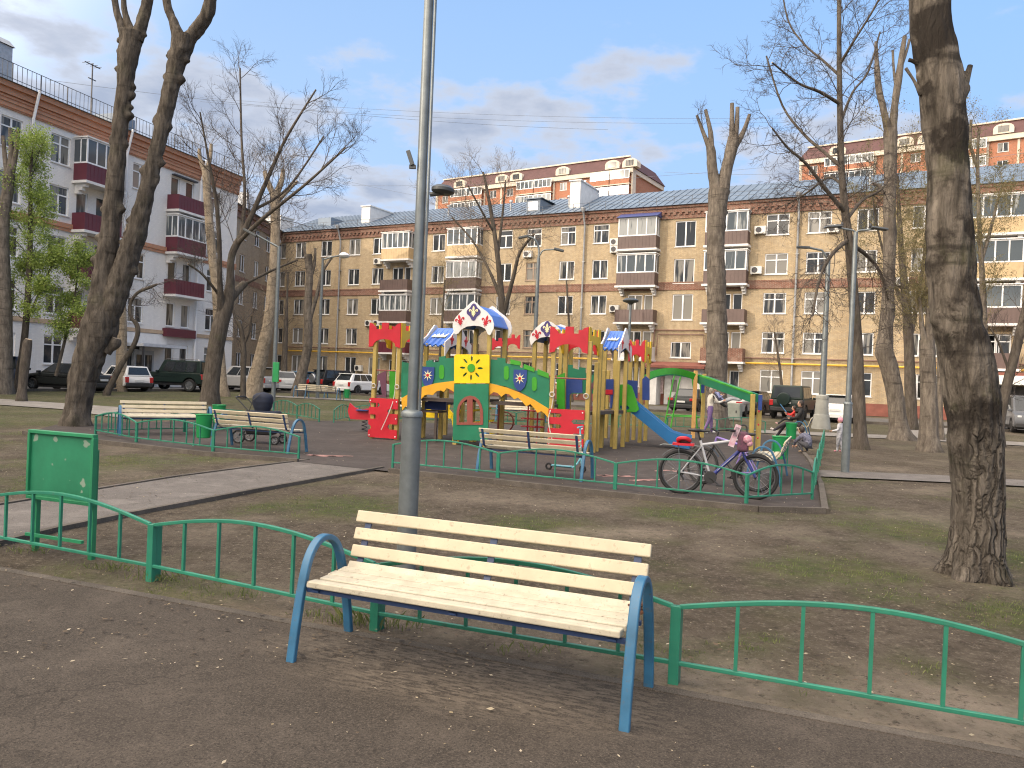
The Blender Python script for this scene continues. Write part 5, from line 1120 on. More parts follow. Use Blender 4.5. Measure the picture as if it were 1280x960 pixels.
for sx_ in (-1, 1):
    b = MB(); b.box((0, 0, 0), (.38, .18, .045), mx=M.Rotation(.1 * sx_, 3, 'Y'), taper=.8); b.build('lamp_head', steel_d, l5, bevel=.02, loc=(sx_ * .47, 0, 5.05))
    b = MB(); b.ell((0, 0, 0), (.03, .03, .05), 8, 6); b.build('sensor', iron, l5, loc=(sx_ * .29, 0, 5.1))
l6 = lamp(1026, 538, 34.5, 7.6, .16, .09, 'old grey column with a thick flared concrete base beside the off-roader')
b = MB(); b.lathe([(.42, -.05), (.40, .1), (.33, .6), (.30, .62), (.26, 1.3), (.28, 1.32), (.28, 1.45), (.16, 1.5)], (0, 0, 0), 14); b.build('column_base', mat('grey_concrete_paint', (.30, .30, .27), .8), l6, smooth=40)
b = MB(); b.tube([(0, 0, 7.5), (-.3, 0, 7.9), (-.9, 0, 8.0)], .05, 8); b.build('arm', steel, l6)
b = MB(); b.box((-1.15, 0, 8.0), (.55, .2, .1)); b.build('lamp_head', steel_d, l6, bevel=.02)
# ---- overhead cables
cab = mat('cable_sheath', (.16, .18, .21), .6)
def cable(a, Ya, c, Yc, sag, label, r=.010):
    p, q = P(*a, Ya), P(*c, Yc); b = MB()
    b.tube([p.lerp(q, i / 24) - V((0, 0, sag * 4 * (i / 24) * (1 - i / 24))) for i in range(25)], r, 4)
    tag(b.build('overhead_cable', cab), label, 'cable', 'overhead cables across the sky')
cable((60, 100), 42, (760, 162), 62, .5, 'faint cable crossing the sky from the white block behind the forked tree to the tower'); cable((250, 122), 60, (1010, 147), 66, .6, 'faint cable high over the middle of the sky, upper of the close pair')
cable((250, 127), 60, (1010, 152), 66, .7, 'faint cable high over the middle of the sky, lower of the close pair'); cable((440, 228), 70, (700, 268), 60, .3, 'faint cable dropping to the yellow block roof beside the left chimney')
cable((830, 215), 58, (1290, 190), 44, .6, 'faint cable over the right roof above the zinc'); cable((440, 232), 66, (1000, 205), 60, .5, 'faint cable just above the yellow block roof')
# ================================================================ PLAY CASTLE
wood_y = mat('olive_yellow_timber', (.375, .275, .075), .6, var=.16, vs=5)
pred = mat('red_play_panel', (.47, .016, .030), .4, var=.14, vs=2.5, dirt=.22); pgreen = mat('green_play_panel', (.012, .165, .085), .45, var=.14, vs=2.5, dirt=.22)
plime = mat('bright_green_play_panel', (.045, .30, .020), .4, var=.14, vs=2.5, dirt=.22); pyel = mat('yellow_play_panel', (.80, .56, .008), .4, var=.14, vs=2.5, dirt=.22)
porange = mat('amber_play_trim', (.66, .335, .018), .45, var=.14, vs=2.5, dirt=.22); pblue = mat('blue_play_panel', (.024, .055, .22), .4, var=.14, vs=2.5, dirt=.22)
proof = mat('blue_play_roof', (.060, .155, .50), .45, var=.14, vs=2.5, dirt=.22); pwhite = mat('white_play_panel', (.70, .68, .66), .45, var=.14, vs=2.5, dirt=.22)
ppurp = mat('purple_play_panel', (.135, .052, .085), .45, var=.1); pbrown = mat('redbrown_play_frame', (.235, .062, .045), .5, var=.1)
pmust = mat('mustard_play_panel', (.62, .42, .025), .45, var=.08); slide_b = mat('blue_slide_plastic', (.018, .135, .33), .3, var=.08)
pcream = mat('cream_cutout', (.78, .72, .42), .5, var=.05); deck_m = mat('dark_deck_boards', (.075, .058, .05), .8, var=.2); rope_m = mat('pale_rope', (.5, .47, .42), .8)
cl = P(478, 500, 19.3); crr = P(711, 500, 17.6); CRZ = math.atan2(crr.y - cl.y, crr.x - cl.x)
castle = thing('play_castle', 'colourful wooden play castle with red crenellated towers, green bridges and blue roofs', 'play castle', (cl.x, cl.y, 0), CRZ)
CM = M.Translation((cl.x, cl.y, 0)) @ M.Rotation(CRZ, 4, 'Z'); CI = CM.inverted()
def cp(px, py, y0=0):         # photo pixel -> (x, z) on the castle plane y = y0
    e = CI @ V((0, 0, EYE)); d = CI.to_3x3() @ ray(px, py); t = (y0 - e.y) / d.y; p = e + d * t; return (p.x, p.z)
def panel(name, pxs, y0, m_, parent=castle, t=.03, holes=(), raw=False):
    b = MB(); f = (lambda l: l) if raw else (lambda l: [cp(*p, y0) for p in l])
    b.prism(f(pxs), (0, y0, 0), (1, 0, 0), (0, 0, 1), t, [f(h) for h in holes]); return b.build(name, m_, parent)
def ellp(cx, cz, rx, rz, n=16, a=0): return [(cx + rx * math.cos(2 * math.pi * i / n) * math.cos(a) - rz * math.sin(2 * math.pi * i / n) * math.sin(a), cz + rx * math.cos(2 * math.pi * i / n) * math.sin(a) + rz * math.sin(2 * math.pi * i / n) * math.cos(a)) for i in range(n)]
FLEUR = [(0, 1), (.13, .78), (.2, .5), (.13, .22), (.1, .08), (.26, .22), (.42, .42), (.62, .48), (.78, .36), (.8, .16), (.66, .02), (.52, .08), (.60, .2), (.5, .28), (.36, .14), (.26, -.1), (.4, -.1), (.4, -.24), (.2, -.24), (.3, -.55), (.12, -.48), (0, -.85)]
FLEUR = FLEUR + [(-x, z) for x, z in FLEUR[::-1] if x > 0]
def fleur(cx, cz, s, a=0): ca, sa = math.cos(a), math.sin(a); return [(cx + (x * ca - z * sa) * s, cz + (x * sa + z * ca) * s) for x, z in FLEUR]
def posts(pts, r=.05):
    for x, y, zt in pts:
        b = MB(); b.box((0, 0, zt / 2), (2 * r, 2 * r, zt)); b.build('post', wood_y, castle, bevel=.012, loc=(x, y, 0))
# --- decks
# towers: left, centre, right; all 0.95 deep
xl0, xl1 = cp(467, 500)[0], cp(497, 500)[0]; xm0, xm1 = cp(571, 500)[0], cp(609, 500)[0]; xr0, xr1 = cp(690, 500)[0], cp(735, 500)[0]
zt_l = cp(480, 433)[1]; zdk = .95
posts([(xl0, 0, zt_l + .25), (xl1, 0, zt_l + .25), (xl0 + .02, .92, zt_l + .25), (xl1 + .02, .92, zt_l + .25)])
posts([(xm0, .0, cp(571, 418)[1] + .2), (xm1, .0, cp(609, 418)[1] + .2), (xm0, 1.0, cp(571, 418)[1] + .2), (xm1, 1.0, cp(609, 418)[1] + .2)])
zt_r = cp(711, 440)[1]
posts([(xr0, 0, zt_r + .25), (xr1, 0, zt_r + .25), (xr0, .95, zt_r + .25), (xr1, .95, zt_r + .25)])
def deck(x0, x1, y0, y1, z):
    b = MB(); b.bx(x0, x1, y0, y1, z - .07, z); b.build('deck', deck_m, castle)
deck(xl0 + .06, xl1 - .06, .06, .86, zdk); deck(xr0 + .06, xr1 - .06, .06, .88, zdk)
# crenellated crowns
def crown(x0, x1, zb, zt, y, mt, t=.03):
    w_ = x1 - x0; h = zt - zb; f = lambda a, c: (x0 + w_ * a, zb + h * c)
    pts = [f(0, 0), f(.14, .05)] + [f(.5 - .36 * math.cos(math.pi * i / 8), .06 + .28 * math.sin(math.pi * i / 8)) for i in range(1, 8)] + [f(.86, .05), f(1, 0), f(1, 1), f(.9, .96), f(.78, .80), f(.78, .74), f(.62, .74), f(.62, 1), f(.40, 1), f(.40, .74), f(.22, .74), f(.22, .80), f(.1, .96), f(0, 1)]
    b = MB(); b.prism(pts, (0, y, 0), (1, 0, 0), (0, 0, 1), t); b.build('crown_panel', mt, castle)
def crown_side(x, y0, y1, zb, zt, mt):
    w_ = y1 - y0; h = zt - zb; f = lambda a, c: (y0 + w_ * a, zb + h * c)
    pts = [f(0, 0)] + [f(.5 - .32 * math.cos(math.pi * i / 8), .05 + .38 * math.sin(math.pi * i / 8)) for i in range(0, 9)] + [f(1, 0), f(1, 1), f(.8, 1), f(.8, .72), f(.6, .72), f(.6, .95), f(.4, .95), f(.4, .72), f(.2, .72), f(.2, 1), f(0, 1)]
    b = MB(); b.prism(pts, (x, 0, 0), (0, 1, 0), (0, 0, 1), .03); b.build('crown_panel', mt, castle)
a0, a1 = cp(463, 434), cp(503, 404); crown(a0[0], a1[0], a0[1], a1[1], -.07, pred); crown(a0[0] + .02, a1[0], a0[1], a1[1], .99, pred)
crown_side(a1[0] + .005, -.04, .96, a0[1], a1[1], pmust); crown_side(a0[0] + .03, -.04, .96, a0[1], a1[1], pmust)
a0, a1 = cp(688, 441), cp(737, 409); crown(a0[0], a1[0], a0[1], a1[1], -.07, pred); crown(a0[0], a1[0], a0[1], a1[1], 1.02, pred)
crown_side(a1[0] + .005, -.04, .99, a0[1] - .03, a1[1], pmust); crown_side(a0[0] + .03, -.04, .99, a0[1], a1[1], pmust)
# red puzzle climbing panels
def puzzle(x0, x1, zb, zt, y):
    w_ = x1 - x0; h = zt - zb; f = lambda a, c: (x0 + w_ * a, zb + h * c)
    o_ = [f(.04, 0), f(1, 0), f(1, .22), f(.72, .22), f(.66, .30), f(.72, .36), f(1, .36), f(1, .62), f(.7, .62), f(.64, .68), f(.7, .74), f(1, .74), f(1, 1), f(.04, 1), f(0, .97), f(0, .88), f(.34, .88), f(.38, .82), f(.32, .77), f(0, .77), f(0, .58), f(.34, .58), f(.38, .52), f(.32, .47), f(0, .47), f(0, .33), f(.1, .28), f(.1, .22), f(0, .18), f(0, .03)]
    b = MB(); b.prism(o_, (0, y, 0), (1, 0, 0), (0, 0, 1), .03)
    p = b.build('puzzle_panel', pred, castle)
    b = MB()
    for a, c in ((.05, .93), (.95, .93), (.05, .05), (.95, .05), (.95, .5)): b.lathe([(.018, 0), (.016, .012), (.004, .016)], (x0 + w_ * a, y - .014, zb + h * c), 8, (0, -1, 0))
    b.build('bolt', pwhite, p)
a0, a1 = cp(460, 546, -.08), cp(498, 499, -.08); puzzle(a0[0], a1[0], a0[1], a1[1], -.08)
a0, a1 = cp(684, 556, -.08), cp(731, 513, -.08); puzzle(a0[0], a1[0], a0[1], a1[1], -.08)
# barriers of the red towers
panel('barrier', [(467, 497), (469, 470), (483, 463), (483, 497)], .5, ppurp, holes=[[(470, 494), (473, 476), (475, 476), (478, 494)]])
panel('barrier', [(487, 497), (487, 463), (495, 463), (495, 497)], .55, plime)
def rail_(x0, x1, y, z, m_=pbrown, r=.016, nm='handrail'):
    b = MB(); b.tube([(x0, y, z), (x1, y, z)], r, 8); b.build(nm, m_, castle)
rail_(xl0, xl1, 0, cp(480, 463)[1]); rail_(xr0, xr1, 0, cp(711, 473)[1])
for x in (xl1 - .06, xr0 + .04):
    b = MB(); b.tube(crom([(x, -.02, zt_l), (x, -.05, 1.2), (x - .06, -.14, .75), (x - .25 if x < 2 else x + .08, -.2, .25)], 5), .012, 6); b.build('climbing_rope', rope_m, castle)
for x in (xl0 + .03, xl1 + .01, xr0 + .02, xr1 - .03):
    b = MB(); b.torus((x, -.08, 1.32), .055, .014, (0, 1, .2), 14, 6); b.build('grip_handle', rope_m, castle)
# arched bridges
def bridge(pts_top, pts_bot, trim, y0, y1):
    for y in (y0, y1):
        panel('bridge_wall', pts_top + pts_bot, y, pgreen)
        panel('wavy_trim', trim, y - .033, porange)
topL = [(502, 492), (502, 466), (510, 466), (510, 463), (518, 463), (518, 461), (526, 461), (526, 458), (533, 458), (533, 451), (541, 450), (541, 453), (549, 452), (549, 446), (557, 445), (557, 448), (568, 447)]
botL = [(568, 480), (555, 482), (542, 486), (530, 490), (518, 497), (508, 505), (503, 512)]
trimL = [(502, 498), (515, 490), (530, 483), (545, 479), (568, 476), (568, 490), (563, 487), (559, 485), (555, 490), (551, 488), (546, 489), (541, 494), (536, 493), (531, 494), (526, 500), (521, 499), (517, 501), (512, 508), (507, 508), (503, 513)]
bridge(topL, botL, trimL, .02, .93)
topR = [(687, 471), (679, 470), (679, 464), (669, 463), (669, 464), (665, 463), (665, 458), (654, 457), (654, 460), (650, 459), (650, 452), (640, 451), (640, 455), (632, 454), (632, 448), (622, 447), (622, 450), (612, 449)][::-1]
botR = [(687, 512), (675, 504), (662, 496), (648, 489), (632, 483), (612, 479)]
trimR = [(612, 479), (632, 484), (650, 491), (668, 500), (686, 511), (686, 523), (681, 517), (677, 514), (672, 516), (668, 510), (663, 505), (658, 508), (653, 502), (648, 497), (643, 499), (637, 493), (632, 492), (627, 496), (622, 491), (617, 490), (612, 494)]
bridge(topR, botR, trimR, .02, .95)
for pts in (((525, 468), (552, 468)), ): pass
for px, py, rr_ in ((552, 465, 9), (633, 466, 9), (668, 480, 9)):
    panel('slot_inset', [(px - 3, py - rr_ + 3), (px - 1.6, py - rr_ + .5), (px + 1.6, py - rr_ + .5), (px + 3, py - rr_ + 3), (px + 3, py + rr_ - 3), (px + 1.6, py + rr_ - .5), (px - 1.6, py + rr_ - .5), (px - 3, py + rr_ - 3)], -.002, plime, t=.016)
for pts in ([(638, 455), (638, 449), (651, 452), (651, 457)], [(655, 461), (655, 455), (668, 460), (668, 465)], [(672, 468), (672, 461), (686, 467), (686, 473)]): panel('merlon', pts, -.004, plime, t=.02)
def star(px, py):
    cx, cz = cp(px, py, -.02); b = MB(); s_ = .165
    b.prism([(cx - s_, cz + .2), (cx + s_, cz + .2), (cx + s_, cz - .06), (cx + s_ * .75, cz - .2), (cx + s_ * .3, cz - .275), (cx, cz - .3), (cx - s_ * .3, cz - .275), (cx - s_ * .75, cz - .2), (cx - s_, cz - .06)], (0, -.016, 0), (1, 0, 0), (0, 0, 1), .02); sh = b.build('shield', pblue, castle)
    pt = []
    for i in range(16): a = math.pi * i / 8 + math.pi / 2; rr_ = .135 if i % 2 == 0 else .045; pt.append((cx + rr_ * math.cos(a), cz + rr_ * math.sin(a)))
    b = MB(); b.prism(pt, (0, -.032, 0), (1, 0, 0), (0, 0, 1), .01); b.build('star', pcream, sh)
    b = MB(); b.prism(ellp(cx, cz, .038, .038), (0, -.040, 0), (1, 0, 0), (0, 0, 1), .012); b.build('boss', pred, sh)
star(535, 469); star(650, 473)
deck(xl1 + .06, xm0 - .06, .1, .85, 1.08); deck(xm1 + .06, xr0 - .06, .1, .87, 1.08); deck(xm0 + .06, xm1 - .06, .06, .94, 1.12)
# centre tower panels
cx, cz = cp(589.5, 460, -.07)
sq = [(568, 479), (568, 445), (570, 443), (610, 443), (612, 445), (612, 479)]
b = MB(); hol = []
for i in range(8):
    a = math.pi * i / 4 + math.pi / 8 * 0; hol.append(ellp(cx + .225 * math.cos(a), cz + .225 * math.sin(a), .072, .026, 12, a))
b.prism([cp(*p, -.07) for p in sq], (0, -.07, 0), (1, 0, 0), (0, 0, 1), .03, hol); sp_ = b.build('sun_panel', pyel, castle)
b = MB(); b.prism(ellp(cx, cz, .10, .10, 20), (0, -.09, 0), (1, 0, 0), (0, 0, 1), .02); b.build('sun_disc', plime, sp_)
b = MB(); b.prism([cp(*p, -.04) for p in [(570, 477), (570, 446), (610, 446), (610, 477)]], (0, -.03, 0), (1, 0, 0), (0, 0, 1), .015); b.build('backing_panel', pgreen, castle)
arch = [(571, 531), (571, 514), (573, 506), (577, 500), (582, 496), (588, 494.5), (594, 496), (599, 500), (602, 506), (604, 514), (604, 531)]
inn1 = [(574, 528), (574, 514), (576, 507), (580, 502), (584, 499), (584, 528)]; inn2 = [(591, 528), (591, 498.5), (595, 501), (599, 507), (600.5, 514), (600.5, 528)]
panel('window_wall', [(566, 550), (568, 480), (611, 480), (610, 551)], -.07, pgreen, holes=[arch])
panel('arched_window_frame', arch, -.085, pbrown, holes=[inn1, inn2])
for sx_ in (xm0 - .02, xm1 + .02):
    b = MB(); b.bx(sx_ - .015, sx_ + .015, .06, .94, .06, .9); 
# roofs with white gables
def gable(px_list, y, emb=None, nm='gable_panel', sc=1.0):
    pts = [cp(*p, y) for p in px_list]; b = MB(); b.prism(pts, (0, y, 0), (1, 0, 0), (0, 0, 1), .03); g = b.build(nm, pwhite, castle)
    if emb:
        ex_, ez = cp(*emb[0], y - .02); b = MB()
        q = [(ex_ + .155 * sc * (1 + .16 * math.cos(4 * t_)) * math.cos(t_), ez + .175 * sc * (1 + .16 * math.cos(4 * t_)) * math.sin(t_)) for t_ in [2 * math.pi * i / 32 for i in range(32)]]
        b.prism(q, (0, y - .02, 0), (1, 0, 0), (0, 0, 1), .012); em = b.build('emblem', mat('indigo_emblem', (.055, .04, .16), .5), g)
        b = MB(); b.prism(fleur(ex_, ez, .145 * sc), (0, y - .030, 0), (1, 0, 0), (0, 0, 1), .01); b.build('emblem_lily', pcream, em)
        for (px, py), an in emb[1]:
            fx, fz = cp(px, py, y - .02); b = MB(); b.prism(fleur(fx, fz, .155 * sc, an), (0, y - .021, 0), (1, 0, 0), (0, 0, 1), .012); b.build('red_lily', pred, g)
    return g
G1 = [(569, 418), (566.5, 411), (566, 406), (569, 398), (575, 391), (583, 384), (589, 378), (592, 376), (595, 378), (601, 384), (609, 390), (615, 397), (617.5, 405), (617, 411), (613, 419), (610, 418), (607, 411), (601, 408), (593, 407), (584, 408), (577, 412), (573, 417)]
gable(G1, -.09, ((592, 390), [((575, 401), .25), ((607.5, 402), -.25)]))
pts = [cp(*p, -.09) for p in G1]; b = MB(); b.prism([(x + .02, z) for x, z in pts], (0, 1.05, 0), (1, 0, 0), (0, 0, 1), .03); b.build('gable_panel', pwhite, castle)
rf = lambda: None
gx = [cp(*p, -.09) for p in [(570, 407), (576, 393.5), (584, 386), (592, 380.5), (600, 386), (608, 392.5), (614, 406)]]
b = MB()
for (xa, za), (xb_, zb_) in zip(gx, gx[1:]): b.add([(xa, -.07, za), (xb_, -.07, zb_), (xb_, 1.03, zb_), (xa, 1.03, za), (xa, -.07, za - .03), (xb_, -.07, zb_ - .03), (xb_, 1.03, zb_ - .03), (xa, 1.03, za - .03)], [(0, 1, 2, 3), (7, 6, 5, 4), (0, 3, 7, 4), (1, 5, 6, 2)])
b.build('roof_shell', proof, castle)
# small blue-roofed houses behind, ridge along x, white gable on the right end
def house(Y, slope, px_g, nm, posts_h):
    # slope: four photo corners of the front slope; the eave nearer, the ridge further
    e0, e1, r1, r0 = slope
    A, B_ = CI @ P(*e0, Y), CI @ P(*e1, Y); C_, D = CI @ P(*r1, Y + .5), CI @ P(*r0, Y + .5)
    x0, x1 = A.x, B_.x; ye = A.y; yr = C_.y; zr = max(C_.z, D.z); ze = (A.z + B_.z) / 2
    b = MB(); n = 12; wv = lambda i: ze + .035 * math.sin(i * 2.1)
    top = [(x0 + .04 + (x1 - x0 - .08) * i / n, yr, zr) for i in range(n + 1)]; bot = [(x0 + (x1 - x0) * i / n, ye, wv(i)) for i in range(n + 1)]; bk = [(p[0], 2 * yr - ye, p[2]) for p in bot]
    b.add(top + bot + bk, [(n + 1 + i, n + 2 + i, i + 1, i) for i in range(n)] + [(i, i + 1, 2 * n + 3 + i, 2 * n + 2 + i) for i in range(n)])
    o = b.build('roof_shell', proof, castle); so_ = o.modifiers.new('thick', 'SOLIDIFY'); so_.thickness = .03
    mx_, my, mz = (x0 + x1) / 2, (ye + yr) / 2, (ze + zr) / 2; sv = V((0, yr - ye, zr - ze)).normalized(); s_ = (x1 - x0) * .34
    cr_ = [(-1, -.25), (-.8, .35), (-.55, 0), (-.25, .45), (0, .05), (.25, .5), (.5, .05), (.95, .55), (.75, -.25)]
    b = MB(); nn = V((1, 0, 0)).cross(sv); b.prism([(p[0] * s_, p[1] * s_ * 1.15 - .02) for p in cr_], V((mx_, my, mz)) + nn * .03, (1, 0, 0), sv, .012); b.build('crown_emblem', pcream, o)
    hw_ = yr - ye + .06; hh = zr - ze
    gp_ = [(-hw_, -.28), (-hw_ - .03, .08), (-hw_ * .6, hh * .5), (-.06, hh + .08), (.06, hh + .08), (hw_ * .6, hh * .5), (hw_ + .03, .08), (hw_, -.28), (hw_ * .7, -.05), (0, .08), (-hw_ * .7, -.05)]
    for xg in (x1 + .02, x0 - .02):
        b = MB(); b.prism(gp_, (xg, yr, ze), (0, 1, 0), (0, 0, 1), .03); g = b.build('gable_panel', pwhite, castle)
        b = MB()
        for q in (-.55, .55): b.prism([(x * .8 * .16 + q * hw_, z * .16 + hh * .28) for x, z in FLEUR], (xg + (.022 if xg > mx_ else -.022), yr, ze), (0, 1, 0), (0, 0, 1), .012); b.build('red_lily', pred, g); b = MB()
    for x in (x0 + .08, x1 - .08):
        for y in (ye + .08, 2 * yr - ye - .08): posts([(x, y, ze + .04)])
    deck(x0 + .1, x1 - .1, ye + .1, 2 * yr - ye - .1, .95)
house(20.2, [(528, 432), (562, 431), (569, 410.5), (534, 412)], None, None, 0)
house(19.9, [(752, 436), (775, 437), (781, 414), (752, 414)], None, None, 0)
# second lily gable behind the red right tower
G2 = [(664, 432), (662, 424), (664, 417), (670, 410), (678, 403), (684, 401), (690, 403), (698, 409), (704, 417), (706, 424), (704, 432), (700, 426), (692, 422), (684, 421), (676, 422), (669, 426)]
gable(G2, 2.1, ((684, 411), [((671, 419), .25), ((697, 419), -.25)]))
gx = [cp(*p, 2.1) for p in [(665, 425), (670, 412), (677, 406), (684, 403.5), (691, 406), (698, 412), (704, 425)]]
b = MB()
for (xa, za), (xb_, zb_) in zip(gx, gx[1:]): b.add([(xa, 2.12, za), (xb_, 2.12, zb_), (xb_, 3.2, zb_), (xa, 3.2, za), (xa, 2.12, za - .03), (xb_, 2.12, zb_ - .03), (xb_, 3.2, zb_ - .03), (xa, 3.2, za - .03)], [(0, 1, 2, 3), (7, 6, 5, 4), (0, 3, 7, 4), (1, 5, 6, 2)])
b.build('roof_shell', proof, castle)
b = MB(); b.prism([cp(*p, 2.1) for p in G2], (.02, 3.22, 0), (1, 0, 0), (0, 0, 1), .03); b.build('gable_panel', pwhite, castle)
xa, xb_ = cp(668, 450, 2.2)[0], cp(701, 450, 2.2)[0]; zq = cp(684, 424, 2.2)[1]
posts([(xa, 2.2, zq), (xb_, 2.2, zq), (xa, 3.1, zq), (xb_, 3.1, zq)]); deck(xa + .05, xb_ - .05, 2.25, 3.05, 1.1)
for z in (1.55, 1.75): rail_(xa, xb_, 2.2, z, pred)
b = MB()
for i in range(5): xx = xa + (xb_ - xa) * (i + .5) / 5; b.tube([(xx, 2.2, 1.55), (xx, 2.2, 1.75)], .012, 6); 
b.build('baluster_rail', pred, castle)
# back bridge and back red tower at right
panel('bridge_wall', [(702, 492), (702, 460), (709, 459), (709, 456), (716, 456), (716, 460), (724, 462), (724, 459), (732, 460), (732, 466), (742, 469), (742, 466), (750, 467), (750, 492)], 2.3, pgreen)
panel('back_gate', [(490, 486), (490, 455), (502, 452), (520, 456), (528, 462), (528, 486)], 2.3, pgreen)
c0_, c1_ = cp(786, 452, 4.6), cp(807, 425, 4.6)
crown(c0_[0], c1_[0], c0_[1], c1_[1], 4.55, pred); crown(c0_[0], c1_[0], c0_[1], c1_[1], 5.5, pred); crown_side(c1_[0] + .01, 4.58, 5.47, c0_[1] - .02, c1_[1], pmust); crown_side(c0_[0] + .02, 4.58, 5.47, c0_[1], c1_[1], pmust)
posts([(c0_[0] + .05, 4.62, c0_[1] + .2), (c1_[0] - .05, 4.62, c0_[1] + .2), (c0_[0] + .05, 5.44, c0_[1] + .2), (c1_[0] - .05, 5.44, c0_[1] + .2)]); deck(c0_[0] + .1, c1_[0] - .1, 4.66, 5.4, .95)
crown(cp(632, 430, 2.6)[0], cp(650, 430, 2.6)[0], cp(640, 436, 2.6)[1], cp(640, 418, 2.6)[1], 2.6, pred); crown(cp(610, 430, 2.6)[0], cp(630, 430, 2.6)[0], cp(640, 438, 2.6)[1], cp(640, 422, 2.6)[1], 2.9, pred)
# walkway from the right tower to the slide
wp_ = [CI @ V((x, y, 0)) for x, y in ((1.72, 17.75), (3.0, 20.1), (3.05, 20.9), (1.75, 18.9))]
b = MB(); b.add([(p.x, p.y, z) for z in (.95, .87) for p in wp_], [(0, 1, 2, 3), (7, 6, 5, 4), (0, 4, 5, 1), (1, 5, 6, 2), (2, 6, 7, 3), (3, 7, 4, 0)]); b.build('deck', deck_m, castle)
posts([(q.x, q.y, zt) for q, zt in [(CI @ G(px, py), zt) for px, py, zt in ((741.5, 566, 2.1), (751, 560, 1.95), (768.5, 561.5, 2.2), (778, 559, 2.2), (757, 548, 2.0))]])
panel('barrier', [(734, 514), (734, 476), (738, 474), (740, 480), (743, 474), (747, 478), (747, 514)], 1.1, ppurp, holes=[[(739.5, 508), (739.5, 488), (741.5, 485), (743.5, 488), (743.5, 508)]])
panel('barrier', [(696, 512), (696, 470), (706, 466), (706, 512)], .7, plime)
panel('barrier', [(708, 511), (708, 473), (728, 473), (728, 491), (715, 491), (712, 494), (712, 511)], .92, pblue)
bp_ = panel('barrier', [(749, 510), (749, 474), (767, 474), (767, 492), (765, 510), (763, 510), (763, 494), (751, 494), (751, 510)], 2.5, pblue); panel('red_strip', [(750, 493), (750, 487), (766, 487), (766, 493)], 2.47, pred, bp_)
panel('barrier', [(784, 498), (784, 475), (797, 476), (797, 498)], 4.0, pblue)
panel('ladder_net', [(812, 500), (803, 500), (803, 474), (807, 470), (812, 474)], 4.4, pblue)
# green head of the slide and blue chute
h0 = [(772, 516), (773, 481), (785, 480), (790, 483), (793, 492), (799, 512), (795, 515), (790, 515)]
panel('slide_head', h0, 3.1, plime, holes=[[(775, 510), (775, 507), (785, 507), (787, 510), (785, 512), (777, 512)]])
panel('slide_head', h0, 3.7, plime)
def LP(px, py, Y): return CI @ P(px, py, Y)
top_, bot_ = LP(788, 506, 20.6), LP(840, 550, 20.25); end_ = LP(863, 560, 20.15)
end_.z = .16; bot_.z = .25
dx_ = V((bot_.x - top_.x, bot_.y - top_.y, 0)).normalized(); sd = V((-dx_.y, dx_.x, 0)) * .27
pth = [top_ - dx_ * .25, top_, top_.lerp(bot_, .5), bot_, bot_.lerp(end_, .5) - V((0, 0, .02)), end_]
b = MB(); vs_ = []
for p in pth: vs_ += [p + sd + V((0, 0, .2)), p + sd * 1.12 + V((0, 0, .2)), p + sd * .9 - V((0, 0, .10)), p - sd * 1.10 - V((0, 0, .14)), p - sd * 1.12 + V((0, 0, .2)), p - sd + V((0, 0, .2)), p - sd * .94, p + sd * .94]
b.add(vs_, [(i * 8 + j, i * 8 + 8 + j, i * 8 + 8 + (j + 1) % 8, i * 8 + (j + 1) % 8) for i in range(len(pth) - 1) for j in range(8)] + [tuple(range(8)), tuple(range(47, 39, -1))]); b.build('slide_chute', slide_b, castle, smooth=30)
b = MB(); b.tube([end_ - dx_ * .3, (end_ - dx_ * .3) * 1], .01); b = MB(); q = end_ - dx_ * .3; b.tube([(q.x, q.y, .1), (q.x, q.y, -.02)], .03, 8); b.build('slide_foot', steel, castle)
# red ring climbers under the right bridge
for px_ in (660, 672):
    x, z = cp(px_, 520, 1.6); b = MB(); b.tube([(x, 1.6, 0), (x, 1.6, 1.0)], .02, 8)
    for z_ in (.25, .45, .65, .85): b.torus((x, 1.6, z_), .17, .014, (0, 0, 1), 16, 6)
    b.build('ring_ladder', pred, castle)
x, z = cp(628, 520, 1.4); b = MB(); b.torus((x + .1, 1.4, .55), .24, .02, (.3, 1, 0), 20, 6); b.tube([(x - .1, 1.4, 0), (x - .1, 1.4, 1.0)], .03, 8)
for z_ in (.3, .5, .7): b.tube([(x - .3, 1.4, z_), (x + .35, 1.4, z_)], .015, 6)
b.build('ring_ladder', pbrown, castle)
x, z = cp(527, 520, .5); b = MB(); b.bx(x - .32, x + .55, .3, .8, .72, .76); b.bx(x - .3, x - .24, .32, .38, 0, .72); b.bx(x + .45, x + .51, .32, .38, 0, .72); b.build('shop_counter', deck_m, castle)
b = MB(); b.prism([(x - .1, .77), (x + .5, .77), (x + .5, 1.0), (x + .2, 1.06), (x - .1, .95)], (0, .86, 0), (1, 0, 0), (0, 0, 1), .03); b.build('counter_board', pblue, castle)
b = MB(); b.prism([(0, 0), (.16, 0), (.2, .3), (.12, .55), (.2, .8), (.05, .86), (-.05, .6), (.02, .3)], (xm0 - .3, .5, .02), (1, 0, 0), (0, 0, 1), .05); b.build('seahorse_board', pyel, castle)
b = MB(); b.add([(xm0 + .1, .98, .05), (xm1 - .1, .98, .05), (xm1 - .1, .98, .12), (xm0 + .1, .98, .12)], [(0, 1, 2, 3)])
b = MB()
for i in range(3): b.beam((xm0 + .1, .9 - .2 * i, .2 + .3 * i), (xm1 - .1, .9 - .2 * i, .3 + .3 * i), .05, .05)
b.beam((xm0 + .15, .85, .05), (xm1 - .1, .3, 1.0), .05, .05); b.build('inner_ladder', pyel, castle)
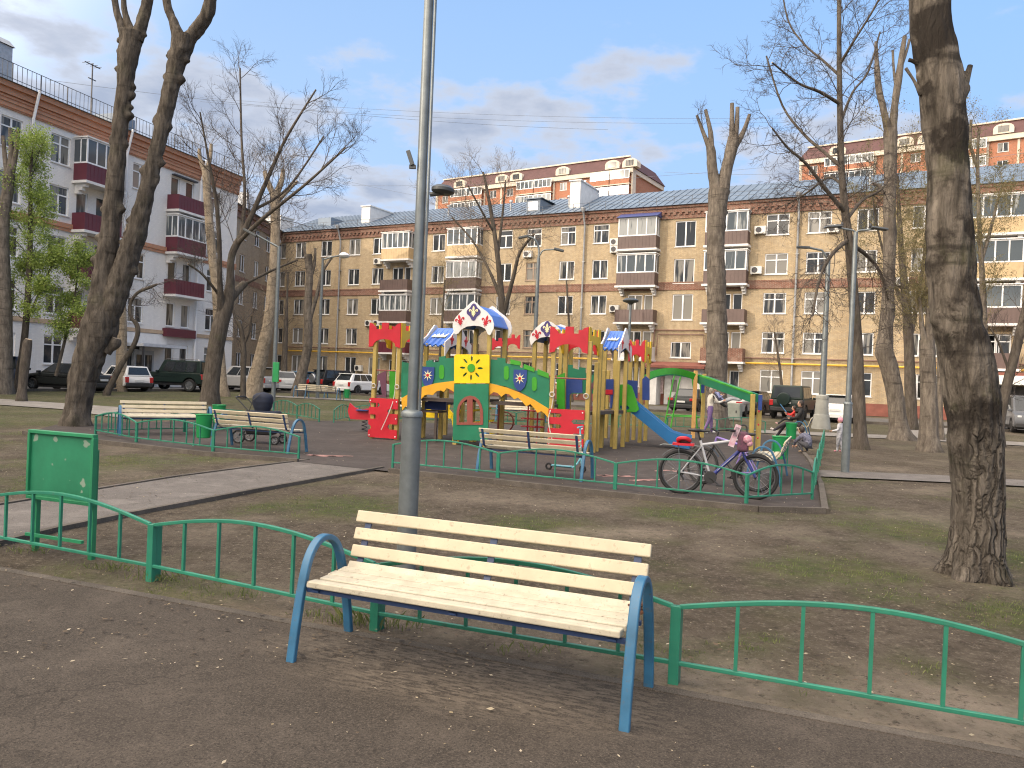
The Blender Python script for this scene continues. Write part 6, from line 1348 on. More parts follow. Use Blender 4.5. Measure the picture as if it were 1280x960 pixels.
# ---------------------------------------------------------------- other play equipment
def spring_rider(px, Y, c, c2, label, s=1.0):
    g = P(px, 520, Y); r = thing('spring_rider', label, 'spring toy', (g.x, Y, 0), -.2)
    b = MB(); b.tube([(.07 * math.cos(i * .7), .07 * math.sin(i * .7), .02 + i * .011) for i in range(28)], .014, 6); b.build('spring', iron, r)
    b = MB(); b.prism([(-.42, .33), (.40, .33), (.46, .5), (.34, .62), (.40, .9), (.22, .98), (.12, .66), (-.15, .6), (-.3, .66), (-.45, .78), (-.5, .55)], (0, 0, 0), (1, 0, 0), (0, 0, 1), .05); b.build('body_panel', c, r)
    b = MB(); b.bx(-.22, .12, -.13, .13, .58, .61); b.build('seat', c2, r)
    b = MB(); b.tube([(.2, -.16, .72), (.2, .16, .72)], .015, 8); b.build('handle', c2, r)
spring_rider(456, 21.5, pred, pblue, 'red and blue spring rider at the foot of the red left tower'); spring_rider(548, 24.0, pyel, pblue, 'yellow spring rider seen under the left bridge')
oc = thing('overhead_climber', 'climbing frame with curved green arch and sloping green beam on yellow posts beside the slide', 'climbing frame', (P(867, 548, 24.4).x, 24.4, 0))
OI = M.Translation(oc.location).inverted()
def op(px, py, Y): return OI @ P(px, py, Y)
for px, py, Y, zt in ((866, 548, 24.4, 2.13), (877, 546, 24.9, 2.05), (938, 564, 20.6, 1.5), (947, 562, 20.8, 1.5)):
    q = op(px, py, Y); b = MB(); b.box((q.x, q.y, zt / 2), (.11, .11, zt)); b.build('post', wood_y if px != 866 else mat('light_orange_timber', (.55, .31, .10), .6), oc, bevel=.012)
pa = [op(803, 476, 22.6), op(815, 468, 23), op(833, 464, 23.5), op(851, 465, 24), op(869, 471, 24.4)]; b = MB(); b.strip(crom(pa, 4), .09, .19, (.3, 1, 0)); b.build('arch_beam', plime, oc)
pa = [op(803, 479, 23.2), op(815, 471, 23.6), op(833, 467, 24.1), op(851, 468, 24.6), op(878, 474, 24.9)]; b = MB(); b.strip(crom(pa, 4), .05, .12, (.3, 1, 0)); b.build('arch_beam', pgreen, oc)
for dxx, m_ in ((0, pgreen), (9, pgreen)):
    p0, p1 = op(873 + dxx, 474, 24.5), op(939 + dxx * .8, 497.5, 20.65); b = MB(); b.beam(p0, p1, .07, .22); b.build('sloping_beam', m_, oc)
b = MB(); p0, p1 = op(874, 470, 24.5), op(939, 493, 20.65); b.beam(p0 + V((.0, 0, .03)), p1 + V((0, 0, .03)), .09, .04); b.build('beam_cap', plime, oc)
for px, py, Y in ((877, 483, 24.8), (948, 503, 20.72)):
    q = op(px, py, Y); b = MB(); b.box((q.x + .02, q.y - .08, q.z), (.11, .03, .42)); b.build('side_plate', pblue, oc, bevel=.01)
q0 = op(940, 545, 20.5)
for k in range(3): b = MB(); b.lathe([(.03, 0), (.028, .02), (.01, .03)], (q0.x + .14, q0.y - .02, .35 + .35 * k), 8, (1, -1, 0)); b.build('grip', pred, oc)
sw = thing('swing_frame', 'light green tubular swing frame beyond the climbing frame', 'swing', (P(855, 540, 28).x, 28, 0))
for y in (-.55, .55):
    b = MB(); b.tube(crom([(-.62, y, -.02), (-.48, y, 1.0), (-.34, y, 1.9), (-.22, y, 2.08), (0, y, 2.12), (.22, y, 2.08), (.34, y, 1.9), (.48, y, 1.0), (.62, y, -.02)], 4), .025, 8); b.tube([(-.53, y, .55), (.53, y, .55)], .02, 8); b.build('frame_hoop', plime, sw)
b = MB(); b.tube([(0, -.55, 2.12), (0, .55, 2.12)], .03, 8); b.tube([(-.53, -.55, .55), (-.53, .55, .55)], .02, 8); b.build('top_bar', plime, sw)
SEAT = V((1.36, 0, 1.02))
for y in (-.2, .2):
    b = MB(); b.tube([(0, y, 2.1), (SEAT.x, y * .9, SEAT.z + .12)], .012, 6); b.build('chain', steel_d, sw)
b = MB(); b.box(SEAT, (.26, .4, .05), mx=M.Rotation(.6, 3, 'Y')); b.build('seat', black_r, sw)
sc = thing('scooter', 'light blue child scooter leaning behind the bench in front of the castle', 'scooter', (P(708, 590, 14.1).x, 14.1, 0), -.35)
lb_ = mat('pale_blue_scooter_paint', (.16, .42, .5), .35)
b = MB(); b.tube([(-.3, 0, .09), (.12, 0, .08), (.2, 0, .16), (.28, 0, .30)], .018, 8); b.bx(-.28, .1, -.05, .05, .09, .105); b.build('deck', lb_, sc)
b = MB(); b.tube([(.28, 0, .1), (.22, 0, .82)], .016, 8); b.build('stem', lb_, sc)
b = MB(); b.tube([(.22, -.16, .82), (.22, .16, .82)], .016, 8); b.build('handlebar', lb_, sc)
for x in (-.34, .3):
    b = MB(); b.torus((x, 0, .07), .05, .02, (0, 1, 0), 16, 6); b.build('wheel', black_r, sc)
# ================================================================ CARS
carglass = mat('car_glass', (.018, .022, .025), .06, var=.1, spec=.7)
tail_m = mat('red_tail_light', (.42, .02, .02), .2, var=.1, spec=.7); head_m = mat('clear_head_lamp', (.55, .56, .56), .12, var=.1, spec=.8)
trim_m = mat('black_car_trim', (.022, .022, .023), .6); rim_m = mat('alloy_rim', (.30, .31, .32), .35, metal=.7); plate_m = mat('number_plate', (.62, .62, .60), .5)
chrome = mat('chrome_trim', (.5, .5, .5), .2, metal=.9)
def paint(n, c, rough=.36): return mat(n, c, rough, var=.06, vs=.8, coat=.06, spec=.25)
WHEEL = {}
def wheel(root, x, y, r, wd):
    k = (r, wd, y > 0)
    if k not in WHEEL:
        sd = 1 if y > 0 else -1
        b = MB(); b.lathe([(r * .62, -wd / 2), (r * .93, -wd / 2), (r, -wd * .36), (r, wd * .36), (r * .93, wd / 2), (r * .62, wd / 2), (r * .6, wd * .2), (r * .6, -wd * .2)], (0, 0, 0), 24, (0, 1, 0)); o = b.build('wheel', black_r, root, smooth=40)
        b = MB(); b.lathe([(.02, -.02), (r * .62, -.02), (r * .64, .05), (r * .60, .05), (r * .57, .0), (.02, .0)], (0, sd * wd * .28, 0), 20, (0, sd, 0))
        for i in range(5):
            a = 2 * math.pi * i / 5; b.beam((0, sd * (wd * .28 + .03), 0), (r * .6 * math.cos(a), sd * (wd * .28 + .03), r * .6 * math.sin(a)), r * .17, .03, (0, 1, 0))
        b.build('rim', rim_m, o); WHEEL[k] = o; o.location = (x, y, r); return o
    o = WHEEL[k]; c = part_copy(o, root, (x, y, r))
    for ch in o.children: q = ch.copy(); col.objects.link(q); q.parent = c
    return c
def car(px, Y, a, kind, pm, label, pc=None, spare=False, rails=False, lower=None):
    g = P(px, 500, Y); rz = math.pi / 2 - rad(a)
    root = thing('parked_car', label, 'car', (g.x, Y, .004), rz, 'cars parked round the courtyard')
    S = dict(suv=(4.6, 1.86, 1.70, .30, 1.04, .98, .36, 1.66), sedan=(4.6, 1.78, 1.45, .22, .92, .84, .31, 2.62), hatch=(4.2, 1.78, 1.50, .22, .95, .88, .31, 2.5), estate=(4.1, 1.64, 1.43, .24, .88, .82, .29, 2.4), offroad=(4.5, 1.86, 1.90, .42, 1.14, 1.10, .39, 2.6), van=(4.9, 1.9, 1.85, .25, 1.05, 1.0, .33, 2.9))[kind]
    Ln, Wd, H, cl_, belt, hood, r, _ = S
    xf, xr = Ln / 2, -Ln / 2; ax_f, ax_r = xf - .85, xr + .82 if kind != 'sedan' else xr + .98
    ra = r + .07; arch = lambda cx: [(cx + ra * math.cos(t), r + ra * math.sin(t) + .0) for t in [math.pi - math.pi * i / 10 for i in range(11)]]
    boot = belt - .02 if kind == 'sedan' else belt
    def arch_pts(cx): return [(x, max(z, cl_)) for x, z in arch(cx) if z >= cl_ - .001]
    prof = [(xr + .06, cl_ + .06)] + arch_pts(ax_r) + arch_pts(ax_f) + [(xf - .08, cl_ + .04), (xf, cl_ + .22), (xf - .02, hood - .22), (xf - .14, hood - .08), (xf - .55, hood - .01), (xf - 1.15 if kind != 'van' else xf - .6, belt), (xr + .10, boot), (xr + .02, boot - .18), (xr, cl_ + .25)]
    b = MB(); b.prism(prof, (0, 0, 0), (1, 0, 0), (0, 0, 1), Wd); b.build('body', pm, root, bevel=.07, bseg=3, smooth=50)
    # cabin
    c = dict(suv=(xr + .12, xf - 1.30, xr + .42, xf - 1.95), sedan=(xr + .75, xf - 1.22, xr + 1.35, xf - 2.0), hatch=(xr + .08, xf - 1.15, xr + .50, xf - 1.85), estate=(xr + .06, xf - 1.25, xr + .30, xf - 1.80), offroad=(xr + .06, xf - 1.45, xr + .18, xf - 1.85), van=(xr + .06, xf - .70, xr + .22, xf - 1.55))[kind]
    w0, w1 = Wd / 2 - .05, Wd / 2 - (.24 if kind not in ('offroad', 'van') else .15); zb, zt = belt - .03, H
    bt = [(c[0], -w0, zb), (c[1], -w0, zb), (c[1], w0, zb), (c[0], w0, zb)]; tp = [(c[2], -w1, zt), (c[3], -w1, zt), (c[3], w1, zt), (c[2], w1, zt)]
    b = MB(); b.add(bt + tp, [(3, 2, 1, 0), (4, 5, 6, 7), (0, 1, 5, 4), (1, 2, 6, 5), (2, 3, 7, 6), (3, 0, 4, 7)]); b.build('cabin', pm, root, bevel=.06, bseg=3, smooth=50)
    def pane(nm, A, B_, C_, D, ins=(.06, .06, .10, .08)):     # A,B bottom, C,D top (same order): inset in u/v
        A, B_, C_, D = map(V, (A, B_, C_, D)); n = (B_ - A).cross(D - A).normalized()
        f = lambda u, v: A.lerp(B_, u).lerp(D.lerp(C_, u), v)
        p = [f(ins[0], ins[2]), f(1 - ins[1], ins[2]), f(1 - ins[1], 1 - ins[3]), f(ins[0], 1 - ins[3])]
        b = MB(); b.add([q + n * .012 for q in p] + [q - n * .02 for q in p], [(0, 1, 2, 3), (0, 4, 5, 1), (1, 5, 6, 2), (2, 6, 7, 3), (3, 7, 4, 0)]); return b.build(nm, carglass, root)
    pane('windscreen', bt[1], bt[2], tp[2], tp[1]); pane('rear_window', bt[3], bt[0], tp[0], tp[3], (.08, .08, .16, .12))
    k = 2 if kind == 'sedan' else 3; e0, e1 = (.09, .1) if kind != 'suv' else (.07, .1)
    for i in range(k):
        u0 = e0 + (1 - e0 - e1) * i / k + .012; u1 = e0 + (1 - e0 - e1) * (i + 1) / k - .012
        pane('side_window', bt[0], bt[1], tp[1], tp[0], (u0, 1 - u1, .12, .12)); pane('side_window', bt[2], bt[3], tp[3], tp[2], (1 - u1, u0, .12, .12))
    hw = Wd / 2
    for sy in (-1, 1):
        b = MB(); b.bx(-.09, .10, -.09, .09, -.06, .06); b.build('headlight', head_m, root, bevel=.02, loc=(xf - .12, sy * (hw - .22), hood - .20))
        if kind in ('estate', 'offroad', 'suv', 'hatch'): tz = (.08, .10, .16)
        else: tz = (.08, .17, .08)
        b = MB(); b.bx(-tz[0], tz[0], -tz[1], tz[1], -tz[2], tz[2]); b.build('tail_light', tail_m, root, bevel=.02, loc=(xr + .06, sy * (hw - tz[1] - .02), belt - tz[2] - .06))
        b = MB(); b.box((0, 0, 0), (.14, .2, .12)); b.build('mirror', pm, root, bevel=.03, loc=(c[1] - .12, sy * (hw + .07), belt + .05))
        for x in (ax_f, ax_r): wheel(root, x, sy * (hw - .12), r, .22)
        if rails: b = MB(); b.tube([(c[2] + .1, sy * (w1 - .05), zt + .02), (c[2] + .2, sy * (w1 - .05), zt + .07), (c[3] - .2, sy * (w1 - .05), zt + .07), (c[3] - .1, sy * (w1 - .05), zt + .02)], .02, 6); b.build('roof_rail', chrome, root)
    b = MB(); b.bx(xr - .07, xr + .1, -hw + .06, hw - .06, cl_ + .02, cl_ + .26); b.build('rear_bumper', lower or trim_m, root, bevel=.04); b = MB(); b.bx(xf - .12, xf + .06, -hw + .06, hw - .06, cl_ + .02, cl_ + .24); b.build('front_bumper', lower or trim_m, root, bevel=.04)
    b = MB(); b.bx(xr + .3, xf - .3, -hw + .1, hw - .1, cl_ - .06, cl_ + .2); b.build('underbody', trim_m, root)
    pz = belt - .33 if kind in ('sedan', 'hatch', 'estate') else cl_ + .45
    b = MB(); b.bx(xr - .035, xr - .0, -.26, .26, pz, pz + .11); b.build('number_plate', plate_m, root); b = MB(); b.bx(xf + .062, xf + .075, -.26, .26, cl_ + .08, cl_ + .19); b.build('number_plate', plate_m, root)
    b = MB(); b.bx(xf - .03, xf + .012, -.45, .45, hood - .34, hood - .17)
    for i in range(3): b.bx(xf + .0, xf + .025, -.45, .45, hood - .32 + .055 * i, hood - .305 + .055 * i)
    b.build('grille', chrome if kind == 'van' else trim_m, root)
    if spare:
        b = MB(); b.lathe([(.03, -.02), (.28, -.02), (.36, .02), (.37, .16), (.33, .2), (.05, .22)], (xr - .02, .12, belt - .02), 22, (-1, 0, 0)); b.build('spare_wheel_cover', pc or trim_m, root, smooth=40)
        if pc is rim_m: b = MB(); b.torus((xr - .2, .12, belt - .02), .31, .035, (1, 0, 0), 22, 8); b.build('cover_ring', chrome, root)
    if kind in ('hatch', 'suv'): b = MB(); b.box((c[2] - .06, 0, zt - .02), (.26, w1 * 1.9, .05)); b.build('spoiler', pm, root, bevel=.015)
    return root
navy = paint('navy_car_paint', (.012, .018, .035)); dk = paint('dark_grey_car_paint', (.022, .025, .025)); wh = paint('white_car_paint', (.70, .70, .69)); gn = paint('dark_green_car_paint', (.014, .026, .022)); sv = paint('silver_car_paint', (.36, .36, .36), .3); bl = paint('blue_car_paint', (.06, .17, .30)); bk = paint('black_car_paint', (.012, .012, .013)); bg_ = paint('beige_silver_car_paint', (.42, .42, .40)); vn = paint('slate_van_paint', (.10, .105, .115))
car(3, 38.5, -28, 'suv', navy, 'navy crossover cut off by the left edge of the photo, seen from behind')
car(84, 41.5, -76, 'sedan', dk, 'dark grey sedan parked behind the big forked tree')
car(152, 45.5, -52, 'estate', wh, 'old white estate car with upright red tail lights')
car(220, 48.5, -80, 'offroad', gn, 'boxy dark green off-roader with alloy wheels before the white entrance', rails=True)
car(301, 52.5, -74, 'suv', sv, 'pale silver crossover between the two pale trunks', lower=sv)
car(352, 58.0, -28, 'sedan', bg_, 'beige silver sedan behind the left lamp post', lower=bg_)
car(377, 60.5, -44, 'hatch', bl, 'bright blue hatchback beyond the far pair of benches', lower=bl)
car(424, 59.5, 40, 'suv', bk, 'black compact off-roader with a ringed spare wheel on its tailgate', spare=True, pc=rim_m)
car(452, 57.5, 34, 'hatch', wh, 'white hatchback beside the red left tower of the castle', lower=wh)
car(866, 50.0, 31, 'sedan', dk, 'dark sedan in front of the yellow block entrance')
car(922, 46.5, 31, 'sedan', bg_, 'silver sedan half hidden by the tall pollard and the sloping beam', lower=bg_)
car(944, 48.0, 31, 'hatch', dk, 'dark hatchback squeezed beside the silver sedan and the green off-roader')
car(993, 45.2, 31, 'offroad', gn, 'dark green off-roader with spare wheel cover seen from behind', spare=True, pc=gn)
car(1051, 43.5, 31, 'hatch', wh, 'white car seen from behind through the double headed lamp post', lower=wh)
car(1240, 44, 205, 'hatch', wh, 'white car mostly hidden behind the big near trunk', lower=wh)
car(1284, 40, 203, 'van', vn, 'slate people carrier facing the viewer at the right edge')
ub_ = thing('utility_cabinet', 'pale grey metal cabinet behind the swing beside the silver sedan', 'cabinet', (P(915, 515, 39).x, 39, 0), rad(-28))
b = MB(); b.bx(-.45, .45, -.3, .3, .04, .88); b.build('casing', mat('pale_cabinet_paint', (.27, .29, .25), .7), ub_, bevel=.02); b = MB(); b.bx(-.40, .40, -.325, -.302, .1, .82); b.build('door', mat('pale_cabinet_door', (.25, .27, .235), .7), ub_); b = MB(); b.bx(.25, .3, -.345, -.326, .4, .52); b.build('handle', iron, ub_)
# ================================================================ BICYCLES, PRAM, PEOPLE
bike_rim = mat('dark_bike_rim', (.10, .10, .105), .4, metal=.5)
def bicycle(o, rz, fr, fk, label, lean=0, steer=0, s=1.0, rack=True):
    root = thing('bicycle', label, 'bicycle', o, rz); root.rotation_euler = (lean, 0, rz); root.scale = (s, s, s)
    r = .335; Rw, Fw = V((0, 0, r)), V((1.09, 0, r)); bb = V((.44, 0, .285)); st = V((.27, 0, .83)); hd = V((.83, 0, .88)); hb = V((.875, 0, .72))
    b = MB(); sd_ = V((0, .05, 0))
    b.tube([bb, st], .019, 10); b.tube([hd, hb], .021, 10); b.tube([st.lerp(bb, .12), hd - V((.0, 0, .01))], .022, 10)
    for y in (-1, 1): b.tube([Rw + sd_ * y * 1.2, bb + sd_ * y * .6], .011, 8); b.tube([Rw + sd_ * y * 1.2, st.lerp(bb, .15) + sd_ * y * .4], .010, 8)
    b.build('frame', fr, root, smooth=40)
    b = MB(); b.tube([bb, hb + V((0, 0, .02))], .028, 10); b.build('down_tube', fk, root, smooth=40)
    fkr = V((1.0, 0, .62)); SM = M.Translation(hb) @ M.Rotation(steer, 4, (hd - hb).normalized()) @ M.Translation(-hb)
    b = MB(); b.m = SM
    for y in (-1, 1): b.tube([Fw + sd_ * y * 1.1, Fw.lerp(hb, .8) + sd_ * y * 1.1], .015, 8)
    b.tube([Fw.lerp(hb, .82) - sd_ * 1.2, Fw.lerp(hb, .82) + sd_ * 1.2], .018, 8); b.tube([Fw.lerp(hb, .82), hb], .017, 8); b.build('fork', fk, root, smooth=40)
    b = MB(); b.m = SM; hs = hd + (hd - hb).normalized() * .09
    b.tube([hd, hs, hs + V((.05, 0, .02))], .016, 8); b.tube(crom([hs + V((-.06, -.31, .05)), hs + V((.03, -.14, .04)), hs + V((.05, 0, .02)), hs + V((.03, .14, .04)), hs + V((-.06, .31, .05))], 4), .012, 8)
    hbx = b.build('handlebar', trim_m, root, smooth=40)
    b = MB(); b.m = SM
    for y in (-.31, .31): b.tube([hs + V((-.06, y, .05)), hs + V((-.015, y * .68, .046))], .019, 8)
    b.build('grip', black_r, hbx)
    for c, mm in ((Rw, M.Identity(4)), (Fw, SM)):
        b = MB(); b.m = mm; b.torus(c, r - .024, .024, (0, 1, 0), 40, 8); w_ = b.build('wheel', black_r, root, smooth=True)
        b = MB(); b.m = mm; b.torus(c, r - .058, .013, (0, 1, 0), 40, 6); b.lathe([(.02, -.04), (.025, -.03), (.025, .03), (.02, .04)], c, 10, (0, 1, 0)); b.build('rim', bike_rim, w_, smooth=True)
        b = MB(); b.m = mm
        for i in range(28):
            a = 2 * math.pi * i / 28; b.tube([c + V((.02 * math.cos(a + .6), (.03 if i % 2 else -.03), .02 * math.sin(a + .6))), c + V(((r - .06) * math.cos(a), 0, (r - .06) * math.sin(a)))], .0014, 3, cap=False)
        b.build('spokes', chrome, w_)
    b = MB(); b.tube([st, st + (st - bb).normalized() * .13], .014, 8); q = st + (st - bb).normalized() * .13
    b.ell(q + V((-.05, 0, .025)), (.11, .075, .028), 14, 8); b.ell(q + V((.06, 0, .022)), (.12, .03, .022), 12, 6); b.build('saddle', trim_m, root, smooth=True)
    b = MB(); b.lathe([(.03, -.004), (.088, -.004), (.094, 0), (.088, .004), (.03, .004)], bb + V((0, -.05, 0)), 28, (0, 1, 0)); cw = b.build('chainring', trim_m, root)
    b = MB(); b.tube([bb + V((0, -.06, 0)), bb + V((.13, -.07, -.11))], .011, 6); b.tube([bb + V((0, .06, 0)), bb + V((-.13, .07, .11))], .011, 6); b.build('crank', trim_m, cw)
    for d in (V((.13, -.12, -.11)), V((-.13, .12, .11))): b = MB(); b.box(bb + d, (.09, .09, .025)); b.build('pedal', trim_m, cw)
    b = MB(); b.tube([bb + V((0, -.05, .088)), Rw + V((0, -.05, .035))], .004, 4); b.tube([bb + V((0, -.05, -.088)), Rw + V((.03, -.05, -.1)), Rw + V((0, -.05, -.035))], .004, 4); b.build('chain', trim_m, root)
    b = MB(); b.lathe([(.02, -.02), (.05, -.02), (.055, 0), (.03, .015)], Rw + V((0, -.04, 0)), 14, (0, -1, 0)); b.tube([Rw + V((.01, -.05, -.03)), Rw + V((.05, -.05, -.12))], .012, 6); b.build('gear_set', trim_m, root)
    for c, a0, a1, mm in ((Rw, .5, 2.5, M.Identity(4)), (Fw, .9, 2.6, SM)):
        b = MB(); b.m = mm; b.strip([c + V(((r + .035) * math.cos(a0 + (a1 - a0) * i / 12), 0, (r + .035) * math.sin(a0 + (a1 - a0) * i / 12))) for i in range(13)], .05, .006, (0, 1, 0)); b.build('mudguard', steel_d if mm is SM else steel, root, smooth=40)
    b = MB(); b.tube([bb + V((-.05, .06, -.02)), V((.28, .2, .01))], .009, 6); b.build('kickstand', trim_m, root)
    return root
bw = paint('silver_bike_paint', (.40, .41, .43)); bp2 = paint('violet_bike_paint', (.22, .16, .42)); bfk = paint('blue_fork_paint', (.035, .045, .20))
b1 = V((2.62, 11.80, 0)); b2 = V((3.68, 11.50, 0))
bike1 = bicycle(b1, math.atan2(b2.y - b1.y, b2.x - b1.x), bw, bfk, 'silver adult bicycle with black tyres standing behind the playground fence', lean=-.06, steer=-.16)
b = MB(); b.bx(.20, .52, -.035, .035, 0, .012)
b = MB(); q = V((-.02, 0, .79))
for y in (-.05, .05): b.tube([(.28, y, .74), (-.28, y, .74), (-.33, y, .72)], .007, 6); b.tube([(-.05, y, .74), (0, y * 1.3, .34)], .006, 6)
for x in (-.25, -.1, .05): b.tube([(x, -.05, .74), (x, .05, .74)], .006, 6)
b.build('rear_rack', steel, bike1)
b = MB(); b.tube([V((.44, 0, .285)).lerp(V((.875, 0, .72)), .25) + V((-.012, -.0285, .0)), V((.44, 0, .285)).lerp(V((.875, 0, .72)), .8) + V((-.012, -.0285, 0))], .004, 4); b.build('frame_decal', bw, bike1)
hp = thing('child_seat_pad', 'red padded child seat strapped on the rear rack of the silver bicycle', 'seat pad', b1 + V((.02, -.03, .75)), math.atan2(b2.y - b1.y, b2.x - b1.x))
b = MB(); b.torus((0, 0, .07), .085, .032, (0, .5, 1), 16, 8); b.bx(-.16, .16, -.09, .09, -.005, .03); b.build('pad', pred, hp, smooth=40); b = MB(); b.ell((.02, .02, .07), (.1, .08, .06), 12, 8); b.build('cushion', mat('dark_pad_fabric', (.05, .03, .03), .8), hp, smooth=True)
bike2 = bicycle(V((3.95, 12.35, 0)), math.atan2(.78, -.72), bp2, trim_m, 'violet bicycle parked behind the silver one, pointing away to the left', lean=.05, s=.93)
bag = thing('backpack', 'pink and black patterned child backpack hanging on the handlebar of the silver bicycle', 'backpack', (3.44, 11.44, .84), -.2)
b = MB(); b.box((0, 0, .02), (.17, .13, .30), taper=.8); b.build('pack_body', mat('black_pack_fabric', (.03, .028, .034), .8, c2=(.16, .05, .09, 1), vs=14), bag, bevel=.04, bseg=3)
b = MB(); b.ell((.06, -.06, .06), (.065, .04, .065), 14, 10); b.ell((.09, -.06, .0), (.045, .03, .045), 12, 8); b.build('front_pocket', mat('pink_pack_fabric', (.42, .11, .18), .75, c2=(.60, .42, .46, 1), vs=22), bag, smooth=True)
b = MB(); b.tube(crom([(-.05, .02, .15), (-.04, .03, .25), (.04, .03, .25), (.05, .02, .15)], 4), .012, 6); b.build('strap', trim_m, bag)
pp = thing('picture_book', 'white and pink booklet stuck in the bag on the silver bicycle', 'booklet', (3.32, 11.46, .80), -.2)
b = MB(); b.box((0, 0, .14), (.085, .012, .34), mx=M.Rotation(.30, 3, 'Y')); b.build('cover', mat('white_pink_print', (.66, .63, .64), .5, c2=(.50, .16, .24, 1), vs=11), pp); b = MB(); b.box((.02, -.012, .20), (.055, .006, .14), mx=M.Rotation(.30, 3, 'Y')); b.build('print_panel', mat('dark_print', (.05, .04, .06), .6, c2=(.5, .35, .4, 1), vs=20), pp)
# ---- pram
pr = thing('pram', 'dark navy pram with folded hood parked behind a cream bench', 'pram', (P(326, 540, 16.9).x, 16.9, 0), -.1)
pf = mat('navy_pram_fabric', (.012, .017, .034), .85, var=.25, vs=12); bkm = mat('black_pram_frame', (.02, .02, .021), .5)
b = MB(); n1_, n2_ = 12, 10; vs_ = []
for i in range(n1_ + 1):
    th = -.35 + 2.1 * i / n1_
    for j in range(n2_ + 1): ph = math.pi * j / n2_; vs_.append((-.02 + .30 * math.cos(th + .9) * math.sin(ph) ** .6 * .8, .23 * math.cos(ph), .76 + .36 * math.sin(th + .3) * math.sin(ph) ** .6))
vs_ = []; nu_, nv_ = 22, 12
for i in range(nv_ + 1):
    t_ = i / nv_; rr_ = (.62 + .38 * math.sin(min(1, t_ * 1.5) * math.pi / 2)) * (1 if t_ < .62 else math.sqrt(max(0, 1 - ((t_ - .62) / .38) ** 2.4))); rb_ = 1 + .025 * math.sin(t_ * 26)
    for j in range(nu_): a_ = 2 * math.pi * j / nu_; vs_.append((.02 + .215 * rr_ * rb_ * math.copysign(abs(math.cos(a_)) ** .75, math.cos(a_)), .20 * rr_ * rb_ * math.copysign(abs(math.sin(a_)) ** .75, math.sin(a_)), .66 + .47 * t_))
b.add(vs_, [(i * nu_ + j, i * nu_ + (j + 1) % nu_, i * nu_ + nu_ + (j + 1) % nu_, i * nu_ + nu_ + j) for i in range(nv_) for j in range(nu_)]); b.build('hood', pf, pr, smooth=True)
b = MB(); b.tube([(-.19, .21, .70), (-.10, .225, .95), (.05, .21, 1.08)], .008, 5); b.tube([(-.19, -.21, .70), (-.10, -.225, .95), (.05, -.21, 1.08)], .008, 5); b.build('hood_stay', bkm, pr)
b = MB(); b.box((.04, 0, .60), (.66, .38, .24), taper=1.1); b.build('carrycot', pf, pr, bevel=.06, bseg=3)
b = MB()
for y in (-.24, .24): b.tube([(.42, y, .14), (.05, y, .5), (-.38, y, .18)], .014, 8); b.tube([(.05, y, .5), (-.30, y, .82), (-.46, y, .98)], .014, 8)
b.tube([(-.46, -.24, .98), (-.5, -.2, 1.0), (-.5, .2, 1.0), (-.46, .24, .98)], .018, 8); b.tube([(.42, -.24, .14), (.42, .24, .14)], .012, 6); b.tube([(-.38, -.24, .18), (-.38, .24, .18)], .012, 6); b.build('chassis', bkm, pr)
b = MB(); b.box((.02, 0, .28), (.55, .36, .16), taper=1.15); b.build('basket', bkm, pr, bevel=.03)
for x, y, r in ((-.38, -.27, .155), (-.38, .27, .155), (.42, -.24, .105), (.42, .2, .105)):
    b = MB(); b.torus((0, 0, 0), r - .02, .02, (0, 1, 0), 24, 8); w_ = b.build('wheel', black_r, pr, smooth=True, loc=(x, y, r))
    b = MB(); b.torus((0, 0, 0), r - .045, .007, (0, 1, 0), 24, 6); b.lathe([(.02, -.02), (.02, .02)], (0, 0, 0), 10, (0, 1, 0))
    for i in range(5): a = 2 * math.pi * i / 5; b.tube([(0, 0, 0), ((r - .045) * math.cos(a), 0, (r - .045) * math.sin(a))], .009, 5)
    b.build('rim', rim_m, w_)
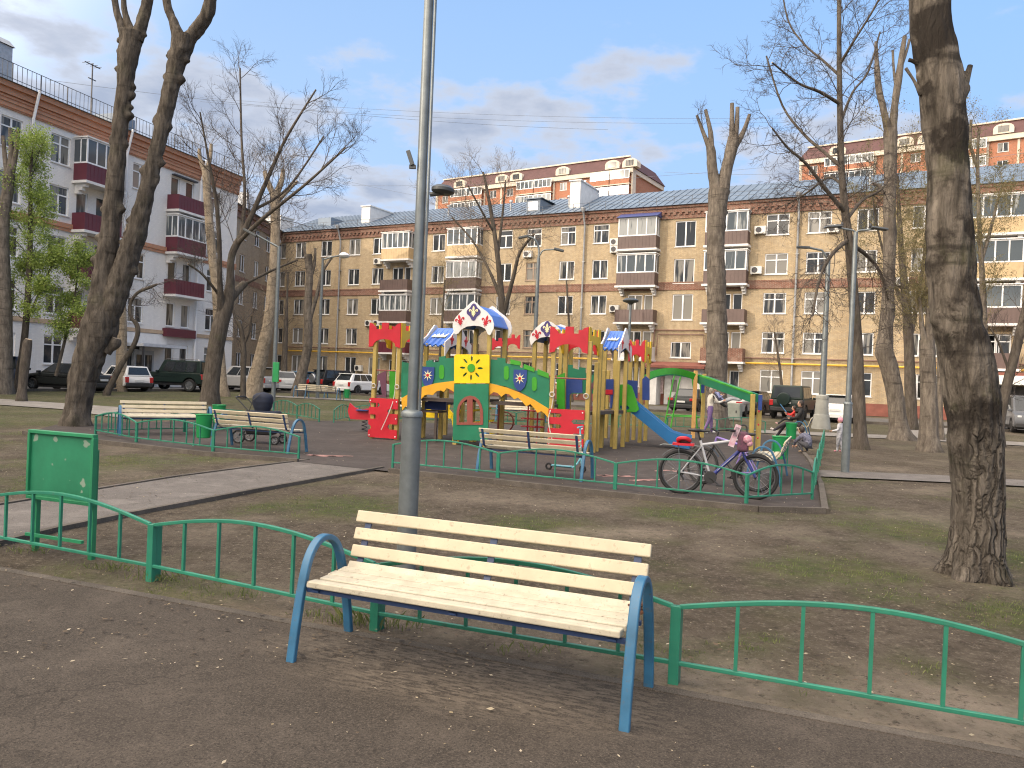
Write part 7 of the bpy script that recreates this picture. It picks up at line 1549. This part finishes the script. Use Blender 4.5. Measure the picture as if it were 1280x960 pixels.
# ---- people
def fab(n, c, **k): return mat(n, c, .85, **{**dict(var=.2, vs=9), **k})
skin = mat('skin', (.50, .30, .21), .55, var=.06); hair_d = mat('dark_hair', (.030, .020, .015), .6, var=.3, vs=30); hair_g = mat('grey_blond_hair', (.25, .21, .17), .6, var=.3, vs=30); eye_m = mat('eye_dark', (.02, .015, .012), .2); lip_m = mat('lips', (.32, .10, .09), .5)
def person(label, loc, rz, J, h, mats, hair=None, hair_len=0, hat=None, face=(1, 0, 0), extra=None):
    """J: joints in metres relative to loc (x = the way the body faces); mats: top, bottom, shoes"""
    root = thing('person', label, 'person', loc, rz); s = h / 1.68; J = {k: V(v) for k, v in J.items()}
    ch = [('pel', 'spi', 't'), ('spi', 'che', 't'), ('che', 'nek', 't'), ('nek', 'hed', 'k')]
    rr_ = dict(pel=.115, spi=.105, che=.125, nek=.05, hed=.052)
    for q in 'LR':
        ch += [('che', 'sh' + q, 't'), ('sh' + q, 'el' + q, 't'), ('el' + q, 'wr' + q, 't'), ('wr' + q, 'ha' + q, 'k'), ('pel', 'hi' + q, 'b'), ('hi' + q, 'kn' + q, 'b'), ('kn' + q, 'an' + q, 'b'), ('an' + q, 'to' + q, 's')]
        rr_.update({'sh' + q: .066, 'el' + q: .048, 'wr' + q: .036, 'ha' + q: .026, 'hi' + q: .092, 'kn' + q: .062, 'an' + q: .045, 'to' + q: .036})
        J['ha' + q] = J['wr' + q] + (J['wr' + q] - J['el' + q]).normalized() * .05 * s
        if 'to' + q not in J: J['to' + q] = J['an' + q] + V((.15 * s, 0, -.035 * s))
    puff = mats[3] if len(mats) > 3 else 1
    names = list(J); me = bpy.data.meshes.new('t'); me.from_pydata([tuple(J[k]) for k in names], [(names.index(a), names.index(c)) for a, c, _ in ch], [])
    o = bpy.data.objects.new('t', me); col.objects.link(o)
    o.modifiers.new('s', 'SKIN'); sb = o.modifiers.new('ss', 'SUBSURF'); sb.levels = sb.render_levels = 2
    for i, k in enumerate(names):
        v = me.skin_vertices[0].data[i]; r = rr_[k] * s * (puff if k[:2] in ('pe', 'sp', 'ch', 'sh', 'el', 'hi', 'kn') else 1); v.radius = (r, r); v.use_root = k == 'pel'
    dg = bpy.context.evaluated_depsgraph_get(); m2 = bpy.data.meshes.new_from_object(o.evaluated_get(dg)); bpy.data.objects.remove(o)
    B = MB(); segs = [(J[a], J[c], {'t': 0, 'b': 1, 's': 2, 'k': 3}[t], rr_[a] + rr_[c]) for a, c, t in ch]
    vv = [v.co.copy() for v in m2.vertices]; B.v = vv
    for p in m2.polygons:
        c = p.center; best = None
        for a, e, t, rs in segs:
            d = e - a; u = max(0, min(1, (c - a).dot(d) / max(1e-9, d.length_squared))); ds = (c - (a + d * u)).length / rs
            if best is None or ds < best[0]: best = (ds, t)
        B.f.append(list(p.vertices)); B.mi.append(best[1])
    # hands: palm and five fingers
    for q in 'LR':
        d = (J['ha' + q] - J['wr' + q]).normalized(); sd_ = d.orthogonal().normalized(); up_ = d.cross(sd_); hs = .8 * s; B.cur = 3
        pc = J['ha' + q] + d * .03 * hs; B.ell(pc, (.04 * hs,) * 3, 8, 6)
        for k, ln in enumerate((.065, .075, .07, .055)):
            b0 = pc + sd_ * (k - 1.5) * .019 * hs + d * .03 * hs; B.tube([b0, b0 + d * ln * .6 * hs + up_ * .012 * hs, b0 + d * ln * .85 * hs + up_ * .035 * hs], [.010 * hs, .009 * hs, .006 * hs], 5)
        b0 = pc - sd_ * .032 * hs; B.tube([b0, b0 - sd_ * .02 * hs + d * .03 * hs, b0 - sd_ * .018 * hs + d * .055 * hs + up_ * .015 * hs], [.011 * hs, .010 * hs, .007 * hs], 5)
    # head
    hz_ = .108 * (s if h > 1.3 else s * 1.25); fx = V(face).normalized(); upv = V((0, 0, 1)); sy = upv.cross(fx).normalized(); uz = fx.cross(sy); mx = M((fx, sy, uz)).transposed()
    hc = J['hed'] + uz * hz_ * .72; B.cur = 3
    B.ell(hc, (hz_ * .86, hz_ * .70, hz_ * 1.08), 16, 12, mx); B.ell(hc + fx * hz_ * .30 - uz * hz_ * .55, (hz_ * .5, hz_ * .46, hz_ * .5), 12, 8, mx)
    B.ell(hc + fx * hz_ * .88 - uz * hz_ * .12, (hz_ * .18, hz_ * .12, hz_ * .2), 8, 6, mx)
    for e in (-1, 1): B.ell(hc + sy * e * hz_ * .70 - uz * hz_ * .05, (hz_ * .16, hz_ * .08, hz_ * .24), 8, 6, mx)
    B.cur = 4
    for e in (-1, 1): B.ell(hc + fx * hz_ * .79 + sy * e * hz_ * .28 + uz * hz_ * .06, (hz_ * .07, hz_ * .10, hz_ * .06), 8, 6, mx)
    B.cur = 5; B.ell(hc + fx * hz_ * .78 - uz * hz_ * .52, (hz_ * .07, hz_ * .22, hz_ * .05), 8, 6, mx)
    B.build('body', [mats[0], mats[1], mats[2], skin, eye_m, lip_m], root, smooth=True)
    if hair:
        b = MB(); b.ell(hc - fx * hz_ * .16 + uz * hz_ * .16, (hz_ * .86, hz_ * .80, hz_ * 1.06), 16, 10, mx)
        if hair_len: b.ell(hc - fx * hz_ * .55 - uz * hz_ * (.3 + hair_len), (hz_ * .42, hz_ * .62, hz_ * (.7 + hair_len)), 12, 8, mx)
        b.build('hair', hair, root, smooth=True)
    if hat:
        b = MB(); b.ell(hc - fx * hz_ * .08 + uz * hz_ * .22, (hz_ * .98, hz_ * .88, hz_ * 1.0), 16, 10, mx); b.ell(hc + uz * hz_ * 1.25, hz_ * .25, 10, 8); b.build('hat', hat, root, smooth=True)
    return root
# seated woman facing -x of the photo (left)
bx_, by_ = 9.55, 25.5; fdir = math.pi + math.atan2(.923, .385) - math.pi / 2      # bench front direction
SIT = dict(pel=(0, 0, .53), spi=(.0, 0, .68), che=(-.02, 0, .90), nek=(-.01, 0, 1.06), hed=(.02, 0, 1.13), shL=(-.02, .17, .99), shR=(-.02, -.17, .99), elL=(.10, .24, .76), elR=(.10, -.24, .76), wrL=(.30, .12, .72), wrR=(.30, -.10, .72),
           hiL=(.06, .09, .52), hiR=(.06, -.09, .52), knL=(.46, .12, .56), knR=(.47, -.10, .52), anL=(.80, .10, .30), anR=(.72, -.12, .11), toL=(.93, .10, .36), toR=(.88, -.13, .06))
seatp = V((bx_, by_, 0)) + V((-.923, .385, 0)) * .02
wrz = math.atan2(.385, -.923)
person('woman in black jacket and dark trousers sitting on the right hand bench', seatp + V((0, 0, -.0)), wrz, SIT, 1.68, (fab('black_jacket', (.018, .017, .018)), fab('dark_trousers', (.030, .028, .036)), fab('white_trainers', (.55, .50, .48)), 1.1), hair_d, .25)
KID = dict(pel=(.24, 0, .68), spi=(.23, 0, .76), che=(.21, 0, .88), nek=(.21, 0, .97), hed=(.22, 0, 1.0), shL=(.21, .10, .93), shR=(.21, -.10, .93), elL=(.30, .14, .82), elR=(.32, -.13, .84), wrL=(.42, .08, .84), wrR=(.44, -.06, .88), hiL=(.27, .06, .67), hiR=(.27, -.06, .67), knL=(.50, .08, .70), knR=(.50, -.07, .68), anL=(.68, .09, .52), anR=(.70, -.07, .52), toL=(.77, .09, .54), toR=(.79, -.07, .54))
kid = person('small child in a red top sitting on the woman lap with a blue toy', seatp, wrz, KID, .95, (fab('red_jumper', (.50, .03, .025)), fab('black_leggings', (.02, .02, .024)), fab('pink_trainers', (.5, .3, .3)), 1.05), hair_d)
ty = thing('toy_sword', 'long blue toy held up by the child in red', 'toy', seatp, wrz); b = MB(); b.beam((.45, -.06, .90), (.66, -.07, 1.17), .05, .02); b.build('blade', mat('blue_toy_plastic', (.05, .20, .42), .4), ty); b = MB(); b.beam((.40, -.06, .83), (.45, -.06, .90), .025, .025); b.build('handle', trim_m, ty)
# crouching child
CRO = dict(pel=(-.05, 0, .20), spi=(.0, 0, .33), che=(.10, 0, .44), nek=(.18, 0, .50), hed=(.22, 0, .53), shL=(.11, .12, .47), shR=(.11, -.12, .47), elL=(.25, .16, .33), elR=(.25, -.16, .33), wrL=(.36, .09, .20), wrR=(.36, -.09, .20), hiL=(-.02, .08, .20), hiR=(-.02, -.08, .20), knL=(.22, .12, .30), knR=(.22, -.12, .30), anL=(.08, .11, .07), anR=(.08, -.11, .07), toL=(.20, .12, .035), toR=(.20, -.12, .035))
g = P(1010, 560, 20.3)
person('child in a dark patterned jacket crouching inside the right hand fence', (g.x, 20.3, .008), 2.2, CRO, 1.15, (fab('navy_speckled_jacket', (.035, .04, .075), c2=(.22, .22, .28, 1), vs=24), fab('grey_child_trousers', (.06, .06, .07)), fab('tan_boots', (.30, .22, .15)), 1.35), hair_d)
# toddler in silver
def stand(h, arms=.16, stride=.05, lean=0):
    s = h / 1.68; f = lambda x, y, z: (x * s, y * s, z * s)
    return dict(pel=f(0, 0, .92), spi=f(lean * .3, 0, 1.08), che=f(lean * .7, 0, 1.28), nek=f(lean, 0, 1.42), hed=f(lean + .01, 0, 1.48), shL=f(lean * .8, .17, 1.36), shR=f(lean * .8, -.17, 1.36), elL=f(lean + .02, .23, 1.10), elR=f(lean + .02, -.23, 1.10), wrL=f(arms, .25, .88), wrR=f(arms, -.25, .88), hiL=f(0, .09, .88), hiR=f(0, -.09, .88), knL=f(stride, .10, .48), knR=f(-stride * .4, -.10, .48), anL=f(stride * 1.2, .10, .08), anR=f(-stride * 2, -.10, .08), toL=f(stride * 1.2 + .16, .11, .035), toR=f(-stride * 2 + .16, -.11, .035))
J = stand(.93, .1, .05); J = {k: V(v) * 1 for k, v in J.items()}; J['wrL'] = V((.12, .22, .58)); J['wrR'] = V((.05, -.25, .50))
g = P(1049, 560, 21.3)
person('toddler in a silver snowsuit and pink hat walking outside the fence', (g.x, 21.3, 0), 2.4, J, .93, (fab('silver_snowsuit', (.62, .62, .64), c2=(.20, .20, .22, 1), vs=8), fab('silver_suit_legs', (.55, .55, .57), c2=(.08, .08, .09, 1), vs=8), fab('pink_boots', (.40, .16, .20)), 1.35), None, 0, mat('pink_knit_hat', (.60, .26, .32), .9))
# woman pushing the swing
g = P(884, 540, 27.4); J = stand(1.62, .12, .12, .05); J['wrL'] = (.42, .12, 1.12); J['elL'] = (.22, .22, 1.08); J['wrR'] = (.40, -.14, 1.15); J['elR'] = (.20, -.22, 1.08)
person('woman in a cream jacket and purple trousers pushing the swing', (g.x, 27.2, .008), .15, J, 1.62, (fab('cream_jacket', (.52, .49, .43)), fab('purple_trousers', (.16, .10, .24)), fab('white_shoes', (.7, .69, .66)), 1.12), hair_g, .1)
SW = dict(pel=(0, 0, .12), spi=(-.10, 0, .22), che=(-.22, 0, .36), nek=(-.29, 0, .45), hed=(-.31, 0, .50), shL=(-.23, .12, .42), shR=(-.23, -.12, .42), elL=(-.20, .20, .26), elR=(-.20, -.20, .26), wrL=(-.09, .17, .34), wrR=(-.09, -.17, .34), hiL=(.03, .07, .13), hiR=(.03, -.07, .13), knL=(.30, .08, .27), knR=(.30, -.07, .24), anL=(.60, .08, .24), anR=(.60, -.07, .20), toL=(.70, .08, .36), toR=(.70, -.07, .33))
sp = V(sw.location) + SEAT
person('child in a blue jacket swinging high with legs stretched to the right', (sp.x, sp.y, sp.z - .02), 0, SW, 1.15, (fab('blue_violet_jacket', (.13, .16, .36), c2=(.30, .30, .42, 1), vs=14), fab('grey_leggings', (.26, .27, .28)), fab('dark_boots', (.03, .022, .025)), 1.15), hair_d, 0, None, (.8, 0, .5))
# ================================================================ LITTER, GRASS
lb = MB(); gb_ = MB()
def scat(n, x0, x1, y0, y1, sz, mb=lb):
    for _ in range(n):
        y = y0 + (y1 - y0) * R.random() ** 1.4; x = R.uniform(x0, x1)
        if abs(x) > y * .72 + .8 or R.random() > sm(-.35, .4, fbm(x, y, .9, 21)) + .08: continue
        s_ = sz * R.uniform(.4, 1.3); a = R.uniform(0, 6.28); d = V((math.cos(a), math.sin(a), R.uniform(-.15, .25))) * s_; q = V((-math.sin(a), math.cos(a), R.uniform(-.2, .3))) * s_ * R.uniform(.3, .65); c = V((x, y, .016 + R.random() * .006))
        mb.add([c - d, c + q, c + d * .9, c - q * .8], [(0, 1, 2, 3)])
scat(950, -4, 4, 1.6, 4.6, .0095); scat(60, -4, 4, 1.6, 4.6, .022); scat(4200, -9, 9, 4.2, 12, .013); scat(1200, -12, 12, 12, 22, .018)
lit = leaf_mat('pale_catkin_scales', (.30, .23, .12), (.55, .48, .36)); tag(lb.build('leaf_litter', lit), 'pale dry bud scales and leaf bits scattered over earth and asphalt', 'leaf litter', kind='stuff')
db = MB(); scat(7500, -9, 9, 4.4, 12, .019, db); scat(260, -4, 4, 1.6, 4.4, .012, db)
tag(db.build('twig_litter', leaf_mat('dark_dead_leaves', (.030, .022, .016), (.17, .12, .075))), 'dark dead leaves and twigs trodden into the earth', 'leaf litter', kind='stuff')
def blade(c, h, mb):
    a = R.uniform(0, 6.28); d = V((math.cos(a), math.sin(a), 0)); q = V((-d.y, d.x, 0)) * R.uniform(.0016, .0034); b_ = R.uniform(.1, .9)
    mb.add([c - q, c + q, c + d * h * b_ * .4 + q * .7 + V((0, 0, h * .65)), c + d * h * b_ + V((0, 0, h))], [(0, 1, 2), (0, 2, 3)])
e0 = edge(0)
def on_soft(x, y):
    if (V((x, y, 0)) - e0).dot(W) < .06: return False
    p = V((x, y, 0))
    # the path and the pad stay clear
    if y < 14.2 and x < -1.4:
        for (a, c), (a2, c2) in zip(zip(pu, pu[1:]), zip(pl, pl[1:])):
            pass
        f = lambda pts: next((l.y + (r_.y - l.y) * (x - l.x) / (r_.x - l.x) for l, r_ in zip(pts, pts[1:]) if l.x <= x <= r_.x), None)
        yu, yl = f(pu), f(pl)
        if yu and yl and yl - .08 < y < yu + .08: return False
    if y > 10.8:
        ins = False; n = len(PAD); j = n - 1
        for i in range(n):
            xi, yi = PAD[i]; xj, yj = PAD[j]
            if (yi > y) != (yj > y) and x < (xj - xi) * (y - yi) / (yj - yi) + xi: ins = not ins
            j = i
        if ins: return False
    return True
cnt = 0
for _ in range(70000):
    y = 3.2 + 15 * R.random() ** 1.5; x = R.uniform(-.72, .72) * y * 1.05
    g = grass_density(x, y) * (1 - .85 * sand_density(x, y))
    if R.random() > max(0, g - .25) * .8: continue
    if not on_soft(x, y): continue
    for _k in range(3): blade(V((x + R.gauss(0, .02), y + R.gauss(0, .02), -.012)), R.uniform(.010, .034), gb_)
for (x, y, n, h) in ((-.99, 5.12, 70, .13), (-.72, 5.07, 60, .10), (-3.1, 6.2, 90, .07), (-2.6, 5.95, 60, .06), (.15, 4.72, 40, .07), (-1.9, 5.62, 50, .06), (-2.75, 6.0, 60, .08), (-4.1, 6.65, 60, .06), (-1.3, 5.25, 40, .06)):
    for _ in range(n): blade(V((x + R.gauss(0, .10), y + R.gauss(0, .045), -.012)), h * R.uniform(.3, 1), gb_)
tag(gb_.build('grass', leaf_mat('spring_grass', (.075, .105, .025), (.20, .22, .075))), 'sparse young grass growing in tufts from the bare earth', 'grass', kind='stuff')
